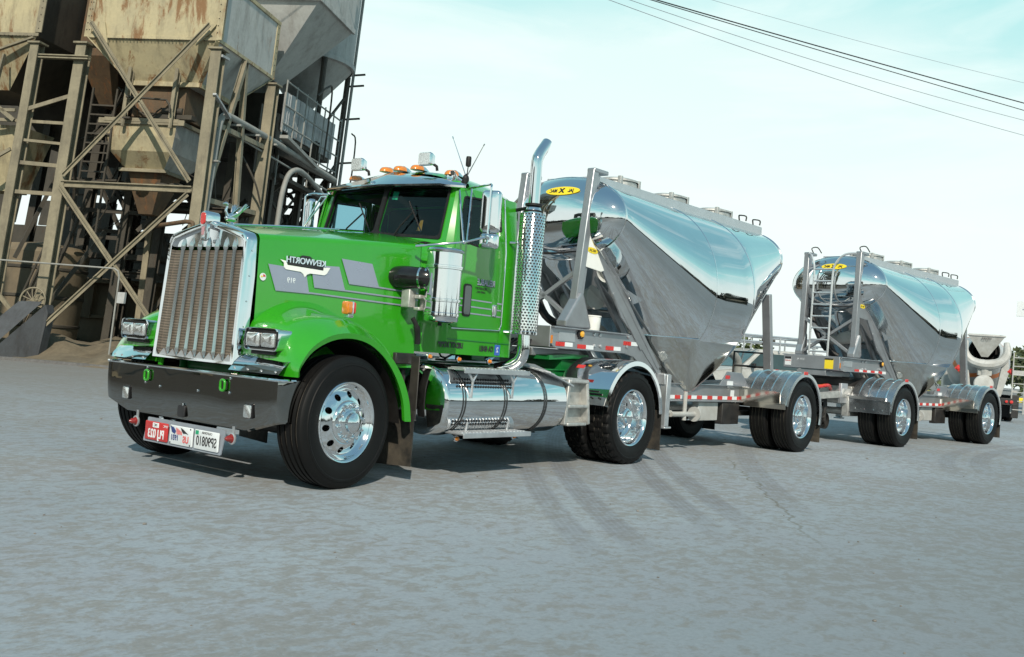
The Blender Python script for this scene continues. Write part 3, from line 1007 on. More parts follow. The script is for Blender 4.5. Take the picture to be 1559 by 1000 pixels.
ring = [cs + V((.23 * math.cos(a) * math.sin(ct) * 1, .23 * math.sin(a), .23 * math.cos(a) * math.cos(ct))) for a in [2 * PI * k / 28 for k in range(28)]]
mb.tube(ring + ring[:2], .014, 8, caps=False)
for a in (0, 2.1, 4.2): mb.tube([cs, cs + V((.23 * math.cos(a) * math.sin(ct), .23 * math.sin(a), .23 * math.cos(a) * math.cos(ct)))], .010, 6)
mb.tube([cs, cs + V((-.25, 0, -.18))], .03, 8)
mb.build('steering_wheel', M['black_gloss'], cab)

# front frame of the cab: windscreen surround with two raked panes
wx = lambda y, z: 1.315 + .052 * (abs(y) / .8) ** 1.5 + (z - 2.17) * .275
def WS(y, z, d=0): return V((wx(y, z) + d, y, z))
z_b = lambda y: 2.195 - .035 * (abs(y) / .76)
mb = MB()
for s in (-1, 1):
    outer = [(s * .0, 2.13), (s * .885, 2.07), (s * .865, 2.35), (s * .835, 2.70), (s * .0, 2.74)]
    inner = round_poly([(s * .018, 2.195), (s * .800, 2.150), (s * .775, 2.645), (s * .018, 2.665)], .06)
    o_, i_ = star_ring(outer, inner, (s * .40, 2.42), 48)
    mb.loft([[WS(y, z, -.004) for y, z in o_], [WS(y, z, -.004) for y, z in i_], [WS(y, z, .03) for y, z in i_]], closed=True, caps=False)
    # A pillar return to the door
    mb.loft([[WS(s * .885, 2.07, -.004), WS(s * .865, 2.35, -.004), WS(s * .835, 2.70, -.004)], [V((1.44, s * yc(2.07), 2.06)), V((1.47, s * yc(2.35), 2.35)), V((1.53, s * yc(2.64), 2.66))]], closed=False, caps=False)
ws = mb.build('windscreen_frame', M['green'], cab, ang=40)
mb = MB()
for s in (-1, 1):
    o_ = round_poly([(s * -.001, 2.175), (s * .815, 2.135), (s * .788, 2.655), (s * -.001, 2.680)], .03)
    i_ = round_poly([(s * .024, 2.205), (s * .792, 2.162), (s * .766, 2.632), (s * .024, 2.655)], .055)
    mb.loft([[WS(y, z, -.010) for y, z in o_], [WS(y, z, -.016) for y, z in o_], [WS(y, z, -.016) for y, z in i_], [WS(y, z, .01) for y, z in i_]], closed=True, caps=False)
mb.build('window_gasket', M['black'], ws, ang=40)
for s in (-1, 1):
    mb = MB()
    g = round_poly([(s * .018, 2.198), (s * .798, 2.155), (s * .772, 2.640), (s * .018, 2.660)], .05)
    mb.poly([WS(y, z, .002) for y, z in g])
    mb.build('windscreen_pane', M['glass'], ws, smooth=False)
    mb = MB()
    p0 = WS(s * .16 - .22, 2.185, -.03); p1 = WS(s * .16 + .0, 2.42, -.028)
    a0, a1 = WS(s * .36 + .10, 2.14, -.03), WS(s * .33 - .10, 2.40, -.028)
    mb.tube([a0, WS(s * .36 + .04, 2.25, -.035), a1], .008, 6)
    mb.tube([a1 + V((0, -.12, -.19)), a1, a1 + V((0, .06, .10))], .007, 6)
    mb.lathe([(.022, 0), (.018, .03), (0, .035)], a0 + V((.02, 0, 0)), (-1, 0, .2), 10)
    mb.build('wiper', M['black'], ws)
mb = MB()
mb.prism([(1.42, -.445, 2.225), (1.42, -.505, 2.225), (1.44, -.500, 2.33), (1.44, -.468, 2.325)], (.004, 0, 0))
mb.build('parking_tag', M['orange'], cab, smooth=False)
mb = MB()
mb.prism([WS(-.085, 2.615, .006), WS(-.155, 2.61, .006), WS(-.155, 2.53, .006), WS(-.085, 2.535, .006)], (.002, 0, 0))
mb.build('windscreen_sticker', M['green_print'], ws, smooth=False)

# doors
win = [(1.455, 2.13), (1.455, 2.30), (1.515, 2.560), (2.055, 2.590), (2.075, 2.29), (1.86, 2.28), (1.78, 2.10)]
def door(s):
    mb = MB()
    D = lambda x, z, d: V((x, s * (yc(z) + d), z))
    outer = round_poly([(1.400, 1.350), (1.395, 2.12), (1.475, 2.635), (2.112, 2.645), (2.130, 1.350)], .05)
    inner = round_poly(win, .035)
    o_, i_ = star_ring(outer, inner, (1.70, 2.35), 64)
    mb.loft([[D(x, z, -.012) for x, z in o_], [D(x, z, .010) for x, z in o_], [D(x, z, .014) for x, z in [(a + (c - a) * .03, b_ + (d - b_) * .03) for (a, b_), (c, d) in zip(o_, i_)]], [D(x, z, .014) for x, z in i_], [D(x, z, -.02) for x, z in i_]], closed=True, caps=False)
    d = mb.build('door', M['green'], truck, ang=30)
    mb = MB()
    g0, g1 = round_poly(win, .035), round_poly([(x + (1.75 - x) * .045, z + (2.35 - z) * .07) for x, z in win], .03)
    mb.loft([[D(x, z, .016) for x, z in g0], [D(x, z, .018) for x, z in g1], [D(x, z, .0) for x, z in g1]], closed=True, caps=False)
    fr_ = mb.build('window_frame', M['black'], d)
    mb = MB(); mb.poly([D(x, z, .002) for x, z in g0]); mb.build('window_pane', M['glass'], fr_, smooth=False)
    # vent post
    mb = MB(); mb.bar(D(1.565, 2.115, .012), D(1.625, 2.565, .012), .014, .016, (1, 0, 0)); mb.build('vent_bar', M['black'], fr_)
    # lower lookout window
    mb = MB()
    mb.loft([[V((1.605 + x * q, s * (.955 + dd), 1.605 + z * q)) for x, z in rrect(.115, .30, .03)] for dd, q in ((.005, 1), (.022, 1), (.024, .9))])
    lw = mb.build('lookout_window', M['black'], d, ang=40)
    mb = MB()
    mb.loft([[V((1.605 + x, s * (.955 + dd), 1.605 + z)) for x, z in rrect(.088, .265, .022)] for dd in (.022, .0265)])
    mb.build('window_pane', M['car_glass'], lw, ang=40)
    # handle
    mb = MB()
    mb.loft([[V((2.015 + x * q, s * (.955 + dd), 1.535 + z * q)) for x, z in rrect(.070, .115, .012)] for dd, q in ((.010, 1), (.022, 1), (.024, .86), (.016, .84))])
    h = mb.build('door_handle', M['chrome'], d, ang=40)
    mb = MB(); mb.box((2.022, s * .977, 1.535), (.03, .012, .08)); mb.build('handle_paddle', M['alu_dull'], h, bevel=.004)
    # rivet rows
    mb = MB()
    for k in range(24):
        z = 1.42 + k * .048
        for xx in (2.085,):
            mb.lathe([(.0055, 0), (.004, .0025), (0, .003)], D(xx, z, .0135), (0, s, 0), 6)
    mb.build('rivet', M['green'], d)
    mb = MB()
    mb.tube([D(2.143, 1.40, .012), D(2.140, 2.1, .012), D(2.122, 2.62, .012)], .007, 8)
    mb.tube([D(2.143, 1.40, .012), D(2.118, 1.352, .012), D(1.42, 1.335, .012)], .006, 8)
    mb.build('door_trim', M['alu'], d)
    mb = MB()
    for a, b_ in (((1.41, 1.610), (1.972, 1.604)), ((1.41, 1.545), (1.972, 1.540)), ((1.41, 1.482), (1.972, 1.478)), ((2.055, 1.603), (2.125, 1.602)), ((2.055, 1.539), (2.125, 1.538)), ((2.055, 1.477), (2.125, 1.476))):
        mb.prism([D(a[0], a[1], .015), D(b_[0], b_[1], .015), D(b_[0], b_[1] + .012, .015), D(a[0], a[1] + .012, .015)], (0, s * .0015, 0))
    mb.build('pinstripe', M['silver_paint'], d, smooth=False)
    if s == -1:
        R_, U_ = V((1, 0, 0)), V((0, 0, 1))
        text_obj('company_name', 'RELIABLE', .082, M['ink'], d, (1.872, -.9706, 1.781), R_, U_, .001, True, .80, bold=.003)
        text_obj('company_name', 'RELIABLE', .082, M['silver_paint'], d, (1.866, -.9735, 1.785), R_, U_, .001, True, .80, bold=.001)
        text_obj('company_lettering', 'TRANSPORT', .034, M['ink'], d, (1.80, -.9712, 1.726), R_, U_, .001, True, .9)
        text_obj('company_lettering', 'LINES INC.', .028, M['ink'], d, (1.80, -.9712, 1.694), R_, U_, .001, True, 1.0)
    return d
door(-1); door(1)
R_, U_ = V((1, 0, 0)), V((0, 0, 1))
text_obj('sill_lettering', 'USDOT 312808', .068, M['ink'], cab, (1.440, -.9600, 1.180), R_, U_, .0015, True, .78, bold=.003)
text_obj('sill_lettering', 'CA 45421', .068, M['ink'], cab, (1.955, -.9600, 1.168), R_, U_, .0015, True, .76, bold=.003)
mb = MB(); mb.prism([(2.085, -.9575, 1.115), (2.165, -.9575, 1.115), (2.165, -.9575, 1.215), (2.085, -.9575, 1.215)], (0, -.002, 0)); st = mb.build('sill_sticker', M['blue'], cab, smooth=False)
text_obj('sticker_lettering', '2', .07, M['plate_white'], st, (2.125, -.9600, 1.165), R_, U_, .001, True)
# rail on the body seam above the sill
mb = MB()
for s in (-1, 1): mb.bar((1.39, s * .958, 1.235), (2.3, s * .958, 1.228), .006, .008)
mb.build('sill_seam', M['green_frame'], cab)
# grab bars beside the doors
for s in (-1, 1):
    mb = MB()
    y = s * 1.015
    mb.tube([(2.245, y, 1.350), (2.245, y, 2.22)], .0165, 12)
    for z in (1.352, 2.215):
        mb.tube([(2.245, y, z), (2.20, s * .955, z)], .012, 8)
        mb.ell((2.245, y, z), (.024, .024, .024), 12, 8)
    mb.build('grab_bar', M['chrome'], truck)
# black drain hose on the cowl
mb = MB(); mb.tube(smooth_path([(1.02, -.86, 1.395), (1.05, -.885, 1.33), (1.08, -.88, 1.25), (1.10, -.87, 1.17)], 4), [.02] * 5 + [.028] * 8, 8); mb.build('hose', M['black'], truck)

# --- sun visor, roof lamps, aerials
mb = MB()
vis = [(-.93, 1.52, .0), (-.80, 1.38, -.005), (-.765, 1.352, 0), (0, 1.325, .018), (.765, 1.352, 0), (.80, 1.38, -.005), (.93, 1.52, .0)]
rows = []
for y, x, dz in vis:
    a = abs(y)
    zt = 2.63 + .205 * (1 - (min(a, .903) / .903) ** 3.2)
    rows.append([V((x + .012, y, 2.628 + dz)), V((x - .004, y, 2.632 + dz)), V((x - .006, y, 2.650 + dz)), V((x + .006, y, 2.662 + dz)), V((x + .30 * (1.60 - x), y * .992, 2.67 + .62 * (max(zt, 2.68) - 2.67))), V((x + .65 * (1.60 - x), y * .98, 2.67 + .92 * (max(zt, 2.68) - 2.67))), V((1.63, y * .96, zt + .010))])
mb.loft(rows, closed=False, caps=False)
mb.build('sun_visor', M['chrome'], truck, ang=35)
for y in (-.66, -.21, 0.02, .21, .64):
    zt = 2.645 + .205 * (1 - (abs(y) / .903) ** 3.2)
    mb = MB()
    mb.loft([[V((x, y + a * w, zt + b_)) for a, b_ in [(math.cos(t), math.sin(t) * h) for t in [PI * k / 10 for k in range(11)]]] for x, w, h in ((1.535, .02, .02), (1.56, .048, .042), (1.60, .055, .052), (1.645, .056, .054))])
    cl = mb.build('cab_light', M['orange'], truck, ang=50)
    mb = MB()
    mb.loft([[V((x, y + a * w, zt + b_)) for a, b_ in [(math.cos(t), math.sin(t) * h) for t in [PI * k / 10 for k in range(11)]]] for x, w, h in ((1.645, .060, .058), (1.69, .056, .05), (1.76, .03, .02), (1.80, .008, .002))])
    mb.build('light_base', M['chrome'], cl, ang=50)
for y in (.47, -.45):
    zt = 2.645 + .205 * (1 - (abs(y) / .903) ** 3.2)
    mb = MB()
    mb.loft([[V((x, y + a * q, zt + .085 + b_ * q)) for a, b_ in rrect(.155, .125, .02)] for x, q in ((1.53, .75), (1.48, .98), (1.452, 1.0), (1.445, .94))])
    sl = mb.build('roof_spotlight', M['alu'], truck, ang=40)
    mb = MB()
    mb.loft([[V((x, y + a, zt + .085 + b_)) for a, b_ in rrect(.138, .108, .015)] for x in (1.446, 1.438)])
    mb.build('lamp', M['lens'], sl, ang=40)
    mb = MB(); mb.tube([(1.53, y - .02, zt + .06), (1.56, y - .06, zt + .03), (1.57, y - .06, zt - .01)], .014, 8); mb.build('lamp_bracket', M['black'], sl)
mb = MB()
zt = 2.69
mb.tube([(1.60, -.80, zt), (1.60, -.865, 2.775)], .012, 8)
mb.ell((1.60, -.85, 2.73), (.035, .03, .045), 10, 8)
mb.build('aerial_base', M['black'], truck)
for tip in ((1.60, -.655, 3.125), (1.60, -1.035, 3.03)):
    mb = MB(); mb.tube([(1.60, -.855, 2.745), tip], [.0055, .003], 6)
    mb.cyl(V(tip) - V((0, 0, .0)), V(tip) + (V(tip) - V((1.6, -.855, 2.745))).normalized() * .02, .006, seg=8)
    mb.build('aerial', M['chrome'], truck)
mb = MB(); mb.tube([(1.60, -.86, 2.75), (1.60, -.868, 2.85)], .005, 6)
mb.lathe([(0, 0), (.022, .008), (.026, .02), (.026, .085), (.022, .10), (0, .104)], (1.60, -.868, 2.84), 'z', 12)
mb.build('aerial_coil', M['black'], truck)
mb = MB(); mb.tube([(1.75, -.72, 2.71), (1.60, -.72, 2.745)], [.02, .03], 10); mb.lathe([(.03, 0), (.055, .05), (.058, .056), (.03, .05), (0, .03)], (1.60, -.72, 2.745), (-1, 0, .1), 16); mb.build('air_horn', M['chrome'], truck)

# --- mirrors
def mirror(s):
    y = s * 1.235
    mb = MB()
    n = []
    mx, my = 1.535, s * 1.235
    ax = V((.30, s * -.95, 0)).normalized() if s > 0 else V((.40, -.92, 0)).normalized()
    ax = V((.42, s * .91, 0)).normalized()          # across the mirror face
    out = V((-ax.y * s, ax.x * s, 0)) * 1.0
    out = V((-.91, s * .42, 0)).normalized()         # back of the mirror looks forward and out
    P = lambda a, z, d: V((mx, my, 2.405)) + ax * a + V((0, 0, z)) + out * d
    mb.loft([[P(a * q, z * q2, d) for a, z in rrect(.180, .385, .035)] for d, q, q2 in ((-.035, .98, .99), (-.015, 1, 1), (.010, 1, 1), (.026, .93, .97), (.032, .75, .9), (.034, .3, .6))])
    m = mb.build('mirror', M['chrome'], truck, ang=50)
    mb = MB()
    mb.loft([[P(a, -.265 + z, d) for a, z in rrect(.175, .14, .03)] for d in (-.03, .015)] + [[P(a * .8, -.265 + z * .8, .045) for a, z in rrect(.175, .14, .03)], [P(a * .3, -.265 + z * .3, .055) for a, z in rrect(.175, .14, .03)]])
    mb.build('convex_mirror', M['chrome'], m, ang=50)
    mb = MB()
    mb.tube([P(0, -.30, .06), P(0, -.21, .05), P(0, .21, .05), P(0, .235, .03), P(-.02, .255, -.03), V((1.60, s * .91, 2.64))], .010, 8)
    hub = V((1.27, s * 1.17, 2.095))
    mb.tube([P(0, -.235, .05), hub, V((1.02, s * .83, 2.03))], .011, 8)
    mb.tube([hub, V((1.47, s * .90, 2.60))], .009, 8)
    mb.tube([hub + V((.04, 0, 0)), V((1.50, s * 1.02, 2.61)), V((1.53, s * .90, 2.615))], .009, 8)
    mb.ell(hub, (.022, .022, .022), 10, 8)
    mb.ell(P(0, -.235, .055), (.024, .024, .03), 10, 8)
    mb.build('mirror_arm', M['chrome'], m)
    return m
mirror(-1); mirror(1)

# --- air cleaners with their rubber elbows
def air_cleaner(s):
    mb = MB()
    o = (1.105, s * 1.115, 1.375)
    r = .155
    mb.lathe([(0, 0), (.05, -.012), (r - .03, -.006), (r - .006, .006), (r, .02), (r, .05), (r + .006, .055), (r + .006, .075), (r, .08), (r, .17), (r + .007, .175), (r + .007, .195), (r, .20), (r, .455), (r + .007, .46), (r + .007, .485), (r, .49), (r, .60), (r + .010, .606), (r + .012, .622), (r + .004, .634), (r - .03, .645), (.05, .655), (0, .656)], o, 'z', 48)
    a = mb.build('air_cleaner', M['chrome'], truck, ang=30)
    mb = MB()
    for z in (1.555, 1.845): mb.lathe([(r + .002, 0), (r + .012, .003), (r + .012, .018), (r + .002, .021)], (o[0], o[1], z), 'z', 48)
    mb.build('clamp_band', M['alu'], a)
    mb = MB()
    mb.tube(smooth_path([(.90, s * .66, 1.735), (.925, s * .78, 1.745), (.96, s * .90, 1.745), (1.0, s * 1.0, 1.745), (1.07, s * 1.04, 1.745)], 4), [.085, .088, .094, .098, .100, .100, .100, .098, .096, .094, .092, .092, .092, .092, .092, .090, .088], 20)
    el = mb.build('intake_elbow', M['black_gloss'], a, ang=60)
    mb = MB()
    for p, d in (((.985, s * .965, 1.745), (.36, s * .93, 0)), ((1.015, s * 1.0, 1.745), (.5, s * .86, 0))):
        mb.lathe([(.096, -.010), (.101, -.008), (.101, .008), (.096, .010)], p, d, 28)
    mb.build('hose_clamp', M['chrome'], el)
    mb = MB()
    mb.box((.965, s * .845, 1.56), (.085, .10, .16))
    mb.box((1.03, s * .93, 1.58), (.10, .07, .035)); mb.box((1.03, s * .93, 1.475), (.10, .07, .03))
    mb.box((1.07, s * .93, 1.53), (.02, .08, .14))
    mb.build('cleaner_bracket', M['cast'], a, bevel=.008)
    mb = MB(); mb.cyl((1.07, s * 1.14, 1.385), (1.07, s * 1.14, 1.34), .014, .02, 10); mb.build('drain_valve', M['black'], a)
    return a
air_cleaner(-1); air_cleaner(1)

# --- exhaust stacks
def shield_mat():
    m, nt, b = mat('perforated heat shield')
    tc = N(nt, 'ShaderNodeTexCoord')
    sp = N(nt, 'ShaderNodeSeparateXYZ'); L(nt, tc.outputs['Generated'], sp.inputs[0])
    # angle about the axis
    sx = N(nt, 'ShaderNodeMath', operation='SUBTRACT'); sx.inputs[1].default_value = .5; L(nt, sp.outputs['X'], sx.inputs[0])
    sy = N(nt, 'ShaderNodeMath', operation='SUBTRACT'); sy.inputs[1].default_value = .5; L(nt, sp.outputs['Y'], sy.inputs[0])
    at = N(nt, 'ShaderNodeMath', operation='ARCTAN2'); L(nt, sx.outputs[0], at.inputs[0]); L(nt, sy.outputs[0], at.inputs[1])
    u = N(nt, 'ShaderNodeMath', operation='MULTIPLY'); u.inputs[1].default_value = 23 / (2 * PI); L(nt, at.outputs[0], u.inputs[0])
    v = N(nt, 'ShaderNodeMath', operation='MULTIPLY'); v.inputs[1].default_value = 42; L(nt, sp.outputs['Z'], v.inputs[0])
    fl = N(nt, 'ShaderNodeMath', operation='FLOOR'); L(nt, v.outputs[0], fl.inputs[0])
    hf = N(nt, 'ShaderNodeMath', operation='MULTIPLY'); hf.inputs[1].default_value = .5; L(nt, fl.outputs[0], hf.inputs[0])
    uu = N(nt, 'ShaderNodeMath', operation='ADD'); L(nt, u.outputs[0], uu.inputs[0]); L(nt, hf.outputs[0], uu.inputs[1])
    d2 = []
    for q in (uu, v):
        fr_ = N(nt, 'ShaderNodeMath', operation='FRACT'); L(nt, q.outputs[0], fr_.inputs[0])
        sb = N(nt, 'ShaderNodeMath', operation='SUBTRACT'); sb.inputs[1].default_value = .5; L(nt, fr_.outputs[0], sb.inputs[0])
        pw = N(nt, 'ShaderNodeMath', operation='POWER'); pw.inputs[1].default_value = 2
        ab = N(nt, 'ShaderNodeMath', operation='ABSOLUTE'); L(nt, sb.outputs[0], ab.inputs[0]); L(nt, ab.outputs[0], pw.inputs[0])
        d2.append(pw)
    ad = N(nt, 'ShaderNodeMath', operation='ADD'); L(nt, d2[0].outputs[0], ad.inputs[0]); L(nt, d2[1].outputs[0], ad.inputs[1])
    hole = ramp(nt, ad.outputs[0], [(.075, 1.0), (.11, 0.0)]).outputs['Color']
    L(nt, mixc(nt, hole, (.80, .80, .78), (.008, .008, .008)), b.inputs['Base Color'])
    inv = N(nt, 'ShaderNodeMath', operation='SUBTRACT'); inv.inputs[0].default_value = 1; L(nt, hole, inv.inputs[1])
    L(nt, inv.outputs[0], b.inputs['Metallic'])
    L(nt, ramp(nt, hole, [(0, .10), (1, .8)]).outputs['Color'], b.inputs['Roughness'])
    bp = N(nt, 'ShaderNodeBump', invert=True); bp.inputs['Strength'].default_value = .7; bp.inputs['Distance'].default_value = .004
    L(nt, hole, bp.inputs['Height']); L(nt, bp.outputs['Normal'], b.inputs['Normal'])
    return m
M['shield'] = shield_mat()
def stack(s):
    x, y = 2.345, s * 1.10
    mb = MB()
    mb.tube(smooth_path([(x - .10, s * .86, .98), (x - .03, s * 1.02, 1.03), (x, y, 1.13), (x, y, 1.35)], 5), [.060] * 16, 20)
    mb.tube([(x, y, 1.35), (x, y, 2.52), (x, y, 2.56), (x, y, 2.60)], [.085, .085, .076, .055], 24)
    pth = [(x, y, 2.50)] + smooth_path([(x, y, 2.88), (x, y, 2.99), (x + .008, y, 3.05), (x + .040, y, 3.11), (x + .085, y, 3.165), (x + .150, y, 3.24)], 4)
    nb = len(mb.b.verts)
    mb.tube(pth, .056, 28, caps=False); mb.tube(pth[6:], .0525, 28, caps=False)
    mb.b.verts.ensure_lookup_table()
    for v in list(mb.b.verts)[nb:]:
        # tip cut off steeply
        if v.co.z > 3.06: v.co.x = min(v.co.x, x + .135 + (v.co.z - 3.22) * .25)
    st = mb.build('exhaust_stack', M['chrome'], truck, ang=40)
    mb = MB(); mb.lathe([(.098, 0), (.126, .002), (.126, 1.17), (.122, 1.176)], (x, y, 1.335), 'z', 60)
    mb.build('heat_shield', M['shield'], st)
    mb = MB()
    for z in (2.535, 2.60): mb.lathe([(.055, -.012), (.084, -.010), (.084, .010), (.055, .012)], (x, y, z), 'z', 28)
    mb.tube([(x - .02, y - s * .05, 2.57), (2.33, s * .88, 2.55)], .018, 8)
    mb.build('stack_clamp', M['black'], st)
    mb = MB(); mb.lathe([(.128, 0), (.131, .004), (.131, .028), (.128, .032)], (x, y, 1.335), 'z', 40); mb.build('shield_band', M['chrome'], st)
    return st
stack(-1)

# --- frame, axles, fuel tanks, steps
mb = MB()
for s in (-1, 1):
    for (za, zb_, w) in ((.985, .99, .09), (.73, .735, .09)): mb.bar((-.40, s * .43, za), (5.15, s * .43, zb_), w, .02)
    mb.bar((-.40, s * .45, .86), (5.15, s * .45, .86), .02, .25)
for x in (-.3, 1.0, 2.4, 3.3, 4.2, 5.1): mb.box((x, 0, .86), (.10, .84, .2))
mb.build('chassis_frame', M['green_frame'], truck, bevel=.006)
mb = MB()
mb.tube([(0, -1.0, .50), (0, -.75, .47), (0, -.5, .40), (0, .5, .40), (0, .75, .47), (0, 1.0, .50)], .055, 10)
mb.box((.25, -.45, .55), (1.3, .08, .06)); mb.box((.25, .45, .55), (1.3, .08, .06))
mb.box((-.30, -.80, .50), (.30, .55, .09)); mb.box((.3, 0, .62), (.8, .6, .35))
mb.box((.55, -.55, .9), (.7, .2, .5)); mb.box((.55, .55, .9), (.7, .2, .5))
mb.build('front_axle', M['steel_dark'], truck, bevel=.01)
mb = MB()
mb.tube([(4.32, -1.0, .52), (4.32, -.35, .52), (4.32, -.2, .52), (4.32, .2, .52), (4.32, .35, .52), (4.32, 1.0, .52)], [.07, .075, .2, .2, .075, .07], 14)
mb.tube([(4.1, 0, .55), (2.2, 0, .75), (1.2, 0, .8)], .06, 10)
mb.box((1.3, 0, .82), (1.4, .55, .35))
for s in (-1, 1):
    mb.cyl((4.62, s * .45, .40), (4.62, s * .45, .72), .13, seg=16); mb.box((4.35, s * .45, .46), (.9, .09, .07)); mb.box((3.8, s * .45, .6), (.12, .10, .3))
mb.build('drive_axle', M['green_frame'], truck, bevel=.008)
mb = MB()
mb.prism([(3.72, -.44, 1.10), (3.72, .44, 1.10), (4.10, .50, 1.13), (4.42, .50, 1.13), (4.80, .30, 1.02), (4.80, .12, 1.02), (4.30, .06, 1.12), (4.30, -.06, 1.12), (4.80, -.12, 1.02), (4.80, -.30, 1.02), (4.42, -.50, 1.13), (4.10, -.50, 1.13)], (0, 0, .05))
mb.box((4.2, 0, 1.05), (.5, .9, .12))
mb.build('fifth_wheel', M['green_frame'], truck, smooth=False)
mb = MB()
for k in range(10):
    y = -.42 + .09 * k
    mb.tube(smooth_path([(2.42, y * .5, 1.55), (2.75, y * .7 + .1 * math.sin(k), 1.05 + .05 * (k % 3)), (3.2, y, 1.12 + .04 * (k % 2)), (3.6, y * .6, 1.3), (3.9, y * .3, 1.4)], 4), .012, 6)
mb.build('air_line', M['black'], truck)
mb = MB()
for y, z, m_ in ((-.30, 1.10, 0), (-.1, 1.16, 0), (.2, 1.08, 0)): mb.box((2.85 + y, y, z), (.22, .16, .12))
mb.box((3.35, 0, 1.02), (.6, .5, .03))
mb.build('deck_plate', M['green_frame'], truck, bevel=.01)

def fuel_tank(s):
    y, z, r = s * .875, .680, .318
    x0, x1 = 1.20, 3.06
    mb = MB()
    mb.lathe([(0, -.035), (.12, -.030), (.24, -.012), (r - .02, .006), (r - .004, .022), (r, .035), (r, x1 - x0 - .035), (r - .004, x1 - x0 - .02), (r - .02, x1 - x0 - .006), (.2, x1 - x0 + .02), (0, x1 - x0 + .03)], (x0, y, z), (1, 0, 0), 64)
    t = mb.build('fuel_tank', M['tank'], truck, ang=45)
    for x in (1.42, 2.02, 2.66):
        mb = MB()
        a = [(y + (r + .004) * math.cos(t_), z + (r + .004) * math.sin(t_)) for t_ in [2 * PI * k / 40 for k in range(40)]]
        for dx in (-.022, .012):
            mb.loft([[V((x + dx + q, y + (r + h) * math.cos(t_), z + (r + h) * math.sin(t_))) for t_ in [2 * PI * k / 48 for k in range(48)]] for q, h in ((0, .0), (0, .006), (.012, .006), (.012, .0))], closed=True, caps=False)
        mb.build('tank_strap', M['strap'], t, ang=30)
    # black bracket of the front strap
    mb = MB(); mb.box((1.11, y - s * .02, z + .10), (.012, .10, .56)); mb.box((1.13, s * .60, z), (.05, .2, .5)); mb.build('tank_bracket', M['steel_dark'], t, bevel=.006)
    def step(z_, x_a, x_b, yo, w):
        mb = MB()
        mb.box(((x_a + x_b) / 2, yo, z_), (x_b - x_a, w, .018))
        for k in range(int((x_b - x_a) / .05)):
            mb.box((x_a + .025 + .05 * k, yo, z_ + .012), (.018, w * .8, .012))
        mb.box(((x_a + x_b) / 2, yo + s * w / 2, z_ - .012), (x_b - x_a, .012, .045))
        return mb.build('step', M['alu_dull'], t, bevel=.004)
    st1 = step(.975, 1.35, 2.32, s * 1.125, .20)
    st2 = step(.400, 1.36, 2.36, s * 1.150, .22)
    mb = MB()
    for x in (1.50, 2.10):
        mb.tube([(x - .07, s * 1.20, .96), (x, s * 1.205, .87), (x, s * 1.20, .72)], .012, 6); mb.tube([(x + .07, s * 1.20, .96), (x, s * 1.205, .87)], .012, 6)
        mb.tube([(x, s * 1.18, .50), (x, s * 1.16, .41)], .012, 6)
    mb.build('step_hanger', M['alu_dull'], t)
    # perforated tread rows on the tank side
    for zc, rows_ in ((.885, 3), (.505, 2)):
        mb = MB()
        for j in range(rows_):
            zz = zc - .032 * j
            yy = math.sqrt(max(0, (r + .004) ** 2 - (zz - z) ** 2))
            nrm = V((0, s * yy, zz - z)).normalized()
            for k in range(22):
                x = 1.34 + .037 * k + (.018 if j % 2 else 0)
                mb.lathe([(.012, .0), (.012, .003), (0, .003)], (x, y + s * yy, zz), nrm, 8)
        mb.build('tread_perforation', M['ink'], t)
    return t
fuel_tank(-1); fuel_tank(1)
for s in (-1, 1):
    mb = MB()
    # cast step box behind the tank
    x0, x1, yo = 3.12, 3.50, s * 1.10
    for (a, b_) in (((x0 + .02, .92), (x0 - .02, .45)), ((x1 - .04, .92), (x1 + .04, .45))):
        mb.bar((a[0], yo, a[1]), (b_[0], yo, b_[1]), .10, .045, (1, 0, 0))
    for z in (.90, .64, .455): mb.box(((x0 + x1) / 2, yo, z), (x1 - x0 - .03, .11, .035))
    mb.prism([(x0 - .02, s * 1.06, .44), (x1 + .05, s * 1.06, .44), (x1 - .02, s * 1.06, .93), (x0 + .02, s * 1.06, .93)], (0, -s * .5, 0))
    mb.build('step_box', M['cast'], truck, bevel=.01)
    mb = MB()
    # sloping perforated plate on top of the tank
    A, B, C_, D_ = V((2.78, s * 1.14, .97)), V((3.18, s * 1.17, .84)), V((3.10, s * .70, 1.03)), V((2.62, s * .72, 1.05))
    mb.prism([A, B, C_, D_], (0, 0, .018))
    pl = mb.build('deck_step', M['alu_dull'], truck, smooth=False, bevel=.004)
    mb = MB()
    for i in range(4):
        for j in range(4):
            u_, v_ = (i + .7) / 4.6, (j + .6) / 4.4
            p = (A * (1 - u_) + B * u_) * (1 - v_) + (D_ * (1 - u_) + C_ * u_) * v_
            mb.lathe([(.022, 0), (.022, .003), (0, .003)], p + V((0, 0, .017)), (0, 0, 1), 10)
    mb.build('plate_perforation', M['ink'], pl)
    mb = MB()
    # polished strip along the top of the frame beside the tank
    mb.box((2.35, s * .62, 1.035), (1.3, .14, .02))
    mb.build('deck_strip', M['alu_dull'], truck, bevel=.004)
for s in (-1, 1):
    for x, z, y in ((1.20, 1.065, .94), (1.60, 1.055, .94), (2.05, 1.052, .94), (1.42, .350, 1.14), (2.26, .352, 1.14)):
        mb = MB()
        mb.lathe([(.021, 0), (.021, .016), (.016, .034), (0, .040)], (x, s * (y - .02), z), (0, s, 0), 14)
        mk = mb.build('marker_light', M['orange'], truck)
        mb = MB(); mb.lathe([(.030, 0), (.030, .012), (.022, .016)], (x, s * (y - .02), z), (0, s, 0), 14); mb.build('marker_base', M['chrome'], mk)
# battery box side under the cab front, between fender and tank
for s in (-1, 1):
    mb = MB(); mb.box((1.06, s * .66, 1.03), (.26, .25, .10)); mb.build('cab_mount', M['steel_dark'], truck, bevel=.01)

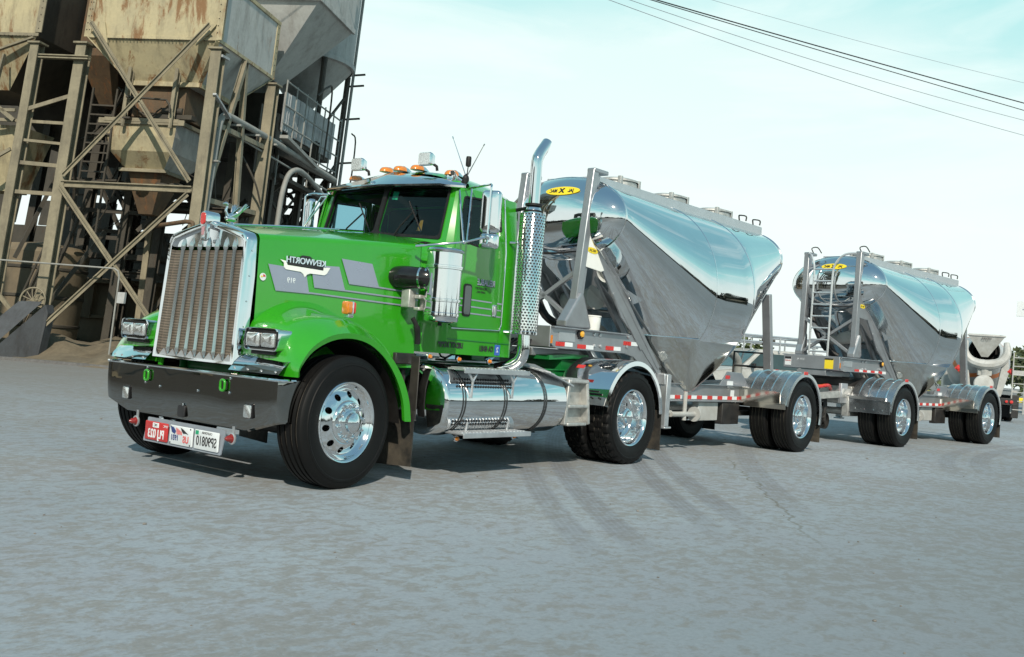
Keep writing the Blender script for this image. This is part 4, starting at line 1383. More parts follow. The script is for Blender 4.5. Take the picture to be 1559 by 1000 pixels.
# --- chrome half fenders over the drive wheels
def half_fender(parent, cx, s, r, a_front, a_rear, y_in, y_out, m, ribs=0, skirt=None, cz=.52, name='wheel_fender', lipm=None):
    """a sheet over the wheels, bent about the axle, with a rolled lip at the outer edge"""
    n = 30
    angs = [a_front + (a_rear - a_front) * k / n for k in range(n + 1)]
    mb = MB()
    rows = []
    for k, a in enumerate(angs):
        d = V((math.cos(a), 0, math.sin(a)))
        c = V((cx, 0, cz))
        rows.append([c + d * r + V((0, s * y_in, 0)), c + d * r + V((0, s * (y_in + (y_out - y_in) * .5), 0)), c + d * r + V((0, s * (y_out - .02), 0)), c + d * (r - .004) + V((0, s * y_out, 0)), c + d * (r - .055) + V((0, s * (y_out + .006), 0)), c + d * (r - .062) + V((0, s * (y_out - .01), 0))])
    mb.loft(rows, closed=False, caps=False)
    f = mb.build(name, m, parent, ang=50)
    if ribs:
        mb = MB()
        for k in range(ribs):
            yy = y_in + (y_out - y_in) * (k + .8) / (ribs + .6)
            mb.tube([V((cx + math.cos(a) * (r + .002), s * yy, cz + math.sin(a) * (r + .002))) for a in angs], .012, 6)
        mb.build('fender_rib', M['alu'], f)
    return f
for s in (-1, 1):
    f = half_fender(truck, 4.32, s, .640, math.radians(168), math.radians(4), .56, 1.235, M['chrome'])
    mb = MB()
    for k in range(5): mb.lathe([(.012, 0), (.010, .012), (0, .016)], (4.32 - .640 * .965, s * (.75 + .1 * k), .73), (-1, 0, .2), 8)
    mb.bar((3.695, s * .62, .80), (3.695, s * 1.15, .80), .02, .02)
    mb.build('fender_bracket', M['black'], f)
    mb = MB(); mb.prism([(3.74, s * .80, 1.035), (3.74, s * .90, 1.035), (3.78, s * .90, 1.07), (3.78, s * .80, 1.07)], (-.004, 0, .003)); mb.build('reflector', M['red'], f, smooth=False)
    mb = MB(); mb.prism([(4.95, s * .60, .60), (4.95, s * 1.22, .60), (4.97, s * 1.22, .14), (4.97, s * .60, .14)], (.012, 0, 0)); mb.build('mud_flap', M['flap'], truck, smooth=False)

# --- wheels
w_steer = wheel_proto('steer', truck)
w_drive = wheel_proto('drive', truck)
put_wheel(w_steer, truck, 0, -1.085, False, .10)
put_wheel(w_steer, truck, 0, 1.085, True, .10)
for s in (-1, 1):
    put_wheel(w_drive, truck, 4.32, s * 1.085, s > 0)
    put_wheel(w_drive, truck, 4.32, s * .745, s > 0)
# ------------------------------------------------------------------ bulk trailers (local frame: x backwards from the king pin, z up)
AXLE = 4.68
def tank_section(a, b, zc, x, n=72, p=2.0):
    out = []
    for k in range(n):
        t = 2 * PI * k / n
        c, s = math.cos(t), math.sin(t)
        out.append(V((x, a * math.copysign(abs(c) ** (2 / p), c), zc + b * math.copysign(abs(s) ** (2 / p), s))))
    return out
def cut_ring(A, B, Cc, D, z):
    """where the ruled body of the tank crosses the height z: a closed ring, a little proud of the skin"""
    near, far = [], []
    n = len(A)
    for P, Q in ((A, B), (D, Cc)):
        pts = []
        for p, q in zip(P, Q):
            if (p.z - z) * (q.z - z) < 0:
                t = (p.z - z) / (p.z - q.z)
                pts.append(p * (1 - t) + q * t)
        pts.sort(key=lambda c: c.y)
        (near if P is A else far).extend(pts)
    ring = near + far[::-1]
    out = []
    m = len(ring)
    cx = sum(p.x for p in ring) / m
    ring = [p + V((p.x - cx, p.y, 0)).normalized() * .006 for p in ring]
    # even spacing
    L_ = [0]
    for i in range(m): L_.append(L_[-1] + (ring[(i + 1) % m] - ring[i]).length)
    for k in range(72):
        d = L_[-1] * k / 72
        i = max(j for j in range(m) if L_[j] <= d)
        t = (d - L_[i]) / max(1e-6, L_[i + 1] - L_[i])
        out.append(ring[i] * (1 - t) + ring[(i + 1) % m] * t)
    return out
def trailer(name, label, loc, rz, axle, lean, ladder):
    t = thing(name, label, 'trailer', loc, rz, 'mirror polished bulk tank trailers')
    HX, C0, C1, RX, RR, ZC = .22, 2.02, 3.05, 4.66, 1.14, 2.13
    fa, fb, fz = .90, .495, 2.80
    ra, rb, rz_ = .74, .47, 2.80
    A, B = tank_section(fa, fb, fz, HX), tank_section(RR, RR, ZC, C0)
    Cc, D = tank_section(RR, RR, ZC, C1), tank_section(ra, rb, rz_, RX)
    lerp = lambda P, Q, q: [p * (1 - q) + r * q for p, r in zip(P, Q)]
    mb = MB()
    secs = []
    for d, q in ((.30, .03), (.295, .2), (.28, .4), (.245, .6), (.19, .78), (.11, .91), (.05, .97)):
        secs.append([V((HX - d, p.y * q, fz + (p.z - fz) * q)) for p in A])
    secs += [lerp(A, B, k / 14) for k in range(15)]
    secs += [lerp(B, Cc, k / 4) for k in range(1, 5)]
    secs += [lerp(Cc, D, k / 12) for k in range(1, 13)]
    for d, q in ((.05, .97), (.11, .91), (.19, .78), (.245, .6), (.28, .4), (.295, .2), (.30, .03)):
        secs.append([V((RX + d, p.y * q, rz_ + (p.z - rz_) * q)) for p in D])
    mb.loft(secs)
    body = mb.build('tank', M['tank'], t, ang=24)
    # weld seams and the rim round the front head
    mb = MB()
    for S, rr in ((A, .011), (B, .006), (Cc, .006), (D, .008)): mb.tube(S + S[:2], rr, 6, caps=False)
    mb.build('weld_seam', M['alu'], body)
    # discharge hopper
    mb = MB()
    top = cut_ring(A, B, Cc, D, 1.49) or smooth_path([(1.30, 0, 1.50), (1.62, -.60, 1.50), (2.00, -.965, 1.49), (2.55, -.985, 1.48), (3.10, -.965, 1.49), (3.50, -.58, 1.50), (3.86, 0, 1.50), (3.50, .58, 1.50), (3.10, .965, 1.49), (2.55, .985, 1.48), (2.00, .965, 1.49), (1.62, .60, 1.50), (1.30, 0, 1.50)], 4)[:-1]
    n = len(top)
    cx = 2.60
    secs = []
    for q in [k / 8 for k in range(9)]:
        row = []
        for i, p in enumerate(top):
            a = math.atan2(p.y / .98, (p.x - 2.58) / 1.28)
            e = V((cx - .05 + .40 * math.cos(a), .56 * math.sin(a), .81))
            w = q ** 1.22
            c_ = p * (1 - w) + e * w; c_.z = p.z + (e.z - p.z) * q; row.append(c_)
        secs.append(row)
    bot = secs[-1]; bc = V((cx - .05, 0, .80))
    for f_, dz in ((.90, -.035), (.70, -.065), (.4, -.085)): secs.append([bc + (p - bc) * f_ + V((0, 0, dz)) for p in bot])
    mb.loft(secs, caps=False)
    mb.poly([p for p in secs[-1]])
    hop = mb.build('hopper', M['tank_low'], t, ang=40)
    mb = MB()
    mb.tube([p for p in top] + top[:2], .007, 6, caps=False)
    mb.build('weld_seam', M['alu'], hop)
    mb = MB()
    mb.cyl((cx, 0, .76), (cx, 0, .60), .17, .12, 20); mb.cyl((cx, 0, .62), (cx, 0, .56), .16, seg=20)
    mb.tube([(cx - 1.6, 0, .56), (cx + 1.9, 0, .56)], .065, 12)
    mb.build('discharge_valve', M['cast'], t)
    # catwalk and lids on top
    mb = MB()
    zt = 3.29
    mb.box((2.48, -.36, zt - .06), (4.35, .03, .175)); mb.box((2.48, .36, zt - .06), (4.35, .03, .175))
    mb.box((2.48, 0, zt + .015), (4.35, .70, .02))
    mb.build('catwalk', M['alu_dull'], t, bevel=.004)
    for x in (1.25, 2.48, 3.75):
        mb = MB()
        mb.cyl((x, 0, zt + .03), (x, 0, zt + .12), .27, seg=28)
        mb.lathe([(.29, .12), (.29, .145), (.2, .17), (0, .18)], (x, 0, zt), 'z', 28)
        for k in range(4):
            a = PI / 4 + PI / 2 * k
            mb.box((x + .29 * math.cos(a), .29 * math.sin(a), zt + .12), (.05, .05, .10))
        mb.build('dome_lid', M['cast'], t, bevel=.004)
    for x in (4.15, 4.60):
        mb = MB(); mb.tube(smooth_path([(x, -.36, zt + .05), (x, -.36, zt + .12), (x + .03, -.24, zt + .145), (x + .12, -.18, zt + .14), (x + .15, -.18, zt + .06)], 3), .011, 6); mb.build('grab_loop', M['steel_dark'], t)
    # front posts, panel, braces
    for s in (-1, 1):
        y = s * .50
        top_p, bot_p = V((.06 if lean else -.02, y, 3.34)), V((-.15 if lean else -.04, y, 1.46))
        mb = MB()
        mb.bar(top_p, bot_p, .10, .105, (1, 0, 0))
        mb.bar(top_p + V((.055, -s * .0, -.02)), bot_p + V((.055, 0, .02)), .045, .14, (1, 0, 0))
        mb.box(top_p + V((.09, 0, -.015)), (.28, .115, .05))
        post = mb.build('front_post', M['alu_frame'], t, bevel=.012)
        gs = 1.0 if lean else .5
        mb = MB()
        mb.prism([(bot_p.x - .20 * gs, y - s * .07, 1.482), (bot_p.x + .30 * gs, y - s * .07, 1.482), (bot_p.x + .27 * gs, y - s * .06, 1.54), (bot_p.x + .10, y - s * .056, 1.86), (bot_p.x + .05, y - s * .056, 1.90), (bot_p.x - .20 * gs, y - s * .07, 1.55)], (0, s * .14, 0))
        mb.build('gusset', M['alu_frame'], post, smooth=False, bevel=.02)
        mb = MB()
        mb.prism([(.10, y, 2.58), (.20, y, 2.55), (.34, y, 2.44), (.93, y, 1.90), (1.42, y, 1.40), (1.72, y, 1.10), (1.96, y, .93), (1.84, y, .93), (1.45, y, 1.20), (1.12, y, 1.46), (.82, y, 1.66), (.655, y, 1.86), (.30, y, 2.24), (.10, y, 2.42)], (0, s * .03, 0))
        br = mb.build('brace', M['alu_frame'], t, smooth=False, bevel=.006)
        mb = MB()
        mb.bar((.20, y - .02, 2.50), (1.74, y - .02, 1.08), .035, .06); mb.bar((.60, y - .02, 1.95), (1.30, y - .02, 1.30), .035, .04)
        mb.build('brace_rib', M['alu_frame'], br, bevel=.006)
        mb = MB()
        mb.prism([(.00, y + s * .034, 2.90), (.06, y + s * .034, 2.60), (.20, y + s * .034, 2.38), (.36, y + s * .034, 2.19), (.30, y + s * .034, 2.17), (-.05, y + s * .034, 2.20)], (0, s * .010, 0))
        pn = mb.build('side_panel', M['white'] if lean else M['alu_frame'], t, smooth=False, bevel=.003)
        if s == -1:
            mb = MB()
            mb.lathe([(.075, 0), (.075, .003), (0, .003)], (0, 0, 0), (0, -1, 0), 28)
            mb.map(lambda c: V((.09 + c.x * 1.45, y - .045 + c.y, 2.395 - c.x * .1 + c.z * .45)))
            dc = mb.build('oval_decal', M['yellow'], pn)
            text_obj('decal_lettering', 'MAC JAL', .038, M['ink'], dc, (.09, y - .050, 2.395), (1, 0, -.07), (0, 0, 1), .001, True, .9)
        # curved shroud plate beside the brace
        mb = MB()
        rows = []
        for k in range(9):
            q = k / 8 * .60
            x = .36 + .98 * q; z = 2.36 - .75 * q - .30 * q * q
            rows.append([V((x + .02, s * .58, z + .04)), V((x + .10, s * (.66 + .02 * math.sin(q * 3)), z + .10)), V((x + .20, s * .70, z + .16)), V((x + .30, s * .66, z + .22))])
        mb.loft(rows, closed=False, caps=False)
        mb.build('shroud', M['tank'], t, ang=60)
        # frame side: neck plate with the reflector strip, lower rail, rear outriggers
        mb = MB()
        mb.prism([(-.56, y, 1.478), (1.12, y, 1.470), (1.74, y, 1.08), (1.62, y, .92), (1.40, y, 1.06), (1.16, y, 1.20), (.92, y, 1.238), (-.46, y, 1.238), (-.56, y, 1.30)], (0, s * .02, 0))
        mb.prism([(1.60, y, 1.10), (2.05, y, .90), (4.30, y, .90), (6.0, y, .98), (6.0, y, .80), (4.30, y, .672), (1.90, y, .672), (1.45, y, 1.06)], (0, s * .02, 0))
        mb.box((.2, y + s * .03, 1.470), (1.5, .09, .018)); mb.box((.2, y + s * .03, 1.242), (1.4, .09, .016))
        mb.box((3.1, y + s * .03, .674), (2.4, .09, .016)); mb.box((3.1, y + s * .03, .900), (2.2, .07, .014))
        mb.prism([(3.40, y + s * .004, .90), (4.30, y + s * .004, .90), (4.05, y + s * .004, 1.09), (3.62, y + s * .004, 1.10)], (0, s * .02, 0))
        rail = mb.build('frame_rail', M['alu_frame'], t, smooth=False, bevel=.006)
        yo = y + s * .024
        mb = MB()
        for k in range(3 if lean else 3):
            pass
        spots = [(-.36, 1.285), (.05, 1.275), (.62, 1.285), (.99, 1.362)] if lean else [(.10, 1.265), (.40, 1.265), (.70, 1.265), (1.0, 1.265)]
        for x, z in spots: mb.box((x, yo, z), (.16, .006, .048))
        for k in range(8): mb.box((1.98 + .29 * k, yo, .722), (.145, .006, .048))
        mb.box((3.62, yo + s * .004, 1.02), (.12, .006, .05))
        mb.build('red_reflector', M['red'], rail, smooth=False)
        mb = MB()
        for x, z in spots: mb.box((x + .155, yo, z), (.15, .006, .048))
        for k in range(8): mb.box((2.125 + .29 * k, yo, .722), (.145, .006, .048))
        mb.box((3.70, yo + s * .004, .92), (.17, .006, .09)); mb.box((3.80, yo - s * .002, .79), (.10, .006, .09))
        mb.build('white_reflector', M['plate_white'], rail, smooth=False)
        mb = MB()
        ax_ = -.0 if lean else 1.02
        mb.lathe([(.060, 0), (.060, .02), (.052, .026), (.046, .030)], (ax_, yo, 1.418), (0, s, 0), 24)
        am = mb.build('side_marker', M['black'], rail)
        mb = MB(); mb.lathe([(.037, .030), (.034, .040), (.016, .046), (0, .047)], (ax_, yo, 1.418), (0, s, 0), 24); mb.build('marker_lens', M['amber'], am)
        mb = MB()
        mb.box((-.535, yo, 1.33), (.05, .008, .09))
        mb.build('amber_reflector', M['orange'], rail, smooth=False)
        mb = MB()
        for x, z in ((.28, 1.43), (.40, 1.43), (.30, 1.30), (.42, 1.30), (1.0, 1.44), (.98, 1.32)):
            mb.lathe([(.022, 0), (.018, .012), (0, .014)], (x, yo, z), (0, s, 0), 8)
        mb.box((-.25, yo, 1.37), (.30, .01, .10)); 
        mb.build('bolt', M['alu_dull'], rail)
        # landing leg
        mb = MB()
        mb.box((1.80, s * .62, .68), (.10, .10, .66)); mb.box((1.80, s * .62, .335), (.16, .15, .025)); mb.box((1.80, s * .58, .95), (.14, .12, .14))
        lg = mb.build('landing_leg', M['alu_dull'], t, bevel=.008)
        mb = MB(); mb.tube([(1.80, s * .57, .52), (2.05, s * .57, .52)], .03, 8); mb.tube([(2.35, s * .60, .80), (2.35, s * .60, .42)], .028, 8); mb.tube([(2.0, s * .60, .50), (2.60, s * .60, .50)], .035, 10); mb.lathe([(0, 0), (.10, 0), (.10, .03), (0, .03)], (2.60, s * .60, .50), (1, 0, 0), 16)
        mb.build('crank_pipe', M['white_dirty'], lg)
        # post behind
        mb = MB()
        mb.bar((4.68, s * .52, 2.30), (4.94, s * .52, 1.0), .13, .09, (1, 0, 0))
        mb.build('rear_post', M['alu_frame'], t, bevel=.008)
        # fenders with a polished splash plate in front
        f = half_fender(t, axle, s, .640, math.radians(166), math.radians(-12), .50, 1.235, M['alu_satin'], 4, name='wheel_fender')
        mb = MB()
        xf = axle - .648
        mb.prism([(xf - .03, s * .46, .90), (xf - .03, s * 1.16, .865), (xf - .02, s * 1.16, .70), (xf - .02, s * .46, .70)], (.014, 0, 0))
        mb.prism([(xf - .005, s * .46, .72), (xf - .005, s * 1.235, .70), (xf + .005, s * 1.235, .62), (xf + .005, s * .46, .62)], (.012, 0, 0))
        mb.build('splash_plate', M['splash'], f, smooth=False, bevel=.004)
        mb = MB(); mb.box((axle - .02, s * 1.235, 1.155), (.13, .012, .05)); mb.build('fender_marker', M['red'], f, bevel=.006)
        mb = MB(); mb.prism([(axle + .63, s * .55, .52), (axle + .63, s * 1.22, .52), (axle + .65, s * 1.22, .13), (axle + .65, s * .55, .13)], (.012, 0, 0)); mb.build('mud_flap', M['flap'], t, smooth=False)
        # small boxes hung under the rail
        mb = MB(); mb.box((3.72, s * .50, .50), (.50, .12, .30)); mb.build('tool_box', M['steel_dark'], t, bevel=.01)
        mb = MB(); mb.box((3.15, s * .46, .53), (.55, .10, .26)); mb.build('valve_box', M['white_dirty'], t, bevel=.01)
    # cross members, front header beam, deck and pipework in the neck
    mb = MB()
    for x, z in ((-.52, 1.36), (.4, 1.36), (1.1, 1.36), (2.0, .79), (3.2, .79), (4.3, .80), (5.9, .9)): mb.box((x, 0, z), (.08, 1.0, .2))
    mb.box((.25, 0, 1.245), (1.5, .98, .02)); mb.box((.62, 0, 1.44), (.75, .92, .02))
    mb.box((-.56, 0, 1.36), (.02, 1.06, .235))
    mb.box((-.1, 0, 1.18), (.9, .55, .09))
    mb.build('cross_frame', M['alu_frame'], t, bevel=.006)
    mb = MB()
    mb.cyl((.78, -.12, 1.90), (.95, .40, 1.86), .135, seg=24); mb.lathe([(.150, 0), (.150, .03), (0, .03)], (.775, -.14, 1.90), (-.3, -.93, 0), 24)
    mb.tube([(.95, .1, 2.45), (1.0, .1, 2.05), (1.3, .1, 1.5), (1.9, .1, .9)], .05, 10)
    mb.build('duct', M['white_dirty'], t)
    mb = MB()
    mb.bar((.30, -.30, 2.40), (1.25, -.30, 1.45), .05, .09); mb.bar((.30, .25, 2.40), (1.25, .25, 1.45), .05, .09)
    mb.bar((-.05, -.46, 2.15), (-.05, .46, 1.55), .05, .05); mb.bar((-.05, .46, 2.15), (-.05, -.46, 1.55), .05, .05)
    mb.build('inner_brace', M['alu_frame'], t, bevel=.004)
    mb = MB()
    mb.tube(smooth_path([(.2, .48, 2.25), (.15, .30, 1.9), (.12, .1, 1.62), (.2, -.1, 1.50)], 4), .05, 10)
    mb.tube(smooth_path([(-.02, .35, 2.55), (-.05, .22, 2.66), (-.02, .02, 2.60), (.06, -.06, 2.44)], 4), .02, 8)
    mb.build('hose', M['black'], t)
    # oval maker's plate on the head
    hx = lambda y: HX - .30 * math.sqrt(max(0, 1 - min(1, (y / fa) ** 2 + .35)))
    mb = MB()
    mb.lathe([(.095, 0), (.095, .004), (0, .004)], (0, 0, 0), (-1, 0, 0), 32)
    sx_ = lambda y, z: HX - .30 * math.sqrt(max(0, 1 - (y / fa) ** 2 - ((z - fz) / fb) ** 2))
    dy_ = -.13 if lean else -.02
    mb.map(lambda c: V((sx_(dy_ + c.y * 2.5, 3.09 + c.z * .55) - .010 + c.x, dy_ + c.y * 2.5, 3.09 + c.z * .55)))
    od = mb.build('oval_decal', M['yellow'], body)
    text_obj('decal_lettering', 'MAC', .060, M['ink'], od, (sx_(.12, 3.09) - .018, dy_ + .125, 3.09), (-.06, -1, 0), (.42, 0, 1), .001, True, .9, bold=.002)
    text_obj('decal_lettering', 'X', .080, M['ink'], od, (sx_(dy_, 3.09) - .018, dy_, 3.09), (0, -1, 0), (.42, 0, 1), .001, True, 1.2, bold=.004)
    text_obj('decal_lettering', 'JAL', .060, M['ink'], od, (sx_(dy_ - .125, 3.09) - .018, dy_ - .125, 3.09), (.10, -1, 0), (.42, 0, 1), .001, True, .9, bold=.002)
    if ladder:
        mb = MB()
        for y0 in (.30, -.06):
            yt = .50 if y0 > 0 else -.50
            mb.tube(smooth_path([(-.12, y0, 1.46), (-.12, y0, 2.3), (-.12, y0, 2.95), (-.12, y0 + (yt - y0) * .12, 3.15), (-.10, y0 + (yt - y0) * .45, 3.29), (-.04, yt, 3.32)], 4), .019, 10)
        for k in range(8): mb.tube([(-.12, .30, 1.56 + .21 * k), (-.12, -.06, 1.56 + .21 * k)], .016, 8)
        mb.build('ladder', M['ladder_alu'], t)
        for yy in (.42, -.50):
            mb = MB(); mb.tube(smooth_path([(.02, yy, 3.34), (-.03, yy + .01, 3.42), (.03, yy - .07, 3.44), (.13, yy - .10, 3.35)], 3), .010, 6); mb.build('grab_loop', M['steel_dark'], t)
        mb = MB(); mb.prism([(-.574, -.26, 1.26), (-.574, -.42, 1.26), (-.574, -.42, 1.44), (-.574, -.26, 1.44)], (.004, 0, 0)); ys_ = mb.build('warning_label', M['yellow'], t, smooth=False)
        mb = MB(); mb.prism([(-.578, -.26, 1.415), (-.578, -.42, 1.415), (-.578, -.42, 1.44), (-.578, -.26, 1.44)], (.003, 0, 0)); mb.build('label_print', M['ink'], ys_, smooth=False)
        mb = MB(); mb.prism([(-.574, .50, 1.28), (-.574, .38, 1.28), (-.574, .38, 1.43), (-.574, .50, 1.43)], (.004, 0, 0)); ys_ = mb.build('warning_label', M['plate_white'], t, smooth=False)
        mb = MB(); mb.prism([(-.578, .50, 1.39), (-.578, .38, 1.39), (-.578, .38, 1.43), (-.578, .50, 1.43)], (.003, 0, 0)); mb.build('label_print', M['ink'], ys_, smooth=False)
        text_obj('label_print', 'DANGER', .028, M['red'], ys_, (-.577, .44, 1.36), (0, -1, 0), (0, 0, 1), .0008, True)
        text_obj('frame_lettering', '2151 AL', .045, M['plate_white'], t, (-.574, .20, 1.40), (0, -1, 0), (0, 0, 1), .001, True)
    else:
        mb = MB(); mb.tube([(5.35, .30, .95), (5.35, .30, 1.42), (5.35, -.36, 1.42), (5.35, -.36, .95)], .02, 8); mb.tube([(5.35, .30, 1.2), (5.35, -.36, 1.2)], .016, 8); mb.build('hose_rack', M['steel_dark'], t)
    # axle, springs
    mb = MB()
    mb.tube([(axle, -1.0, .52), (axle, 1.0, .52)], .065, 12)
    for s in (-1, 1):
        mb.box((axle - .25, s * .45, .50), (1.1, .09, .07)); mb.box((axle - .80, s * .45, .62), (.10, .12, .30)); mb.cyl((axle + .25, s * .45, .42), (axle + .25, s * .45, .80), .12, seg=14)
    mb.box((axle, 0, .86), (1.6, .8, .06))
    mb.build('axle', M['steel_dark'], t, bevel=.008)
    for s in (-1, 1):
        put_wheel(w_trail, t, axle, s * 1.085, s > 0); put_wheel(w_trail, t, axle, s * .745, s > 0)
    return t

w_trail = wheel_proto('trail', truck)
front_trailer = trailer('tank_trailer', 'mirror polished bulk tank trailer coupled right behind the green truck', (4.20, 0, 0), -.0415, 4.68, True, False)
rear_trailer = trailer('tank_trailer', 'polished bulk tank trailer with a ladder on its front, last of the road train', (12.145, -.493, 0), -.133, 4.47, False, True)

# ------------------------------------------------------------------ dolly between the trailers
dolly = thing('converter_dolly', 'low aluminium wheeled dolly carrying the nose of the rear trailer', 'dolly', (12.64, -.559, 0), -.098)
mb = MB()
for s in (-1, 1):
    mb.box((-.1, s * .44, .86), (1.5, .09, .16)); mb.bar((-.85, s * .42, .84), (-2.35, s * .06, .72), .10, .12)
mb.box((0, 0, .95), (.9, .9, .06)); mb.box((-.5, 0, .86), (.1, .9, .14)); mb.box((.5, 0, .86), (.1, .9, .14))
mb.tube([(0, -1.0, .52), (0, 1.0, .52)], .065, 12)
mb.box((0, 0, .72), (.5, .9, .12))
for s in (-1, 1): mb.box((-.1, s * .45, .5), (1.0, .09, .07)); mb.box((-.62, s * .45, .64), (.1, .12, .35))
mb.build('dolly_frame', M['cast'], dolly, bevel=.01)
mb = MB(); mb.cyl((0, 0, .98), (0, 0, 1.10), .45, seg=32); mb.box((0, 0, 1.12), (.9, .8, .05)); mb.build('turntable', M['steel_dark'], dolly, bevel=.01)
mb = MB(); mb.tube([(-2.35 + .10 * math.cos(a), .10 * math.sin(a), .70) for a in [2 * PI * k / 20 for k in range(22)]], .03, 8, caps=False); mb.build('tow_eye', M['steel_dark'], dolly)
mb = MB()
mb.tube(smooth_path([(-.95, -.30, .92), (-1.3, -.42, .98), (-1.6, -.36, .95), (-1.9, -.30, 1.0)], 4), .03, 8); mb.build('glad_hand', M['red'], dolly)
mb = MB()
for k in range(3): mb.tube(smooth_path([(-.7, -.2 + .2 * k, .95), (-1.2, -.3 + .25 * k, .72 - .05 * k), (-1.8, -.2 + .2 * k, .66), (-2.5, -.15 + .15 * k, .9)], 4), .016, 6)
mb.build('air_line', M['black'], dolly)
mb = MB(); mb.lathe([(.14, 0), (.14, .06), (.06, .07), (.06, 0)], (-.95, -.25, .36), (0, 1, 0), 20); mb.tube([(-.95, -.22, .36), (-.95, -.22, .80)], .03, 8); mb.tube([(-1.5, -.22, .42), (-.95, -.22, .42)], .025, 8); mb.build('stand_wheel', M['steel_dark'], dolly)
mb = MB(); mb.box((-.78, -.45, .86), (.25, .05, .34)); mb.build('bracket_plate', M['alu_dull'], dolly, bevel=.006)
for s in (-1, 1):
    f = half_fender(dolly, 0, s, .640, math.radians(172), math.radians(-6), .50, 1.235, M['alu_satin'], 4)
    mb = MB(); xf = -.648
    mb.prism([(xf - .02, s * .46, .84), (xf - .02, s * 1.16, .84), (xf - .02, s * 1.16, .78), (xf - .02, s * .46, .78)], (.05, 0, 0))
    mb.prism([(xf - .005, s * .46, .78), (xf - .005, s * 1.235, .78), (xf + .012, s * 1.235, .56), (xf + .012, s * .46, .56)], (.012, 0, 0))
    mb.build('splash_plate', M['alu_satin'], f, smooth=False, bevel=.004)
    mb = MB(); mb.box((-.02, s * 1.235, 1.155), (.13, .012, .05)); mb.build('fender_marker', M['red'], f, bevel=.006)
    mb = MB(); mb.prism([(.63, s * .55, .52), (.63, s * 1.22, .52), (.65, s * 1.22, .13), (.65, s * .55, .13)], (.012, 0, 0)); mb.build('mud_flap', M['flap'], dolly, smooth=False)
    put_wheel(w_trail, dolly, 0, s * 1.085, s > 0); put_wheel(w_trail, dolly, 0, s * .745, s > 0)
for w_ in (w_steer, w_drive, w_trail):
    if 'used' in w_: del w_['used']

# bucket standing on the deck of the front trailer
bucket = thing('bucket', 'white plastic bucket standing on the deck between the braces of the front trailer', 'bucket', (4.20 + .53, -.32, 1.452), 0)
bucket.scale = (.68, .68, .72)
mb = MB(); mb.lathe([(0, 0), (.125, 0), (.130, .01), (.148, .27), (.156, .275), (.156, .29), (.150, .295), (.140, .29), (.128, .03), (0, .03)], seg=28, axis='z'); mb.build('bucket_body', M['white'], bucket, ang=40)
mb = MB(); mb.tube([(.15 * math.cos(a), .15 * math.sin(a), .26 - .03 * math.sin(a)) for a in [PI * k / 12 for k in range(13)]], .004, 6); mb.build('bail_handle', M['alu_dull'], bucket)
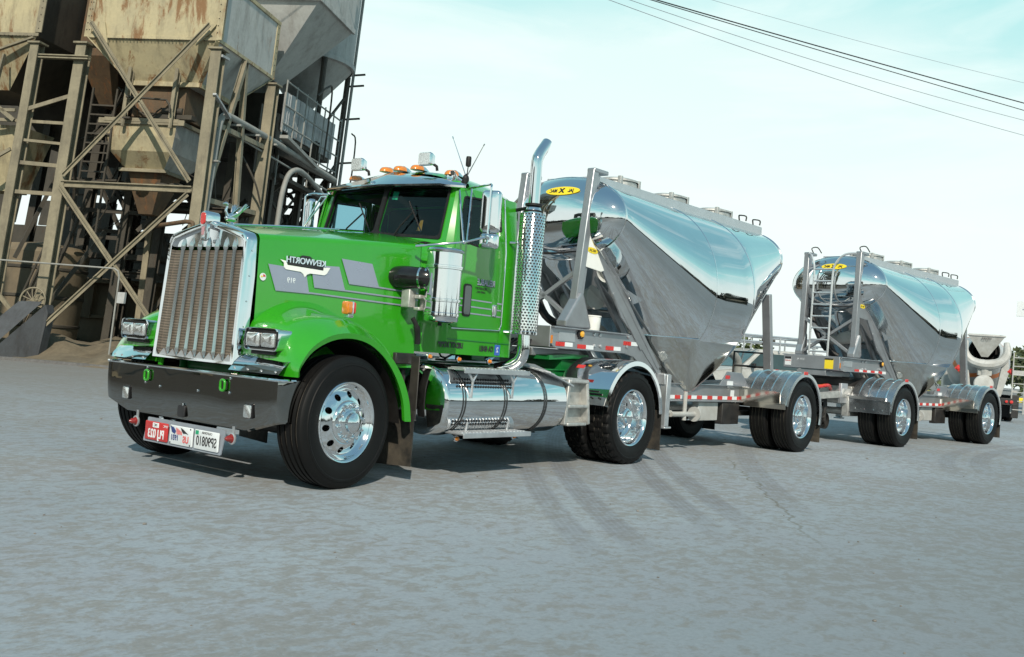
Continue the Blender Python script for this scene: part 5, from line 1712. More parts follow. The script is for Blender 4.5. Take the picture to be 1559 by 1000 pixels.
# ------------------------------------------------------------------ ground
def ground_mat():
    m, nt, b = mat('dusty yard concrete')
    def mth(op, x, y=None, clamp=False):
        n = N(nt, 'ShaderNodeMath', operation=op, use_clamp=clamp)
        for i, v in enumerate((x, y)):
            if v is None: continue
            if hasattr(v, 'is_linked'): L(nt, v, n.inputs[i])
            else: n.inputs[i].default_value = v
        return n.outputs[0]
    n1 = noise(nt, .16, 6, .6)
    n2 = noise(nt, .9, 8, .66, stretch=(1, 1.3, 1), dist=.3)
    n4 = noise(nt, 34, 6, .7)
    n5 = noise(nt, 7.5, 10, .74, stretch=(1, 1.25, 1), dist=.35)
    n6 = noise(nt, .42, 5, .6)
    n7 = noise(nt, 2.1, 6, .6, dist=.6)
    base = ramp(nt, n1.outputs['Fac'], [(.32, (.225, .265, .295)), (.68, (.315, .362, .398))]).outputs['Color']
    base = mixc(nt, ramp(nt, n2.outputs['Fac'], [(.42, 0.0), (.62, .55)]).outputs['Color'], base, (.275, .30, .335))
    # worn patches: the pale dust is scuffed off in flecks, more in some places than in others
    dens = mth('ADD', mth('MULTIPLY', n6.outputs['Fac'], .55), mth('MULTIPLY', n7.outputs['Fac'], .30))
    fl = mth('ADD', n5.outputs['Fac'], mth('MULTIPLY', dens, .75))
    f = ramp(nt, fl, [(.765, 0.0), (.89, .68)]).outputs['Color']
    base = mixc(nt, f, base, (.212, .207, .188))
    fine = ramp(nt, n4.outputs['Fac'], [(.28, .80), (.62, 1.04)]).outputs['Color']
    base = mixc(nt, 1.0, base, fine, 'MULTIPLY')
    tc = N(nt, 'ShaderNodeTexCoord')
    sp = N(nt, 'ShaderNodeSeparateXYZ'); L(nt, tc.outputs['Object'], sp.inputs[0])
    X, Y = sp.outputs['X'], sp.outputs['Y']
    # brownish grey towards the plant
    far = mth('MULTIPLY_ADD', Y, .10); 
    nt.nodes[-1].inputs[2].default_value = -.25
    base = mixc(nt, mth('MULTIPLY', mth('MAXIMUM', mth('MINIMUM', far, 1.0), 0.0), .75), base, (.17, .162, .148))
    # dark ground added out of view on the left, to darken the bumper's reflections
    dk = mth('MULTIPLY', mth('ADD', mth('ADD', Y, mth('MULTIPLY', X, -2.14)), mth('MULTIPLY_ADD', n2.outputs['Fac'], 6.0)), .11)
    for nd in nt.nodes:
        if nd.type == 'MATH' and nd.operation == 'MULTIPLY_ADD' and abs(nd.inputs[1].default_value - 6.0) < 1e-6: nd.inputs[2].default_value = -9.5
    base = mixc(nt, mth('MULTIPLY', mth('MAXIMUM', mth('MINIMUM', dk, 1.0), 0.0), .9), base, (.055, .048, .038))
    # vignette painted into the slab colour, stronger towards the near side
    darkened = ramp(nt, mth('ADD', mth('MULTIPLY', Y, -.10), mth('MULTIPLY', n1.outputs['Fac'], .35)), [(.50, 0.0), (.85, .65)]).outputs['Color']
    base = mixc(nt, darkened, base, (.135, .155, .165))
    # tyre marks left where the rig swung round
    fade = ramp(nt, mth('MULTIPLY_ADD', Y, .2), [(.0, 0.0), (.18, 1.0)]).outputs['Color']
    for nd in nt.nodes:
        if nd.type == 'MATH' and nd.operation == 'MULTIPLY_ADD' and abs(nd.inputs[1].default_value - .2) < 1e-6: nd.inputs[2].default_value = .82
    rib = mth('MULTIPLY', n5.outputs['Fac'], 1.0)
    for (cx, cy, R, w, k) in ((29.9, -34.11, 42.47, .13, .52), (29.9, -34.11, 42.83, .12, .42), (32.7, -41.0, 48.75, .12, .55), (32.7, -41.0, 48.40, .13, .52), (30.3, -47.1, 51.3, .15, .36), (14.7, -19.8, 16.85, .16, .42), (14.7, -19.8, 17.3, .13, .34)):
        dv = N(nt, 'ShaderNodeVectorMath', operation='DISTANCE'); dv.inputs[1].default_value = (cx, cy, 0); L(nt, tc.outputs['Object'], dv.inputs[0])
        d = mth('ABSOLUTE', mth('SUBTRACT', dv.outputs['Value'], R))
        band = ramp(nt, d, [(w * .75, 1.0), (w, 0.0)]).outputs['Color']
        lines = ramp(nt, mth('FRACT', mth('MULTIPLY', d, 22.0)), [(.0, .55), (.3, 1.0), (.7, 1.0), (1.0, .55)]).outputs['Color']
        fac = mth('MULTIPLY', mth('MULTIPLY', band, lines), mth('MULTIPLY', fade, mth('MULTIPLY', ramp(nt, n2.outputs['Fac'], [(.3, .55), (.6, 1.0)]).outputs['Color'], k)))
        base = mixc(nt, fac, base, (.130, .132, .145))
    # one wandering crack
    dl = mth('ADD', mth('MULTIPLY', X, .525), mth('MULTIPLY', Y, -.851))
    wob = mth('MULTIPLY', mth('SUBTRACT', n7.outputs['Fac'], .5), .35)
    dc = mth('ABSOLUTE', mth('SUBTRACT', mth('ADD', dl, wob), 4.57))
    cr = ramp(nt, dc, [(.006, 1.0), (.016, 0.0)]).outputs['Color']
    cx_ = ramp(nt, mth('MULTIPLY', X, .1), [(.10, 0.0), (.22, 1.0), (.60, 1.0), (.7, 0.0)]).outputs['Color']
    base = mixc(nt, mth('MULTIPLY', mth('MULTIPLY', cr, cx_), .7), base, (.13, .125, .10))
    L(nt, base, b.inputs['Base Color'])
    L(nt, ramp(nt, fl, [(.75, .78), (.86, .92)]).outputs['Color'], b.inputs['Roughness'])
    b.inputs['Specular IOR Level'].default_value = .3
    bump(nt, b, mixc(nt, .5, n5.outputs['Fac'], n4.outputs['Fac']), .30, .010)
    return m
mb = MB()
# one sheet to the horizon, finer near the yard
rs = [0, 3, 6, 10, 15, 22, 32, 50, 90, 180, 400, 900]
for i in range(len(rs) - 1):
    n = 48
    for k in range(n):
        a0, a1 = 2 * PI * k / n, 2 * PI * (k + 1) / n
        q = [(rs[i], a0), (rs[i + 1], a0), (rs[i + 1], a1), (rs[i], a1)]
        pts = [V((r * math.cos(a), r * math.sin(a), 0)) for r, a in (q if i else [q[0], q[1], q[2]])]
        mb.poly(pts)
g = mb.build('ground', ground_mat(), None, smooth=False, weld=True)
tag(g, 'pale blue grey concrete yard with scuffed dust patches and tyre marks', None, None, 'structure')

# loose stones on the yard
mb = MB()
rng = random.Random(5)
for k in range(150):
    a = rng.uniform(-.35, 1.25); d = rng.uniform(3.2, 17)
    x, y = -5.4 + d * math.cos(a), -6.96 + d * math.sin(a)
    r = rng.uniform(.003, .008) * (1 + (rng.random() > .9))
    mb.ell((x, y, r * .3), (r * rng.uniform(.8, 1.4), r * rng.uniform(.8, 1.4), r * .7), 6, 4)
st = mb.build('loose_stones', plain('pebble', (.16, .15, .135), .9, var=.4), None)
tag(st, 'small loose stones scattered over the yard', None, None, 'stuff')

# ------------------------------------------------------------------ batch plant (local frame: x along its front, y away, origin at a front column)
PL_LOC, PL_RZ = (7.53, 18.66, 0), -1.0768
def lean(c): return V((c.x + c.z * (.085 - .0085 * c.x), c.y, c.z))
class PB(MB):
    def fin(self, name, m, parent, bevel=0, **k):
        self.map(lean)
        return self.build(name, m, parent, bevel=bevel, **k)
def plant_thing(name, label, cat, group=None):
    return thing(name, label, cat, PL_LOC, PL_RZ, group)
def rect_hopper(mb, x0, x1, y0, y1, zt, X0, X1, Y0, Y1, zb, top=None):
    T = [V((x0, y0, zt)), V((x1, y0, zt)), V((x1, y1, zt)), V((x0, y1, zt))]
    B_ = [V((X0, Y0, zb)), V((X1, Y0, zb)), V((X1, Y1, zb)), V((X0, Y1, zb))]
    secs = [B_, T]
    if top: secs.append([V((p.x, p.y, top)) for p in T])
    mb.loft(secs, closed=True, caps=True)

tower = plant_thing('bin_tower', 'rust streaked cream storage bin on braced steel legs, nearest to the green truck', 'bin tower', 'steel bin towers of the batch plant')
# legs
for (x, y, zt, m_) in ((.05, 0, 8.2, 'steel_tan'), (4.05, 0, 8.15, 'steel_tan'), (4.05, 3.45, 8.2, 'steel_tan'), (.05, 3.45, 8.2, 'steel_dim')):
    mb = PB()
    mb.ibeam((x, y, 0), (x, y, zt), .30, .30, .035, (0, 1, 0))
    mb.box((x, y, zt + .02), (.42, .42, .05)); mb.box((x, y, .03), (.5, .5, .05))
    mb.fin('leg', M[m_], tower, smooth=False, bevel=.006)
# the bin
mb = PB()
mb.mi = 0
z0, z1, zt = 7.36, 8.42, 10.05
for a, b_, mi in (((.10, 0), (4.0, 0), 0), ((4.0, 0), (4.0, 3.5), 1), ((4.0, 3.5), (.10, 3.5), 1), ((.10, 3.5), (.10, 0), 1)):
    mb.mi = mi  # front face in the sunlit cream, the others in the shaded grey
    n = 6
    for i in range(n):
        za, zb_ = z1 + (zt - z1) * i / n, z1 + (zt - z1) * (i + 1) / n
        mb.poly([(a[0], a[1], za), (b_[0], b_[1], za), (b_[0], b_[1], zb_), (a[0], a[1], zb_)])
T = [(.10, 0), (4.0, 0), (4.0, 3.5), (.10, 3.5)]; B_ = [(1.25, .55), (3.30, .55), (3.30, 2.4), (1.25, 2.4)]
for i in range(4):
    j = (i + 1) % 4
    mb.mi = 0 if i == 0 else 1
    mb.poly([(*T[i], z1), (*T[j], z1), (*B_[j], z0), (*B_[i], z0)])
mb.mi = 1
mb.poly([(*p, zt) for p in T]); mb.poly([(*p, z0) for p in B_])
bin_ = mb.fin('bin', [M['bin_cream'], M['bin_grey']], tower, smooth=False, fixn=True)
# corner angles, rivets, flange
mb = PB()
for x in (.10, 4.0):
    mb.box((x, -.012, 9.22), (.20, .03, 1.6)); 
mb.box((4.012, .10, 9.22), (.03, .20, 1.6)); mb.box((4.012, 3.40, 9.22), (.03, .20, 1.6)); mb.box((4.012, 1.75, 10.0), (.05, 3.5, .10))
mb.box((2.05, -.014, z1 + .02), (3.8, .03, .08)); mb.box((4.014, 1.75, z1), (.03, 3.5, .09))
mb.bar((.10, -.01, z1), (1.25, .54, z0), .12, .03); mb.bar((4.0, -.01, z1), (3.30, .54, z0), .12, .03)
mb.bar((4.0, 3.5, z1), (3.30, 2.4, z0), .12, .03)
mb.box((2.27, .50, z0 + .02), (2.2, .10, .12)); mb.box((3.34, 1.5, z0 + .02), (.10, 2.0, .12))
mb.fin('corner_angle', M['bin_cream'], bin_, smooth=False, bevel=.004)
mb = PB()
for k in range(34): mb.lathe([(.018, 0), (.012, .012), (0, .014)], (.35 + .105 * k, -.028, z1 - .03), (0, -1, 0), 6)
for x in (.06, .14, 3.96):
    for k in range(8): mb.lathe([(.018, 0), (.012, .012), (0, .014)], (x, -.028, 8.6 + .18 * k), (0, -1, 0), 6)
for k in range(8):
    mb.lathe([(.018, 0), (.012, .012), (0, .014)], (4.028, .12, 8.6 + .18 * k), (1, 0, 0), 6); mb.lathe([(.018, 0), (.012, .012), (0, .014)], (4.028, 3.4, 8.6 + .18 * k), (1, 0, 0), 6)
mb.fin('rivet', M['steel_dim'], bin_)
# gate box under the bin, weigh hopper, rusty chute
mb = PB(); mb.box((2.15, 1.3, 6.95), (1.55, 1.4, .85)); mb.fin('gate_box', M['rust'], tower, smooth=False, bevel=.01)
mb = PB()
mb.box((1.45, .35, 6.42), (.22, .2, .05))
mb.tube([(1.4, .2, 6.95), (2.6, .2, 6.9), (2.75, .15, 6.75), (2.78, .15, 6.55)], .03, 8)
mb.box((2.6, .7, 6.55), (1.2, .3, .12)); mb.cyl((2.3, .6, 6.7), (2.9, .6, 6.7), .09, seg=12)
mb.fin('gate_gear', M['steel_dim'], tower, bevel=.006)
mb = PB()
A_ = [(.80, .45), (2.85, .45), (2.85, 2.5), (.80, 2.5)]
mb.mi = 0
def ringz(f, z, dx=0): return [V((1.82 + (x - 1.82) * f, 1.45 + (y - 1.45) * f, z)) for x, y in A_]
R_ = [ringz(1.0, 6.40), ringz(.98, 6.0), ringz(.90, 5.62), ringz(.55, 5.18)]
for p, q in zip(R_, R_[1:]):
    for i in range(4):
        mb.mi = 0 if i == 0 else 1
        j = (i + 1) % 4
        mb.poly([q[i], q[j], p[j], p[i]])
wh = mb.fin('weigh_hopper', [M['bin_cream'], M['bin_grey']], tower, smooth=False)
mb = PB()
mb.box((1.82, .44, 6.40), (2.2, .12, .10)); mb.box((2.87, 1.45, 6.40), (.12, 2.1, .10)); mb.box((1.82, .42, 6.36), (2.55, .06, .14))
mb.box((1.82, .85, 5.16), (1.45, .10, .09)); mb.box((2.42, 1.45, 5.16), (.1, 1.2, .09))
mb.fin('hopper_flange', M['steel_tan'], wh, smooth=False, bevel=.006)
mb = PB(); mb.loft([ringz(.50, 5.14), ringz(.42, 4.85), ringz(.40, 4.7), ringz(.20, 4.05)], caps=True); mb.fin('chute', M['rust'], wh, smooth=False, bevel=.008)
for x in (1.35, 2.75):
    mb = PB(); mb.ibeam((x - .0, -.02 + .35, 7.75), (x - .02, .35, 6.45), .10, .16, .02, (0, 1, 0)); mb.tube([(x, .3, 6.6), (x, .3, 6.2)], .05, 6); mb.fin('hanger', M['steel_tan'], tower, smooth=False)
# X bracing, cross beams
def P_(x, z, y=-.17): return (x - z * .085 * 0, y, z)
def inv(x, y, z):                       # measured (leaning) x -> upright x
    return ((x - .085 * z) / (1 - .0085 * z), y, z)
for a, b_, w in (((1.0, 8.74), (4.06, 4.77), .13), ((4.28, 8.74), (.60, 4.76), .13), ((.51, 4.50), (3.9, .55), .14), ((4.06, 4.45), (.16, .62), .14)):
    mb = PB(); y = -.20 if a[0] < 2 else -.245
    p, q = V(inv(a[0], y, a[1])), V(inv(b_[0], y, b_[1]))
    mb.bar(p, q, .015, w, (0, 0, 1)); mb.bar(p + V((0, -.03, .03)), q + V((0, -.03, .03)), .05, .015)
    mb.fin('brace', M['steel_tan'], tower, smooth=False)
mb = PB()
for x, s in ((1.0, 1), (4.28, -1)):
    mb.prism([inv(x - .1 * s, -.03, 8.80), inv(x + .55 * s * 0 + .30 * s, -.03, 8.80), inv(x + .42 * s, -.03, 8.25), inv(x + .1 * s, -.03, 8.55)], (0, -.04, 0))
mb.fin('gusset', M['bin_cream'], tower, smooth=False)
for a, b_, y, h in (((.50, 4.56), (4.10, 4.58), -.10, .17), ((-.36, 7.82), (1.04, 7.81), -.2, .10), ((.3, 4.5), (4.0, 4.5), 3.4, .2), ((.3, 2.5), (4.0, 2.5), 3.4, .2)):
    mb = PB(); mb.ibeam(inv(a[0], y, a[1]), inv(b_[0], y, b_[1]), .16, h, .03); mb.fin('cross_beam', M['steel_tan'] if y < 1 else M['steel_dim'], tower, smooth=False)
for a, b_ in (((4.05, 1.55, 8.30), (4.05, 2.2, 3.5)), ((4.05, 1.55, 8.35), (4.05, -.02, 3.6)), ((4.02, .1, 4.4), (4.02, 3.4, 4.5)), ((4.02, .1, 6.35), (4.02, 3.4, 6.4))):
    mb = PB(); mb.ibeam(a, b_, .13, .15, .02, (1, 0, 0)); mb.fin('side_brace', M['steel_tan'], tower, smooth=False)
mb = PB(); mb.bar((4.2, -.2, 7.0), (4.2, .75, 6.62), .10, .05); mb.bar((4.2, -.1, 8.0), (4.2, .3, 8.02), .08, .06); mb.fin('bracket', M['panel_grey'], tower, smooth=False)
# inner framework, catwalks and clutter in the dark under the bins
rng = random.Random(11)
for k in range(16):
    mb = PB()
    x0, y0, z0_ = rng.uniform(-1.5, 1.8), rng.uniform(1.2, 5.0), rng.uniform(3.4, 6.6)
    d = rng.choice(((2.6, .3, 0), (.2, 2.0, 0), (1.6, .4, 1.9), (-1.6, .4, 1.9), (.1, .1, 2.2)))
    mb.bar((x0, y0, z0_), (x0 + d[0], y0 + d[1], z0_ + d[2]), .09, .11)
    mb.fin('inner_beam', M['steel_dim'], tower, smooth=False)
for (x, y) in ((1.55, 2.6), (3.0, 3.6), (.7, 2.2)):
    mb = PB(); mb.ibeam((x - .05, y, 0), (x, y, 7.2), .22, .22, .03, (0, 1, 0)); mb.fin('inner_leg', M['steel_dim'], tower, smooth=False)
mb = PB()
mb.box((2.2, 3.2, 4.42), (3.6, .8, .06)); mb.box((-.2, 2.0, 4.95), (1.8, 1.2, .06)); mb.box((1.4, 3.4, 3.0), (5.5, .5, .16))
mb.fin('walkway', M['steel_dim'], tower, smooth=False)
for k in range(7):
    mb = PB(); c = (rng.uniform(.2, 3.6), rng.uniform(.6, 1.4), 4.68 + .02 * k); mb.lathe([(.22, 0), (.17, .05), (0, .08)], c, 'z', 10); mb.fin('debris', M['steel_dim'], tower)

# slack cables, chains and small pipes hung about the frame
for k in range(16):
    a = V((rng.uniform(-.2, 4.2), rng.uniform(-.1, 3.2), rng.uniform(5.2, 8.0)))
    b_ = a + V((rng.uniform(-1.6, 1.6), rng.uniform(-.3, 1.2), rng.uniform(-2.6, -.4)))
    c = (a + b_) / 2 + V((rng.uniform(-.3, .3), 0, -rng.uniform(.1, .7)))
    mb = PB(); mb.tube(smooth_path([a, c, b_], 5), rng.choice((.014, .02, .03)), 6); mb.fin('cable', M['steel_dim'], tower)
for k in range(9):
    z = 4.75 + .25 * k
    mb = PB(); mb.bar((.25, .4, z), (.95, .45, z), .04, .04); mb.fin('ladder_rung', M['steel_dim'], tower, smooth=False)
mb = PB(); mb.bar((.25, .4, 3.4), (.25, .4, 7.2), .05, .05); mb.bar((.95, .45, 3.4), (.95, .45, 7.2), .05, .05); mb.fin('ladder_rail', M['steel_dim'], tower, smooth=False)
for x0, z0_, z1_ in ((1.1, .5, 4.4), (2.9, .4, 4.4), (3.6, .5, 4.4)):
    mb = PB(); mb.ibeam((x0, 3.0, z0_), (x0 - .1, 3.0, z1_), .18, .18, .03, (0, 1, 0)); mb.fin('inner_leg', M['steel_tan'], tower, smooth=False)
for x0, x1, z0_, z1_ in ((1.1, 2.9, .8, 4.2), (2.9, 1.1, .8, 4.2), (2.9, 3.6, 2.4, 4.2)):
    mb = PB(); mb.bar((x0, 3.05, z0_), (x1, 3.05, z1_), .05, .10); mb.fin('brace', M['steel_dim'], tower, smooth=False)
# second tower to the left (its right part is in view)
left = plant_thing('bin_tower', 'yellowed bin and legs of the tower at the left edge', 'bin tower', 'steel bin towers of the batch plant')
for x, y, zt, m_ in ((-1.38, 0, 8.2, 'steel_tan'), (-1.38, 3.4, 8.2, 'steel_dim'), (-5.4, 0, 8.2, 'steel_tan'), (-5.4, 3.4, 8.2, 'steel_dim')):
    mb = PB(); mb.ibeam((x, y, 0), (x, y, zt), .26, .28, .035, (0, 1, 0)); mb.box((x, y, zt), (.38, .40, .05)); mb.fin('leg', M[m_], left, smooth=False, bevel=.006)
mb = PB()
T = [(-5.45, 0), (-1.45, 0), (-1.45, 3.5), (-5.45, 3.5)]; B_ = [(-4.4, .6), (-2.5, .6), (-2.5, 2.4), (-4.4, 2.4)]
for i in range(4):
    j = (i + 1) % 4
    mb.mi = 0 if i == 0 else 1  # front cream, other faces in the dim steel that stands for shade
    for za, zb_ in ((8.42, 10), (10, 12), (12, 13.5)): mb.poly([(*T[i], za), (*T[j], za), (*T[j], zb_), (*T[i], zb_)])
    mb.poly([(*T[i], 8.42), (*T[j], 8.42), (*B_[j], 7.1), (*B_[i], 7.1)])
mb.poly([(*p, 13.5) for p in T]); mb.poly([(*p, 7.1) for p in B_])
lb = mb.fin('bin', [M['bin_cream'], M['steel_dim']], left, smooth=False)
mb = PB()
mb.box((-1.42, -.02, 11), (.20, .03, 5.0)); mb.box((-3.4, -.02, 8.44), (4, .03, .08)); mb.bar((-2.6, -.02, 8.0), (-1.5, -.06, 8.35), .10, .05); mb.bar((-2.35, -.02, 7.9), (-2.5, -.02, 6.3), .10, .05)
mb.fin('corner_angle', M['steel_tan'], lb, smooth=False)
mb = PB()
for k in range(26): mb.lathe([(.018, 0), (.012, .012), (0, .014)], (-1.42, -.036, 8.6 + .18 * k), (0, -1, 0), 6)
for k in range(30): mb.lathe([(.018, 0), (.012, .012), (0, .014)], (-1.6 - .12 * k, -.03, 8.40), (0, -1, 0), 6)
mb.fin('rivet', M['steel_dim'], lb)
mb = PB(); rect_hopper(mb, -3.2, -1.75, .3, 1.8, 6.1, -2.9, -2.0, .7, 1.4, 4.4); mb.fin('weigh_hopper', M['bin_cream'], left, smooth=False)
for a, b_, w in (((-1.9, 6.75), (-1.02, 6.15), .10), ((-2.2, 6.17), (.39, 6.2), .08), ((-.9, 5.66), (.36, 5.65), .07), ((-.97, 5.07), (.28, 5.07), .10), ((-1.6, 6.4), (-1.0, 6.42), .08), ((-1.9, 4.9), (-1.05, 5.4), .09), ((-.7, 6.45), (.45, 7.0), .10), ((-1.1, 4.3), (.25, 4.33), .10), ((-2.4, 2.9), (-.3, .9), .10)):
    mb = PB(); mb.bar(inv(a[0], -.1, a[1]), inv(b_[0], .3 if b_[0] > 0 else -.1, b_[1]), .06, w); mb.fin('brace', M['steel_tan'], left, smooth=False)
for a, b_ in (((-.75, 2.0, 3.2), (.0, .3, 6.2)), ((-1.3, 1.5, .6), (.1, 1.2, 4.6)), ((-.2, 2.6, 7.6), (.6, 2.8, 5.9)), ((-1.2, .3, 2.6), (-.6, 1.0, 5.6)), ((-.5, .6, 1.0), (.2, 2.0, 3.6))):
    mb = PB(); mb.bar(a, b_, .07, .10); mb.fin('inner_beam', M['steel_dim'], left, smooth=False)

# dark bulk between the towers and rear wall
mid = plant_thing('storage_bin', 'dark rust streaked bin set back between the two cream towers', 'storage bin')
mb = PB(); rect_hopper(mb, -1.3, .0, 1.6, 6.5, 8.4, -.9, -.3, 2.4, 5.0, 7.2, 13.4); mb.fin('bin', M['rust'], mid, smooth=False)
mb = PB(); rect_hopper(mb, -5, 1.6, 3.7, 8.5, 7.7, -4, .8, 4.6, 7.6, 6.3, 9.6); mb.fin('rear_bin', M['steel_dim'], mid, smooth=False)
for x, y in ((-3.8, 4.2), (-.4, 4.4), (1.6, 4.6), (3.6, 4.6), (-3.8, 8.2), (.5, 8.2), (3.6, 8.2), (2.2, 6.2), (-1.4, 5.8)):
    mb = PB(); mb.ibeam((x, y, 0), (x, y, 7.6), .24, .24, .03, (0, 1, 0)); mb.fin('leg', M['steel_dim'], mid, smooth=False)
for k in range(22):
    mb = PB()
    x0, y0, z0_ = rng.uniform(-4, 3.2), rng.uniform(4.0, 8.2), rng.uniform(2.4, 6.0)
    d = rng.choice(((2.6, .3, 0), (.2, 2.0, 0), (1.8, .2, 1.7), (-1.8, .2, 1.7), (2.2, 0, 0)))
    mb.bar((x0, y0, z0_), (x0 + d[0], y0 + d[1], z0_ + d[2]), .10, .12); mb.fin('beam', M['steel_dim'], mid, smooth=False)
mb = PB()
for k in range(13): mb.bar((-.2, 4.2, 2.7 + .22 * k), (.5, 4.3, 2.7 + .22 * k), .03, .03)
mb.bar((-.2, 4.2, 2.5), (-.2, 4.2, 5.6), .05, .05); mb.bar((.5, 4.3, 2.5), (.5, 4.3, 5.6), .05, .05)
mb.fin('ladder', M['steel_dim'], mid, smooth=False)
wall = plant_thing('retaining_wall', 'stained concrete retaining wall behind the tower legs', 'wall')
mb = PB()
mb.box((0, 5.0, 1.15), (14, .3, 2.3)); mb.box((0, 4.82, 1.22), (14, .14, .10)); mb.box((0, 4.80, 2.32), (14, .5, .14))
for x in range(-6, 8, 2): mb.box((x + .3, 4.80, 1.7), (.22, .14, 1.1))
mb.fin('wall_face', M['concrete_wall'], wall, smooth=False, bevel=.01)
mb = PB(); mb.box((-6, 9.9, 2.2), (17, .15, 4.4)); mb.fin('shade_backing', M['steel_dim'], wall, smooth=False)  # dark sheets added to close the plant's shaded inside against the sky
mb = PB(); mb.box((-6, 9.9, 7.60), (16, .15, 3.9)); mb.fin('shade_backing', M['steel_dim'], wall, smooth=False)
r8 = random.Random(8)
for k in range(16):
    if r8.random() < .62:
        mb = PB(); mb.box((-13.4 + 1.02 * k, 9.95, 5.0 + r8.uniform(-.2, .2)), (1.0, .12, 1.5 * r8.uniform(.6, 1.0))); mb.fin('shade_backing', M['steel_dim'], wall, smooth=False)
mb = PB(); mb.box((2.35, 6.3, 3.6), (.12, 5.6, 7.2)); mb.fin('side_shade_backing', M['steel_dim'], wall, smooth=False)  # dark sheet added to stand for shade on the inner right side
cyl = plant_thing('cement_tank', 'stained upright tank behind the left tower legs', 'tank')
mb = PB(); mb.lathe([(0, 0), (1.25, 0), (1.25, 2.9), (1.1, 3.1), (0, 3.25)], (-2.0, 2.6, 0), 'z', 36); mb.fin('shell', M['concrete_wall'], cyl)
mb = PB()
for z in (.8, 1.6, 2.4): mb.lathe([(1.25, 0), (1.28, .02), (1.28, .08), (1.25, .1)], (-2.0, 2.6, z), 'z', 36)
mb.fin('hoop', M['steel_dim'], cyl)
cond = plant_thing('conduit_bundle', 'bundle of thin slanting conduits behind the left legs', 'conduits')
for k in range(5):
    mb = PB(); mb.tube([(-1.55 + .14 * k, 1.0, .9), (-.95 + .13 * k, 1.1, 3.0)], .035, 8); mb.fin('conduit', M['steel_dim'], cond)
hose = plant_thing('hose_coil', 'loops of thick grey hose lying at the left edge', 'hose')
mb = PB()
for k in range(4):
    mb.tube([(-1.75 + (.55 + .03 * k) * math.cos(a), -.6 + (.45) * math.sin(a), 1.15 + .13 * k + .04 * math.sin(a * 2)) for a in [2 * PI * j / 28 for j in range(30)]], .055, 8, caps=False)
mb.box((-1.75, -.6, .55), (1.2, 1.0, 1.1))
mb.fin('coil', M['pipe_grey'], hose)

# leaning dark plate and wire wheel in front of the left legs
ramp_ = plant_thing('steel_plate', 'dark steel ramp plate leaning at the foot of a tower leg', 'plate')
mb = PB()
mb.prism([(-1.30, -1.25, .0), (-.50, -1.30, .0), (.34, -.45, 1.46), (-.36, -.40, 1.44)], (-.02, .06, .03))
mb.fin('plate', M['plate_dark'], ramp_, smooth=False, bevel=.006)
mb = PB()
mb.prism([(-.46, -1.22, .0), (.40, -.36, 1.42), (.46, -.30, 1.2), (.36, -.30, .0)], (.0, .3, 0))
mb.fin('support', M['plate_dark'], ramp_, smooth=False)
mb = PB(); mb.lathe([(.09, 0), (.09, .03), (.05, .035), (.05, 0)], (-.48, -.98, .66), (0, -1, .4), 12); mb.fin('lug', M['ink'], ramp_)
wheel = plant_thing('hand_wheel', 'rusty spoked wire wheel standing on top of the dark ramp plate', 'wheel')
mb = PB()
c = V((-.02, -.32, 1.50))
mb.tube([c + V((.33 * math.cos(a), .04 * math.cos(a), .33 * math.sin(a))) for a in [2 * PI * k / 28 for k in range(30)]], .022, 6, caps=False)
for k in range(6):
    a = PI * k / 6 + .2; mb.tube([c - V((.33 * math.cos(a), 0, .33 * math.sin(a))), c + V((.33 * math.cos(a), 0, .33 * math.sin(a)))], .014, 6)
mb.fin('wheel_rim', M['steel_tan'], wheel)
# thin hand rail in front of the wall
rail = plant_thing('pipe_rail', 'thin bent pipe rail running in front of the tower legs', 'rail')
mb = PB(); mb.tube([(-2.5, -.6, 2.48), (2.30, -.6, 2.44), (2.42, -.6, 2.38), (2.47, -.6, 2.25), (2.50, -.6, 0)], .022, 8); mb.fin('pipe', M['pipe_grey'], rail)
mb = PB(); mb.box((2.62, -.6, 1.72), (.20, .10, .28)); mb.fin('switch_box', M['panel_grey'], rail, bevel=.01)

# big bent pipe beside the tower
pipe = plant_thing('vent_pipe', 'bent grey pipe rising beside the nearest tower leg and sloping right', 'pipe')
mb = PB()
pp = [(4.22, .2, 0), (4.25, .30, 3.9), (4.06, .50, 6.0), (4.05, .56, 6.45)]
mb.tube([V((x - .085 * z * 0, y, z)) for x, y, z in [(4.13, .10, 0), (4.10, .28, 3.9), (4.06, .48, 6.2)]] + smooth_path([(4.06, .52, 6.42), (4.06, .66, 6.64), (4.07, .95, 6.72)], 4) + [V((4.08, 3.6, 6.70)), V((4.10, 9.2, 6.5))], .09, 12)
mb.tube([(4.0, .7, 6.38), (4.06, 9.0, 6.05)], .03, 8)
mb.fin('pipe', M['pipe_grey'], pipe)
mb = PB()
for y in (1.4, 2.6, 3.8): mb.box((4.0, y, 6.58), (.5, .08, .05))
mb.box((4.1, .3, 5.4), (.42, .12, .04))
mb.fin('pipe_bracket', M['pipe_grey'], pipe, smooth=False)
pipe2 = plant_thing('vent_pipe', 'curved grey duct low behind the truck mirror', 'pipe')
mb = PB(); mb.tube(smooth_path([(4.3, 4.4, 0), (4.3, 4.4, 4.2), (4.3, 4.6, 5.6), (4.3, 5.2, 6.1), (4.3, 6.2, 6.1), (4.3, 8.0, 5.7)], 5), .08, 12); mb.fin('pipe', M['pipe_grey'], pipe2)
spout = plant_thing('water_spout', 'rusty water pipe with a turned down end above the truck hood', 'pipe')
mb = PB(); mb.tube([(2.9, 0, 3.62)] + smooth_path([(4.25, -.9, 3.68), (4.42, -.9, 3.66), (4.45, -.9, 3.55), (4.45, -.9, 3.2)], 3), .055, 10); mb.fin('pipe', M['rust'], spout)

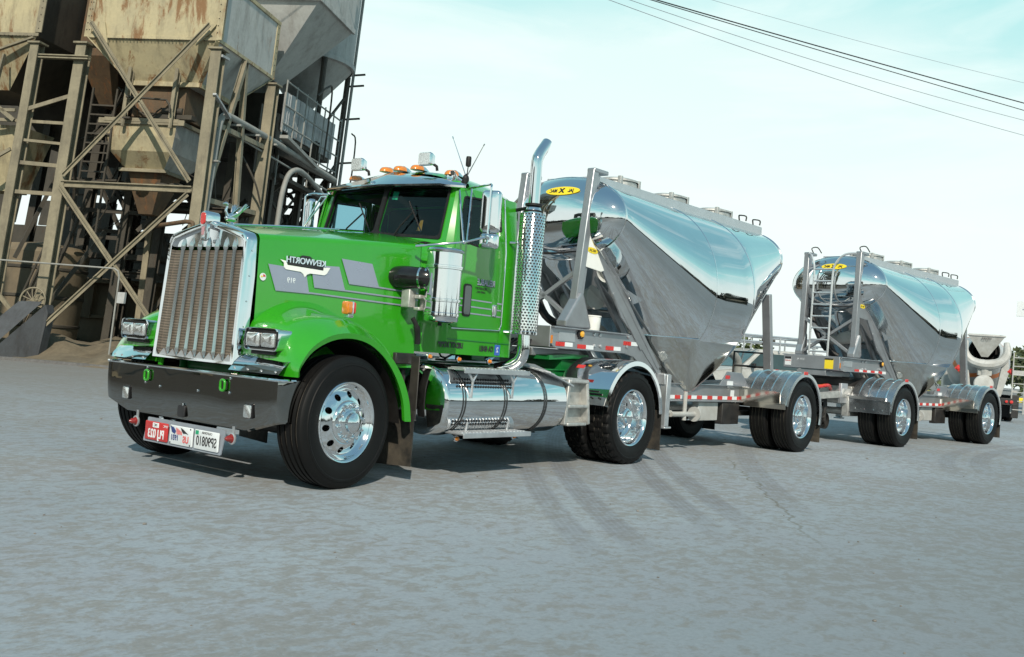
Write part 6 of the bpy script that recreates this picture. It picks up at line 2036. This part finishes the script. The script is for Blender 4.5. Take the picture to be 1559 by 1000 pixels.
# rear silo: big pale grey hopper bottom silo with a second cone
silo = plant_thing('hopper_silo', 'large pale grey silo with a sloped hopper behind the cream bin', 'silo')
mb = PB()
rect_hopper(mb, .9, 5.16, 3.62, 6.6, 10.80, 2.5, 3.3, 4.6, 5.6, 8.75, 15)
mb.fin('bin', M['bin_far'], silo, smooth=False)
mb = PB()
mb.bar((5.17, 3.6, 10.82), (5.17, 6.64, 10.82), .09, .15); mb.bar((.9, 3.6, 10.82), (5.2, 3.6, 10.82), .09, .15)
mb.fin('flange', M['bin_grey'], silo, smooth=False, bevel=.006)
cone = plant_thing('cone_silo', 'round pale grey silo with a conical foot at the right end of the plant', 'silo')
mb = PB()
mb.lathe([(.12, 8.9), (1.65, 10.7), (1.70, 10.75), (1.70, 16)], (2.25, 9.6, -.2), 'z', 48)
mb.fin('shell', M['bin_far'], cone)
mb = PB(); mb.lathe([(1.70, 10.70), (1.78, 10.72), (1.78, 10.86), (1.70, 10.88)], (2.25, 9.6, -.2), 'z', 48); mb.fin('ring_beam', M['bin_grey'], cone)
for dx, dy in ((1.2, -1.2), (-1.2, -1.2), (1.2, 1.2), (-1.2, 1.2)):
    mb = PB(); mb.tube([(2.25 + dx, 9.6 + dy, 0), (2.25 + dx, 9.6 + dy, 10.5)], .11, 10); mb.fin('leg', M['steel_dim'], cone)
for z in (3.0, 5.4, 7.8):
    mb = PB(); mb.bar((1.05, 8.4, z), (3.45, 8.4, z + .0), .09, .10); mb.bar((3.45, 8.4, z), (3.45, 10.8, z + 2.0), .07, .08); mb.bar((1.05, 8.4, z), (3.45, 8.4, z - 2.3), .07, .09); mb.fin('brace', M['steel_dim'], cone, smooth=False)
# mast at the right end with insulators
mast = plant_thing('mast', 'thin mast with short cross arms at the right end of the plant', 'mast')
mb = PB(); mb.tube([(3.62, 10.9, 0), (3.62, 10.9, 14)], .06, 8); mb.fin('pole', M['pipe_grey'], mast)
mb = PB()
for z in (7.4, 9.0, 10.2, 10.6): mb.bar((3.5, 10.9, z), (4.1, 10.9, z + .05), .06, .06)
mb.tube(smooth_path([(3.9, 10.9, 6.0), (4.05, 10.9, 6.6), (4.05, 10.9, 8.2), (3.85, 10.9, 8.5)], 4), .03, 6)
mb.fin('cross_arm', M['steel_dim'], mast, smooth=False)

# raised control platform with wall panels and railings
plat = plant_thing('control_platform', 'raised platform with grey wall panels and pipe railings beside the silo', 'platform')
X = 3.55
mb = PB(); mb.box((X - .9, 7.5, 6.75), (2.2, 5.2, .14)); mb.box((X + .2, 7.5, 6.60), (.12, 5.2, .2)); mb.fin('deck', M['steel_dim'], plat, smooth=False)
mb = PB()
for k in range(11):
    y = 6.1 + .36 * k
    mb.box((X - .02 * (k % 2), y, 7.95), (.05, .35, 1.25))
mb.fin('wall_panel', M['panel_grey'], plat, smooth=False, bevel=.006)
mb = PB(); mb.box((X - 1.0, 7.9, 7.9), (1.9, 4.0, 1.4)); mb.fin('cabin', M['steel_dim'], plat, smooth=False)
for z in (6.95, 7.50, 8.05, 8.75):
    mb = PB(); mb.tube([(X + .22, 5.0, z), (X + .22, 10.0, z - .05)], .028, 6); mb.fin('rail', M['pipe_grey'], plat)
for k in range(7):
    y = 5.0 + .83 * k
    mb = PB(); mb.tube([(X + .22, y, 5.6 if k % 3 == 0 else 6.6), (X + .22, y, 8.8)], .028, 6); mb.fin('rail_post', M['pipe_grey'], plat)
mb = PB()
for k in range(3): mb.tube([(X + .15, 5.15 + .16 * k, 7.3), (X + .15, 5.15 + .16 * k, 8.45)], .07, 10)
mb.fin('gas_cylinder', M['panel_grey'], plat)
for (x, y) in ((X, 5.2), (X, 9.8), (X - 2, 5.2), (X - 2, 9.8), (X, 7.5)):
    mb = PB(); mb.ibeam((x, y, 0), (x, y, 6.6), .2, .2, .03); mb.fin('leg', M['steel_dim'], plat, smooth=False)
for k in range(40):
    mb = PB(); y0 = 4.6 + rng.random() * 5.0; zz = rng.uniform(4.0, 6.2)
    mb.bar((X + .1 - rng.random() * .8, y0, zz), (X + .1 - rng.random(), y0 + rng.uniform(-.9, 1.0), zz + rng.uniform(.2, 1.2)), .06, .07); mb.fin('knee_brace', M['steel_dim'], plat, smooth=False)
mb = PB(); mb.bar((4.15, 4.4, 6.95), (4.15, 7.0, 6.55), .3, .10); mb.fin('duct', M['pipe_grey'], plat, smooth=False)
mb = PB(); mb.bar((X + .2, 5.0, 5.9), (X + .25, 10.2, 5.75), .3, .12); mb.fin('lower_beam', M['steel_dim'], plat, smooth=False)
mb = PB()
for k in range(9): mb.box((3.6 + .02 * (k % 2), 3.8 + .17 * k, 6.75), (.04, .16, 2.0))
mb.fin('corrugated_sheet', M['steel_dim'], plat, smooth=False)
mb = PB(); mb.tube(smooth_path([(3.9, 7.2, 8.9), (3.9, 7.9, 9.35), (3.9, 8.4, 9.3), (3.9, 8.4, 7.0)], 4), .035, 6); mb.fin('pipe', M['steel_dim'], plat)

# spilled material at the foot of the plant
mb = MB()
n, mm_ = 46, 14
rows = []
for i in range(n):
    x = -7 + 14 * i / (n - 1)
    row = []
    for j in range(mm_):
        q = j / (mm_ - 1)
        y = -1.5 + 6.5 * q
        h = .62 * min(1, q * 3.2) * (.55 + .45 * math.sin(x * 1.3 + 1) * math.sin(y * .9) + .3 * math.sin(x * 3.1 + y * 2)) if q > 0 else -.03
        row.append(V((x, y + .35 * math.sin(x * 1.7) * (q < .3), max(-.03, h) if q else -.03)))
    rows.append(row)
mb.loft(rows, closed=False, caps=False)
dirt = mb.build('dirt_bank', plain('spilled cement and earth', (.15, .125, .085), .95, var=.35, vscale=3, bumpy=.6, dirt=(.08, .07, .05)), None)
dirt.location = PL_LOC; dirt.rotation_euler = (0, 0, PL_RZ)
tag(dirt, 'low bank of spilled brown earth and cement dust under the plant', None, None, 'structure')
mb = MB(); mb.bar((-8, -1.55, .02), (9, -1.55, .02), .25, .10)
kb = mb.build('kerb', plain('kerb concrete', (.13, .13, .13), .85), None); kb.location = PL_LOC; kb.rotation_euler = (0, 0, PL_RZ)
tag(kb, 'low dark concrete kerb along the foot of the plant', None, None, 'structure')
# ------------------------------------------------------------------ cement mixer behind the rear trailer (x forward, away from the camera)
mix = thing('mixer_truck', 'white cement mixer truck with orange drum stripes seen from behind', 'mixer truck', (31.8, 1.25, 0), .30)
mix.scale = (.88, .88, .86)
mb = MB()
for s in (-1, 1): mb.box((3.0, s * .42, .95), (7.6, .10, .26))
mb.box((-.75, 0, .80), (.12, 2.3, .26)); mb.box((3, 0, .95), (.2, .9, .2)); mb.box((.2, 0, .95), (.2, .9, .2))
mb.build('chassis', M['steel_dark'], mix, bevel=.01)
def drum_mat():
    m, nt, b = mat('mixer drum paint')
    tc = N(nt, 'ShaderNodeTexCoord'); sp = N(nt, 'ShaderNodeSeparateXYZ'); L(nt, tc.outputs['Object'], sp.inputs[0])
    at = N(nt, 'ShaderNodeMath', operation='ARCTAN2'); 
    zz = N(nt, 'ShaderNodeMath', operation='SUBTRACT'); zz.inputs[1].default_value = 2.1; L(nt, sp.outputs['Z'], zz.inputs[0])
    L(nt, sp.outputs['Y'], at.inputs[0]); L(nt, zz.outputs[0], at.inputs[1])
    aa = N(nt, 'ShaderNodeMath', operation='ABSOLUTE'); L(nt, at.outputs[0], aa.inputs[0])
    ad = N(nt, 'ShaderNodeMath', operation='MULTIPLY_ADD'); ad.inputs[1].default_value = .55; L(nt, aa.outputs[0], ad.inputs[0]); L(nt, sp.outputs['X'], ad.inputs[2])
    f = ramp(nt, N_range(nt, ad.outputs[0], 2.35, 2.75), [(0.0, 0.0), (.05, 1.0), (.95, 1.0), (1.0, 0.0)]).outputs['Color']
    n = noise(nt, 2.0, 8, .7)
    c = mixc(nt, ramp(nt, n.outputs['Fac'], [(.4, 0.0), (.7, .6)]).outputs['Color'], (.44, .46, .47), (.22, .22, .21))
    L(nt, mixc(nt, f, c, (.55, .17, .05)), b.inputs['Base Color'])
    b.inputs['Roughness'].default_value = .45
    return m
def N_range(nt, src, a, b_):
    m = N(nt, 'ShaderNodeMapRange'); m.inputs['From Min'].default_value = a; m.inputs['From Max'].default_value = b_
    L(nt, src, m.inputs['Value'])
    return m.outputs['Result']
mb = MB()
prof = [(.52, 0), (.66, .5), (.95, 1.3), (1.17, 2.1), (1.19, 2.9), (1.12, 3.6), (.85, 4.3), (.55, 4.8), (0, 4.85)]
mb.lathe(prof, (.35, 0, 2.75), V((1, 0, -.21)), 44)
mb.build('drum', drum_mat(), mix, ang=60)
mb = MB()
mb.lathe([(.52, 0), (.57, .02), (.57, .10), (.50, .12), (.40, .06), (.3, .6), (0, .7)], (.30, 0, 2.76), V((1, 0, -.21)), 32)
mb.build('drum_mouth', M['brown'], mix)
mb = MB()
# charge hopper: flared funnel over the mouth
T = [V((-.25, -.66, 3.34)), V((-.25, .66, 3.34)), V((.55, .55, 3.40)), V((.55, -.55, 3.40))]
B_ = [V((.02, -.12, 2.50)), V((.02, .12, 2.50)), V((.40, .16, 2.62)), V((.40, -.16, 2.62))]
mb.loft([B_, T], caps=False)
mb.tube(T + [T[0], T[1]], .035, 6, caps=False)
hp = mb.build('charge_hopper', M['white_dirty'], mix, smooth=False)
text_obj('hopper_lettering', 'MIXER', .13, M['ink'], hp, (-.26, 0, 3.22), (0, -1, 0), (.3, 0, 1), .002, True)
mb = MB()
# U shaped collector and the two splayed pedestal legs
mb.tube(smooth_path([(-.22, -.72, 3.1), (-.34, -.74, 2.65), (-.42, -.50, 2.30), (-.46, 0, 2.18), (-.42, .50, 2.30), (-.34, .74, 2.65), (-.22, .72, 3.1)], 4), [.10, .12, .14, .15, .16, .17, .18, .18, .19, .19, .20, .20, .20, .20, .19, .19, .18, .18, .17, .16, .15, .14, .13, .12, .10], 10)
mb.build('collector', M['white_dirty'], mix)
for s in (-1, 1):
    mb = MB()
    mb.prism([(-.32, s * .80, 2.60), (-.32, s * .60, 2.20), (-.30, s * .42, 1.0), (-.30, s * .62, .95), (-.32, s * .86, 1.9)], (.30, 0, 0))
    mb.build('pedestal', M['white_dirty'], mix, smooth=False, bevel=.02)
    mb = MB(); mb.lathe([(.07, 0), (.07, .03), (0, .04)], (-.34, s * .93, 1.98), (-1, 0, 0), 14); mb.box((-.30, s * .93, 1.98), (.06, .2, .2), Matrix.Rotation(.7, 3, 'X')); mb.build('tail_light', M['red'], mix)
    mb = MB(); mb.lathe([(.06, 0), (.06, .03), (0, .04)], (-.83, s * .95, .80), (-1, 0, 0), 14); mb.lathe([(.05, 0), (.05, .03), (0, .04)], (-.83, s * .78, .80), (-1, 0, 0), 14); mb.build('stop_light', M['red'], mix)
    mb = MB(); mb.prism([(.35, s * .62, .62), (.35, s * 1.22, .62), (.37, s * 1.22, .16), (.37, s * .62, .16)], (.012, 0, 0)); mb.build('mud_flap', M['black'], mix, smooth=False)
    mb = MB(); mb.box((1.7, s * .95, 1.22), (2.7, .62, .05)); mb.build('fender', M['white_dirty'], mix, bevel=.01)
mb = MB(); mb.lathe([(0, -.08), (.33, -.06), (.36, -.02), (.36, .05), (.22, .4), (0, .5)], (-.50, .02, 1.42), (1, 0, -.1), 28); mb.build('chute_cap', M['white_dirty'], mix)
mb = MB(); mb.tube([(-.35, 0, 2.1), (-.30, 0, 1.2), (-.6, 0, .9)], [.20, .16, .14], 12); mb.box((-.3, 0, 1.9), (.3, .5, .3)); mb.build('chute_mount', M['white_dirty'], mix, bevel=.02)
mb = MB()
y = -.98
for dy in (0, -.42): mb.tube([(-.45, y + dy, .35), (-.45, y + dy, 2.70), (-.15, y + dy, 2.74)], .025, 6)
for k in range(7): mb.tube([(-.45, y, .5 + .34 * k), (-.45, y - .42, .5 + .34 * k)], .02, 6)
mb.box((-.40, y - .2, 1.95), (.06, .42, .18))
mb.build('ladder', M['white_dirty'], mix)
mb = MB(); mb.box((-.2, -1.12, .62), (.5, .26, .9)); mb.build('step_box', M['steel_dark'], mix, bevel=.02)
mb = MB(); mb.box((6.6, 0, 1.9), (1.9, 2.3, 1.9)); mb.build('cab', M['white_dirty'], mix, bevel=.12, seg=3)
for x in (1.0, 2.3):
    for s in (-1, 1):
        for yy in (1.05, .72):
            w = copy_tree(w_trail, mix); w.location = (x, s * yy, .52); w.rotation_euler = (0, 0, PI if s > 0 else 0)
for s in (-1, 1):
    w = copy_tree(w_trail, mix); w.location = (6.6, s * 1.0, .52); w.rotation_euler = (0, 0, PI if s > 0 else 0)

# ------------------------------------------------------------------ white utility vehicle beyond the dolly (x forward)
suv = thing('utility_vehicle', 'white utility vehicle with a pipe ladder rack on its roof behind the trailers', 'utility vehicle', (25.6, 6.9, 0), 2.62)
mb = MB()
prof = [(2.45, .45), (2.50, .75), (2.42, .98), (1.25, 1.12), (.95, 1.15), (-2.45, 1.12), (-2.5, .5)]
secs = []
for y, q in ((-.93, .97), (-.95, 1.0), (-.90, 1.03), (-.5, 1.045), (.5, 1.045), (.90, 1.03), (.95, 1.0), (.93, .97)):
    secs.append([V((x, y, .45 + (z - .45) * q)) for x, z in prof])
mb.loft(secs)
body = mb.build('body', M['white_dirty'], suv, ang=40, bevel=.03)
mb = MB()
lo = [(1.15, .86), (-2.42, .86), (-2.42, -.86), (1.15, -.86)]; hi = [(.32, .72), (-2.30, .74), (-2.30, -.74), (.32, -.72)]
mb.loft([[V((x, y, 1.12)) for x, y in lo], [V((x, y, 1.74)) for x, y in hi], [V((x * .96, y * .9, 1.79)) for x, y in hi]], caps=True)
top = mb.build('cabin', M['white_dirty'], suv, bevel=.03)
def side_pane(x0, x1, s, x0t, x1t):
    P = lambda x, z: V((x, s * (.86 - .13 * (z - 1.12) / .62 + .010), z))
    mb = MB(); mb.prism([P(x0, 1.18), P(x1, 1.18), P(x1t, 1.66), P(x0t, 1.66)], (0, s * .006, 0)); mb.build('side_window', M['car_glass'], suv, smooth=False)
for s in (-1, 1):
    side_pane(.88, -.05, s, .30, -.05); side_pane(-.15, -1.15, s, -.15, -1.15); side_pane(-1.25, -2.25, s, -1.25, -2.2)
    mb = MB(); mb.box((.75, s * 1.03, 1.24), (.10, .18, .16)); mb.build('door_mirror', M['black'], suv, bevel=.03)
    for x in (1.55, -1.55):
        mb = MB(); mb.lathe([(.2, -.09), (.32, -.11), (.37, -.09), (.37, .09), (.32, .11), (.2, .09)], (x, s * .86, .37), 'y', 28)
        w = mb.build('wheel', M['black'], suv)
        mb = MB(); mb.lathe([(0, .07), (.12, .07), (.2, .09), (.2, .05)], (x, s * .86, .37), (0, s, 0), 20); mb.build('rim', M['alu_dull'], w)
    mb = MB(); mb.box((2.46, s * .68, .82), (.06, .34, .16)); mb.build('headlight', M['lens'], suv, bevel=.02)
mb = MB()
P = lambda t, y: V((1.15 - .83 * t + .012, y * (.86 - .14 * t) / .86, 1.12 + .62 * t + .008))
mb.prism([P(.08, -.76), P(.08, .76), P(.92, .74), P(.92, -.74)], (.006, 0, .008))
mb.build('windscreen', M['car_glass'], suv, smooth=False)
mb = MB(); mb.box((2.50, 0, .74), (.05, .9, .20)); mb.box((2.52, 0, .52), (.10, 1.8, .16)); mb.build('front_bumper', M['black'], suv, bevel=.02)
mb = MB()
for s in (-1, 1):
    mb.tube([(1.2, s * .78, 2.22), (-3.2, s * .78, 2.22)], .032, 8)
    mb.tube([(1.2, s * .78, 2.02), (-3.2, s * .78, 2.02)], .032, 8)
    for x in (1.0, -.4, -1.8, -3.0): mb.tube([(x, s * .78, 1.72), (x, s * .78, 2.22)], .028, 8)
for x in (1.2, -.4, -1.8, -3.2): mb.tube([(x, -.78, 2.22), (x, .78, 2.22)], .028, 8)
mb.build('roof_rack', M['alu_dull'], suv)
mb = MB(); mb.ell((-.9, -.74, 2.10), (.10, .10, .16), 8, 6); mb.tube([(-.9, -.74, 2.2), (-.85, -.74, 2.4)], .03, 6); mb.box((-1.25, -.76, 2.12), (.2, .06, .12)); mb.build('strapped_gear', M['flap'], suv)

# fat grey pipe lying behind the nose of the rear trailer
pp = thing('bent_pipe', 'fat pale bent pipe behind the ladder of the rear trailer', 'pipe', (16.5, 3.6, 0), 0)
mb = MB(); mb.tube(smooth_path([(-1.9, .2, 1.50), (-.5, 0, 1.52), (.1, -.1, 1.50), (.45, -.15, 1.30), (.5, -.15, .9), (.5, -.15, 0)], 4), .10, 12); mb.tube([(-1.9, .2, 1.5), (-1.9, .2, 0)], .06, 8); mb.build('pipe', M['pipe_grey'], pp)

# ------------------------------------------------------------------ trees and bushes
def tree(name, label, cat, x, y, h, w, trunk_h, seed, n=900, leaf=.16, group=None):
    r = random.Random(seed)
    t = thing(name, label, cat, (x, y, 0), r.uniform(0, 6), group)
    mb = MB()
    mb.tube([(0, 0, 0), (r.uniform(-.1, .1), 0, trunk_h * .6), (r.uniform(-.15, .15), r.uniform(-.1, .1), h * .62)], [.04 * h * .5, .03 * h * .5, .012 * h * .5], 8)
    limbs = []
    for k in range(7):
        a = r.uniform(0, 6.28); z0 = trunk_h * .7 + (h * .55 - trunk_h * .7) * r.random()
        e = V((w * .42 * math.cos(a), w * .42 * math.sin(a), min(h * .9, z0 + h * r.uniform(.1, .3))))
        mb.tube([(0, 0, z0), e * .5 + V((0, 0, z0 * .5 + .05)), e], [.02 * h * .4, .014 * h * .4, .005 * h * .4], 6)
        limbs.append(e)
    mb.build('trunk', M['bark'], t)
    mb = MB()
    cl = [(e + V((r.uniform(-.2, .2) * w, r.uniform(-.2, .2) * w, r.uniform(-.05, .12) * h)), r.uniform(.16, .30) * w) for e in limbs for _ in (0, 1)]
    cl += [(V((r.uniform(-.15, .15) * w, r.uniform(-.15, .15) * w, h * r.uniform(.7, .92))), r.uniform(.15, .25) * w) for _ in range(5)]
    for k in range(n):
        c, rad = r.choice(cl)
        d = V((r.gauss(0, 1), r.gauss(0, 1), r.gauss(0, 1))).normalized() * rad * r.random() ** .4
        d.z *= .75
        p = c + d
        if p.z < .05: p.z = .05 + r.random() * .2
        u = V((r.gauss(0, 1), r.gauss(0, 1), r.gauss(0, 1))).normalized(); v = u.orthogonal().normalized()
        s = leaf * r.uniform(.6, 1.4)
        mb.poly([p - u * s, p + v * s * .6, p + u * s, p - v * s * .6])
    mb.build('crown', M['leaf'], t, smooth=False, fixn=False)
    return t
tree('bush', 'green bush showing between the front trailer hopper and the white utility vehicle', 'bush', 37.0, 13.0, 2.3, 3.6, .5, 21, 1300, .14)
tree('tree', 'dark leafy tree behind the hopper of the rear trailer, left of the mixer truck', 'tree', 47.5, 6.6, 2.9, 4.6, .9, 22, 1500, .17)
tree('tree', 'tall tree at the right edge behind the mixer truck', 'tree', 56.0, 2.7, 4.4, 4.6, 1.6, 23, 1700, .22)
tree('tree', 'small dark tree just right of the mixer truck drum', 'tree', 47.0, 2.2, 3.0, 3.2, .9, 24, 1000, .18)

# distant belt of trees behind the camera and beyond the yard: it is what the polished metal mirrors
r = random.Random(3)
mb = MB()
for k in range(1500):
    a = r.uniform(math.radians(95), math.radians(335)); d = r.uniform(62, 86)
    hh = r.uniform(2.4, 4.2) * (.7 + .3 * math.sin(a * 9) + .25 * math.sin(a * 23))
    c = V((d * math.cos(a), d * math.sin(a), 0))
    for j in range(10):
        p = c + V((r.gauss(0, 1.4), r.gauss(0, 1.4), r.random() * hh))
        u = V((r.gauss(0, 1), r.gauss(0, 1), r.gauss(0, 1))).normalized(); v = u.orthogonal().normalized(); s = r.uniform(.6, 1.3)
        mb.poly([p - u * s, p + v * s * .7, p + u * s, p - v * s * .7])
belt = mb.build('tree_belt', M['leaf_far'], None, smooth=False, fixn=False)
tag(belt, 'distant belt of dark trees round the yard', None, None, 'stuff')

# yellow guard rail and sign far right
gr = thing('guard_rail', 'low yellow guard rail far behind the rear trailer axle', 'guard rail', (44, 4.0, 0), 1.75)
mb = MB(); mb.box((2.5, 0, .62), (14, .06, .22)); mb.build('rail', M['yellow'], gr, bevel=.02)
for k in range(7):
    mb = MB(); mb.box((-4 + 2.2 * k, .08, .33), (.12, .12, .66)); mb.build('post', M['alu_dull'], gr)
sg = thing('sign_board', 'pale square sign board on a post at the right edge', 'sign', (60, 4.75, 0), .10)
mb = MB(); mb.box((0, .35, 5.85), (.06, 1.5, .90)); bd = mb.build('board', M['plate_white'], sg, bevel=.01)
mb = MB()
for z, w in ((6.02, .6), (5.82, .9), (5.62, .7)): mb.box((-.035, .35, z), (.012, w, .05))
mb.build('board_print', M['silver_paint'], bd, smooth=False)
mb = MB(); mb.tube([(.08, 0, 0), (.08, 0, 5.2)], .07, 8); mb.build('post', M['alu_dull'], sg)

# ------------------------------------------------------------------ overhead lines
def line(label, p0, p1, rad, sag):
    p0, p1 = V(p0), V(p1)
    mb = MB()
    pts = []
    for k in range(41):
        q = -.6 + 2.2 * k / 40
        p = p0 * (1 - q) + p1 * q
        p.z -= sag * q * (1 - q) * 4
        pts.append(p)
    mb.tube(pts, rad, 5)
    o = mb.build('power_line', M['ink'] if rad > .014 else M['grey_plastic'], None)
    tag(o, label, 'power line', 'overhead lines in the upper right sky')
line('thick dark cable, uppermost of the dark pair', (22.86, 9.96, 13.0), (38.38, 1.86, 12.6), 0.022, 0.03)
line('slimmer dark cable just under the thick one', (22.31, 9.83, 12.8), (38.75, 1.92, 12.4), 0.016, 0.02)
line('pale thin line, third from the top right corner', (20.6, 9.55, 12.2), (37.95, 1.74, 11.8), 0.01, 0.15)
line('pale thin line, lowest of the overhead lines', (18.92, 9.2, 11.6), (37.98, 1.71, 11.2), 0.01, 0.17)
line('faint thin line, highest of the overhead lines', (25.11, 9.11, 13.6), (37.55, 1.75, 13.2), 0.007, 0.08)
# ------------------------------------------------------------------ a further plant building off to the left, mirrored in glass and chrome
def far_plant(lx, ly, rz):
    shed = thing('plant_shed', 'dark corrugated shed standing off to the left of the yard', 'shed', (lx, ly, 0), rz)
    mb = MB()
    mb.box((0, 0, 4), (16, 9, 8)); mb.prism([(-8, -4.5, 8), (-8, 4.5, 8), (-8, 0, 10)], (16, 0, 0))
    mb.build('shell', M['steel_dim'], shed, smooth=False)
    mb = MB()
    for k in range(33): mb.box((-8 + .5 * k, -4.52, 4), (.06, .06, 8))
    mb.box((-3, -4.55, 2), (3.5, .06, 4)); mb.box((3.5, -4.55, 2), (3.5, .06, 4))
    mb.build('cladding', M['steel_tan'], shed, smooth=False)
far_plant(-33, 6, -1.25)
t2 = copy_tree(tower); t2.location = (-10.5, 13.5, 0); t2.rotation_euler = (0, 0, -.6); t2.scale = (1.5, 1.5, 1.5)
t2['label'] = 'cream bin tower standing alone off to the left of the yard'
t3 = copy_tree(silo); t3.location = (-22, 17, 0); t3.rotation_euler = (0, 0, .6)
t3['label'] = 'grey silo standing alone off to the left of the yard'

# ------------------------------------------------------------------ sun, sky, camera
SUN_AZ, SUN_EL = math.radians(222), math.radians(37)
sd = bpy.data.lights.new('sun', 'SUN')
sd.energy = 4.7; sd.angle = math.radians(.6); sd.color = (1.0, .90, .76)
so = bpy.data.objects.new('sun', sd); COL.objects.link(so)
dirv = V((math.cos(SUN_AZ) * math.cos(SUN_EL), math.sin(SUN_AZ) * math.cos(SUN_EL), math.sin(SUN_EL)))
so.rotation_euler = dirv.to_track_quat('Z', 'Y').to_euler()
so.location = dirv * 60

w = bpy.data.worlds.new('World'); scn.world = w; w.use_nodes = True
nt = w.node_tree
bg = nt.nodes['Background']
sky = N(nt, 'ShaderNodeTexSky', sky_type='NISHITA')
sky.sun_disc = False; sky.sun_elevation = SUN_EL; sky.sun_rotation = PI / 2 - SUN_AZ
sky.air_density = 1.0; sky.dust_density = 2.0; sky.ozone_density = 1.5
tc = N(nt, 'ShaderNodeTexCoord')
sp = N(nt, 'ShaderNodeSeparateXYZ'); L(nt, tc.outputs['Generated'], sp.inputs[0])
# bright thin haze: white near the horizon, pale cyan above, soft streaks of cloud
nz = noise(nt, 2.2, 6, .55, coord='Generated', stretch=(1, 1, 3.2))
az = N(nt, 'ShaderNodeMath', operation='MULTIPLY_ADD'); az.inputs[1].default_value = -.15; L(nt, sp.outputs['Y'], az.inputs[0]); L(nt, sp.outputs['Z'], az.inputs[2])
ad = N(nt, 'ShaderNodeMath', operation='MULTIPLY_ADD'); ad.inputs[1].default_value = -.16
L(nt, nz.outputs['Fac'], ad.inputs[0]); L(nt, az.outputs[0], ad.inputs[2])
hz = ramp(nt, ad.outputs[0], [(0.0, (9.9, 11.0, 10.6)), (.06, (9.3, 10.9, 10.4)), (.14, (8.7, 10.6, 10.3)), (.22, (4.7, 9.0, 8.9)), (.34, (3.0, 6.5, 7.2)), (.6, (2.0, 4.0, 5.2)), (1.0, (1.6, 3.1, 4.5))])
col = mixc(nt, .92, sky.outputs[0], hz.outputs['Color'])
cl = noise(nt, 3.4, 7, .58, coord='Generated', stretch=(1, 1, 4.5), dist=.5)
cm = ramp(nt, cl.outputs['Fac'], [(.50, 0.0), (.70, .5)]).outputs['Color']
ce = ramp(nt, sp.outputs['Z'], [(.02, 0.0), (.10, 1.0), (.45, 1.0), (.7, 0.0)]).outputs['Color']
cf = N(nt, 'ShaderNodeMath', operation='MULTIPLY'); L(nt, cm, cf.inputs[0]); L(nt, ce, cf.inputs[1])
col = mixc(nt, cf.outputs[0], col, (10.0, 11.0, 10.7))
L(nt, col, bg.inputs['Color'])
bg.inputs['Strength'].default_value = .10

cd = bpy.data.cameras.new('camera')
cam = bpy.data.objects.new('camera', cd); COL.objects.link(cam)
cd.sensor_width = 36; cd.lens = 1524.2 / 1559 * 36
cd.clip_start = .1; cd.clip_end = 3000
yaw, pitch, roll = .659, .0206, .0757
fw = V((math.cos(pitch) * math.cos(yaw), math.cos(pitch) * math.sin(yaw), math.sin(pitch)))
rt = V((math.sin(yaw), -math.cos(yaw), 0)); up = rt.cross(fw)
r2 = rt * math.cos(roll) + up * math.sin(roll); u2 = up * math.cos(roll) - rt * math.sin(roll)
cam.matrix_world = Matrix(((r2.x, u2.x, -fw.x, -5.413), (r2.y, u2.y, -fw.y, -6.957), (r2.z, u2.z, -fw.z, 1.185), (0, 0, 0, 1)))
scn.camera = cam
scn.view_settings.view_transform = 'Standard'
scn.view_settings.look = 'None'
scn.view_settings.exposure = 0
scn.render.engine = 'CYCLES'
scn.cycles.max_bounces = 10
scn.cycles.transparent_max_bounces = 16
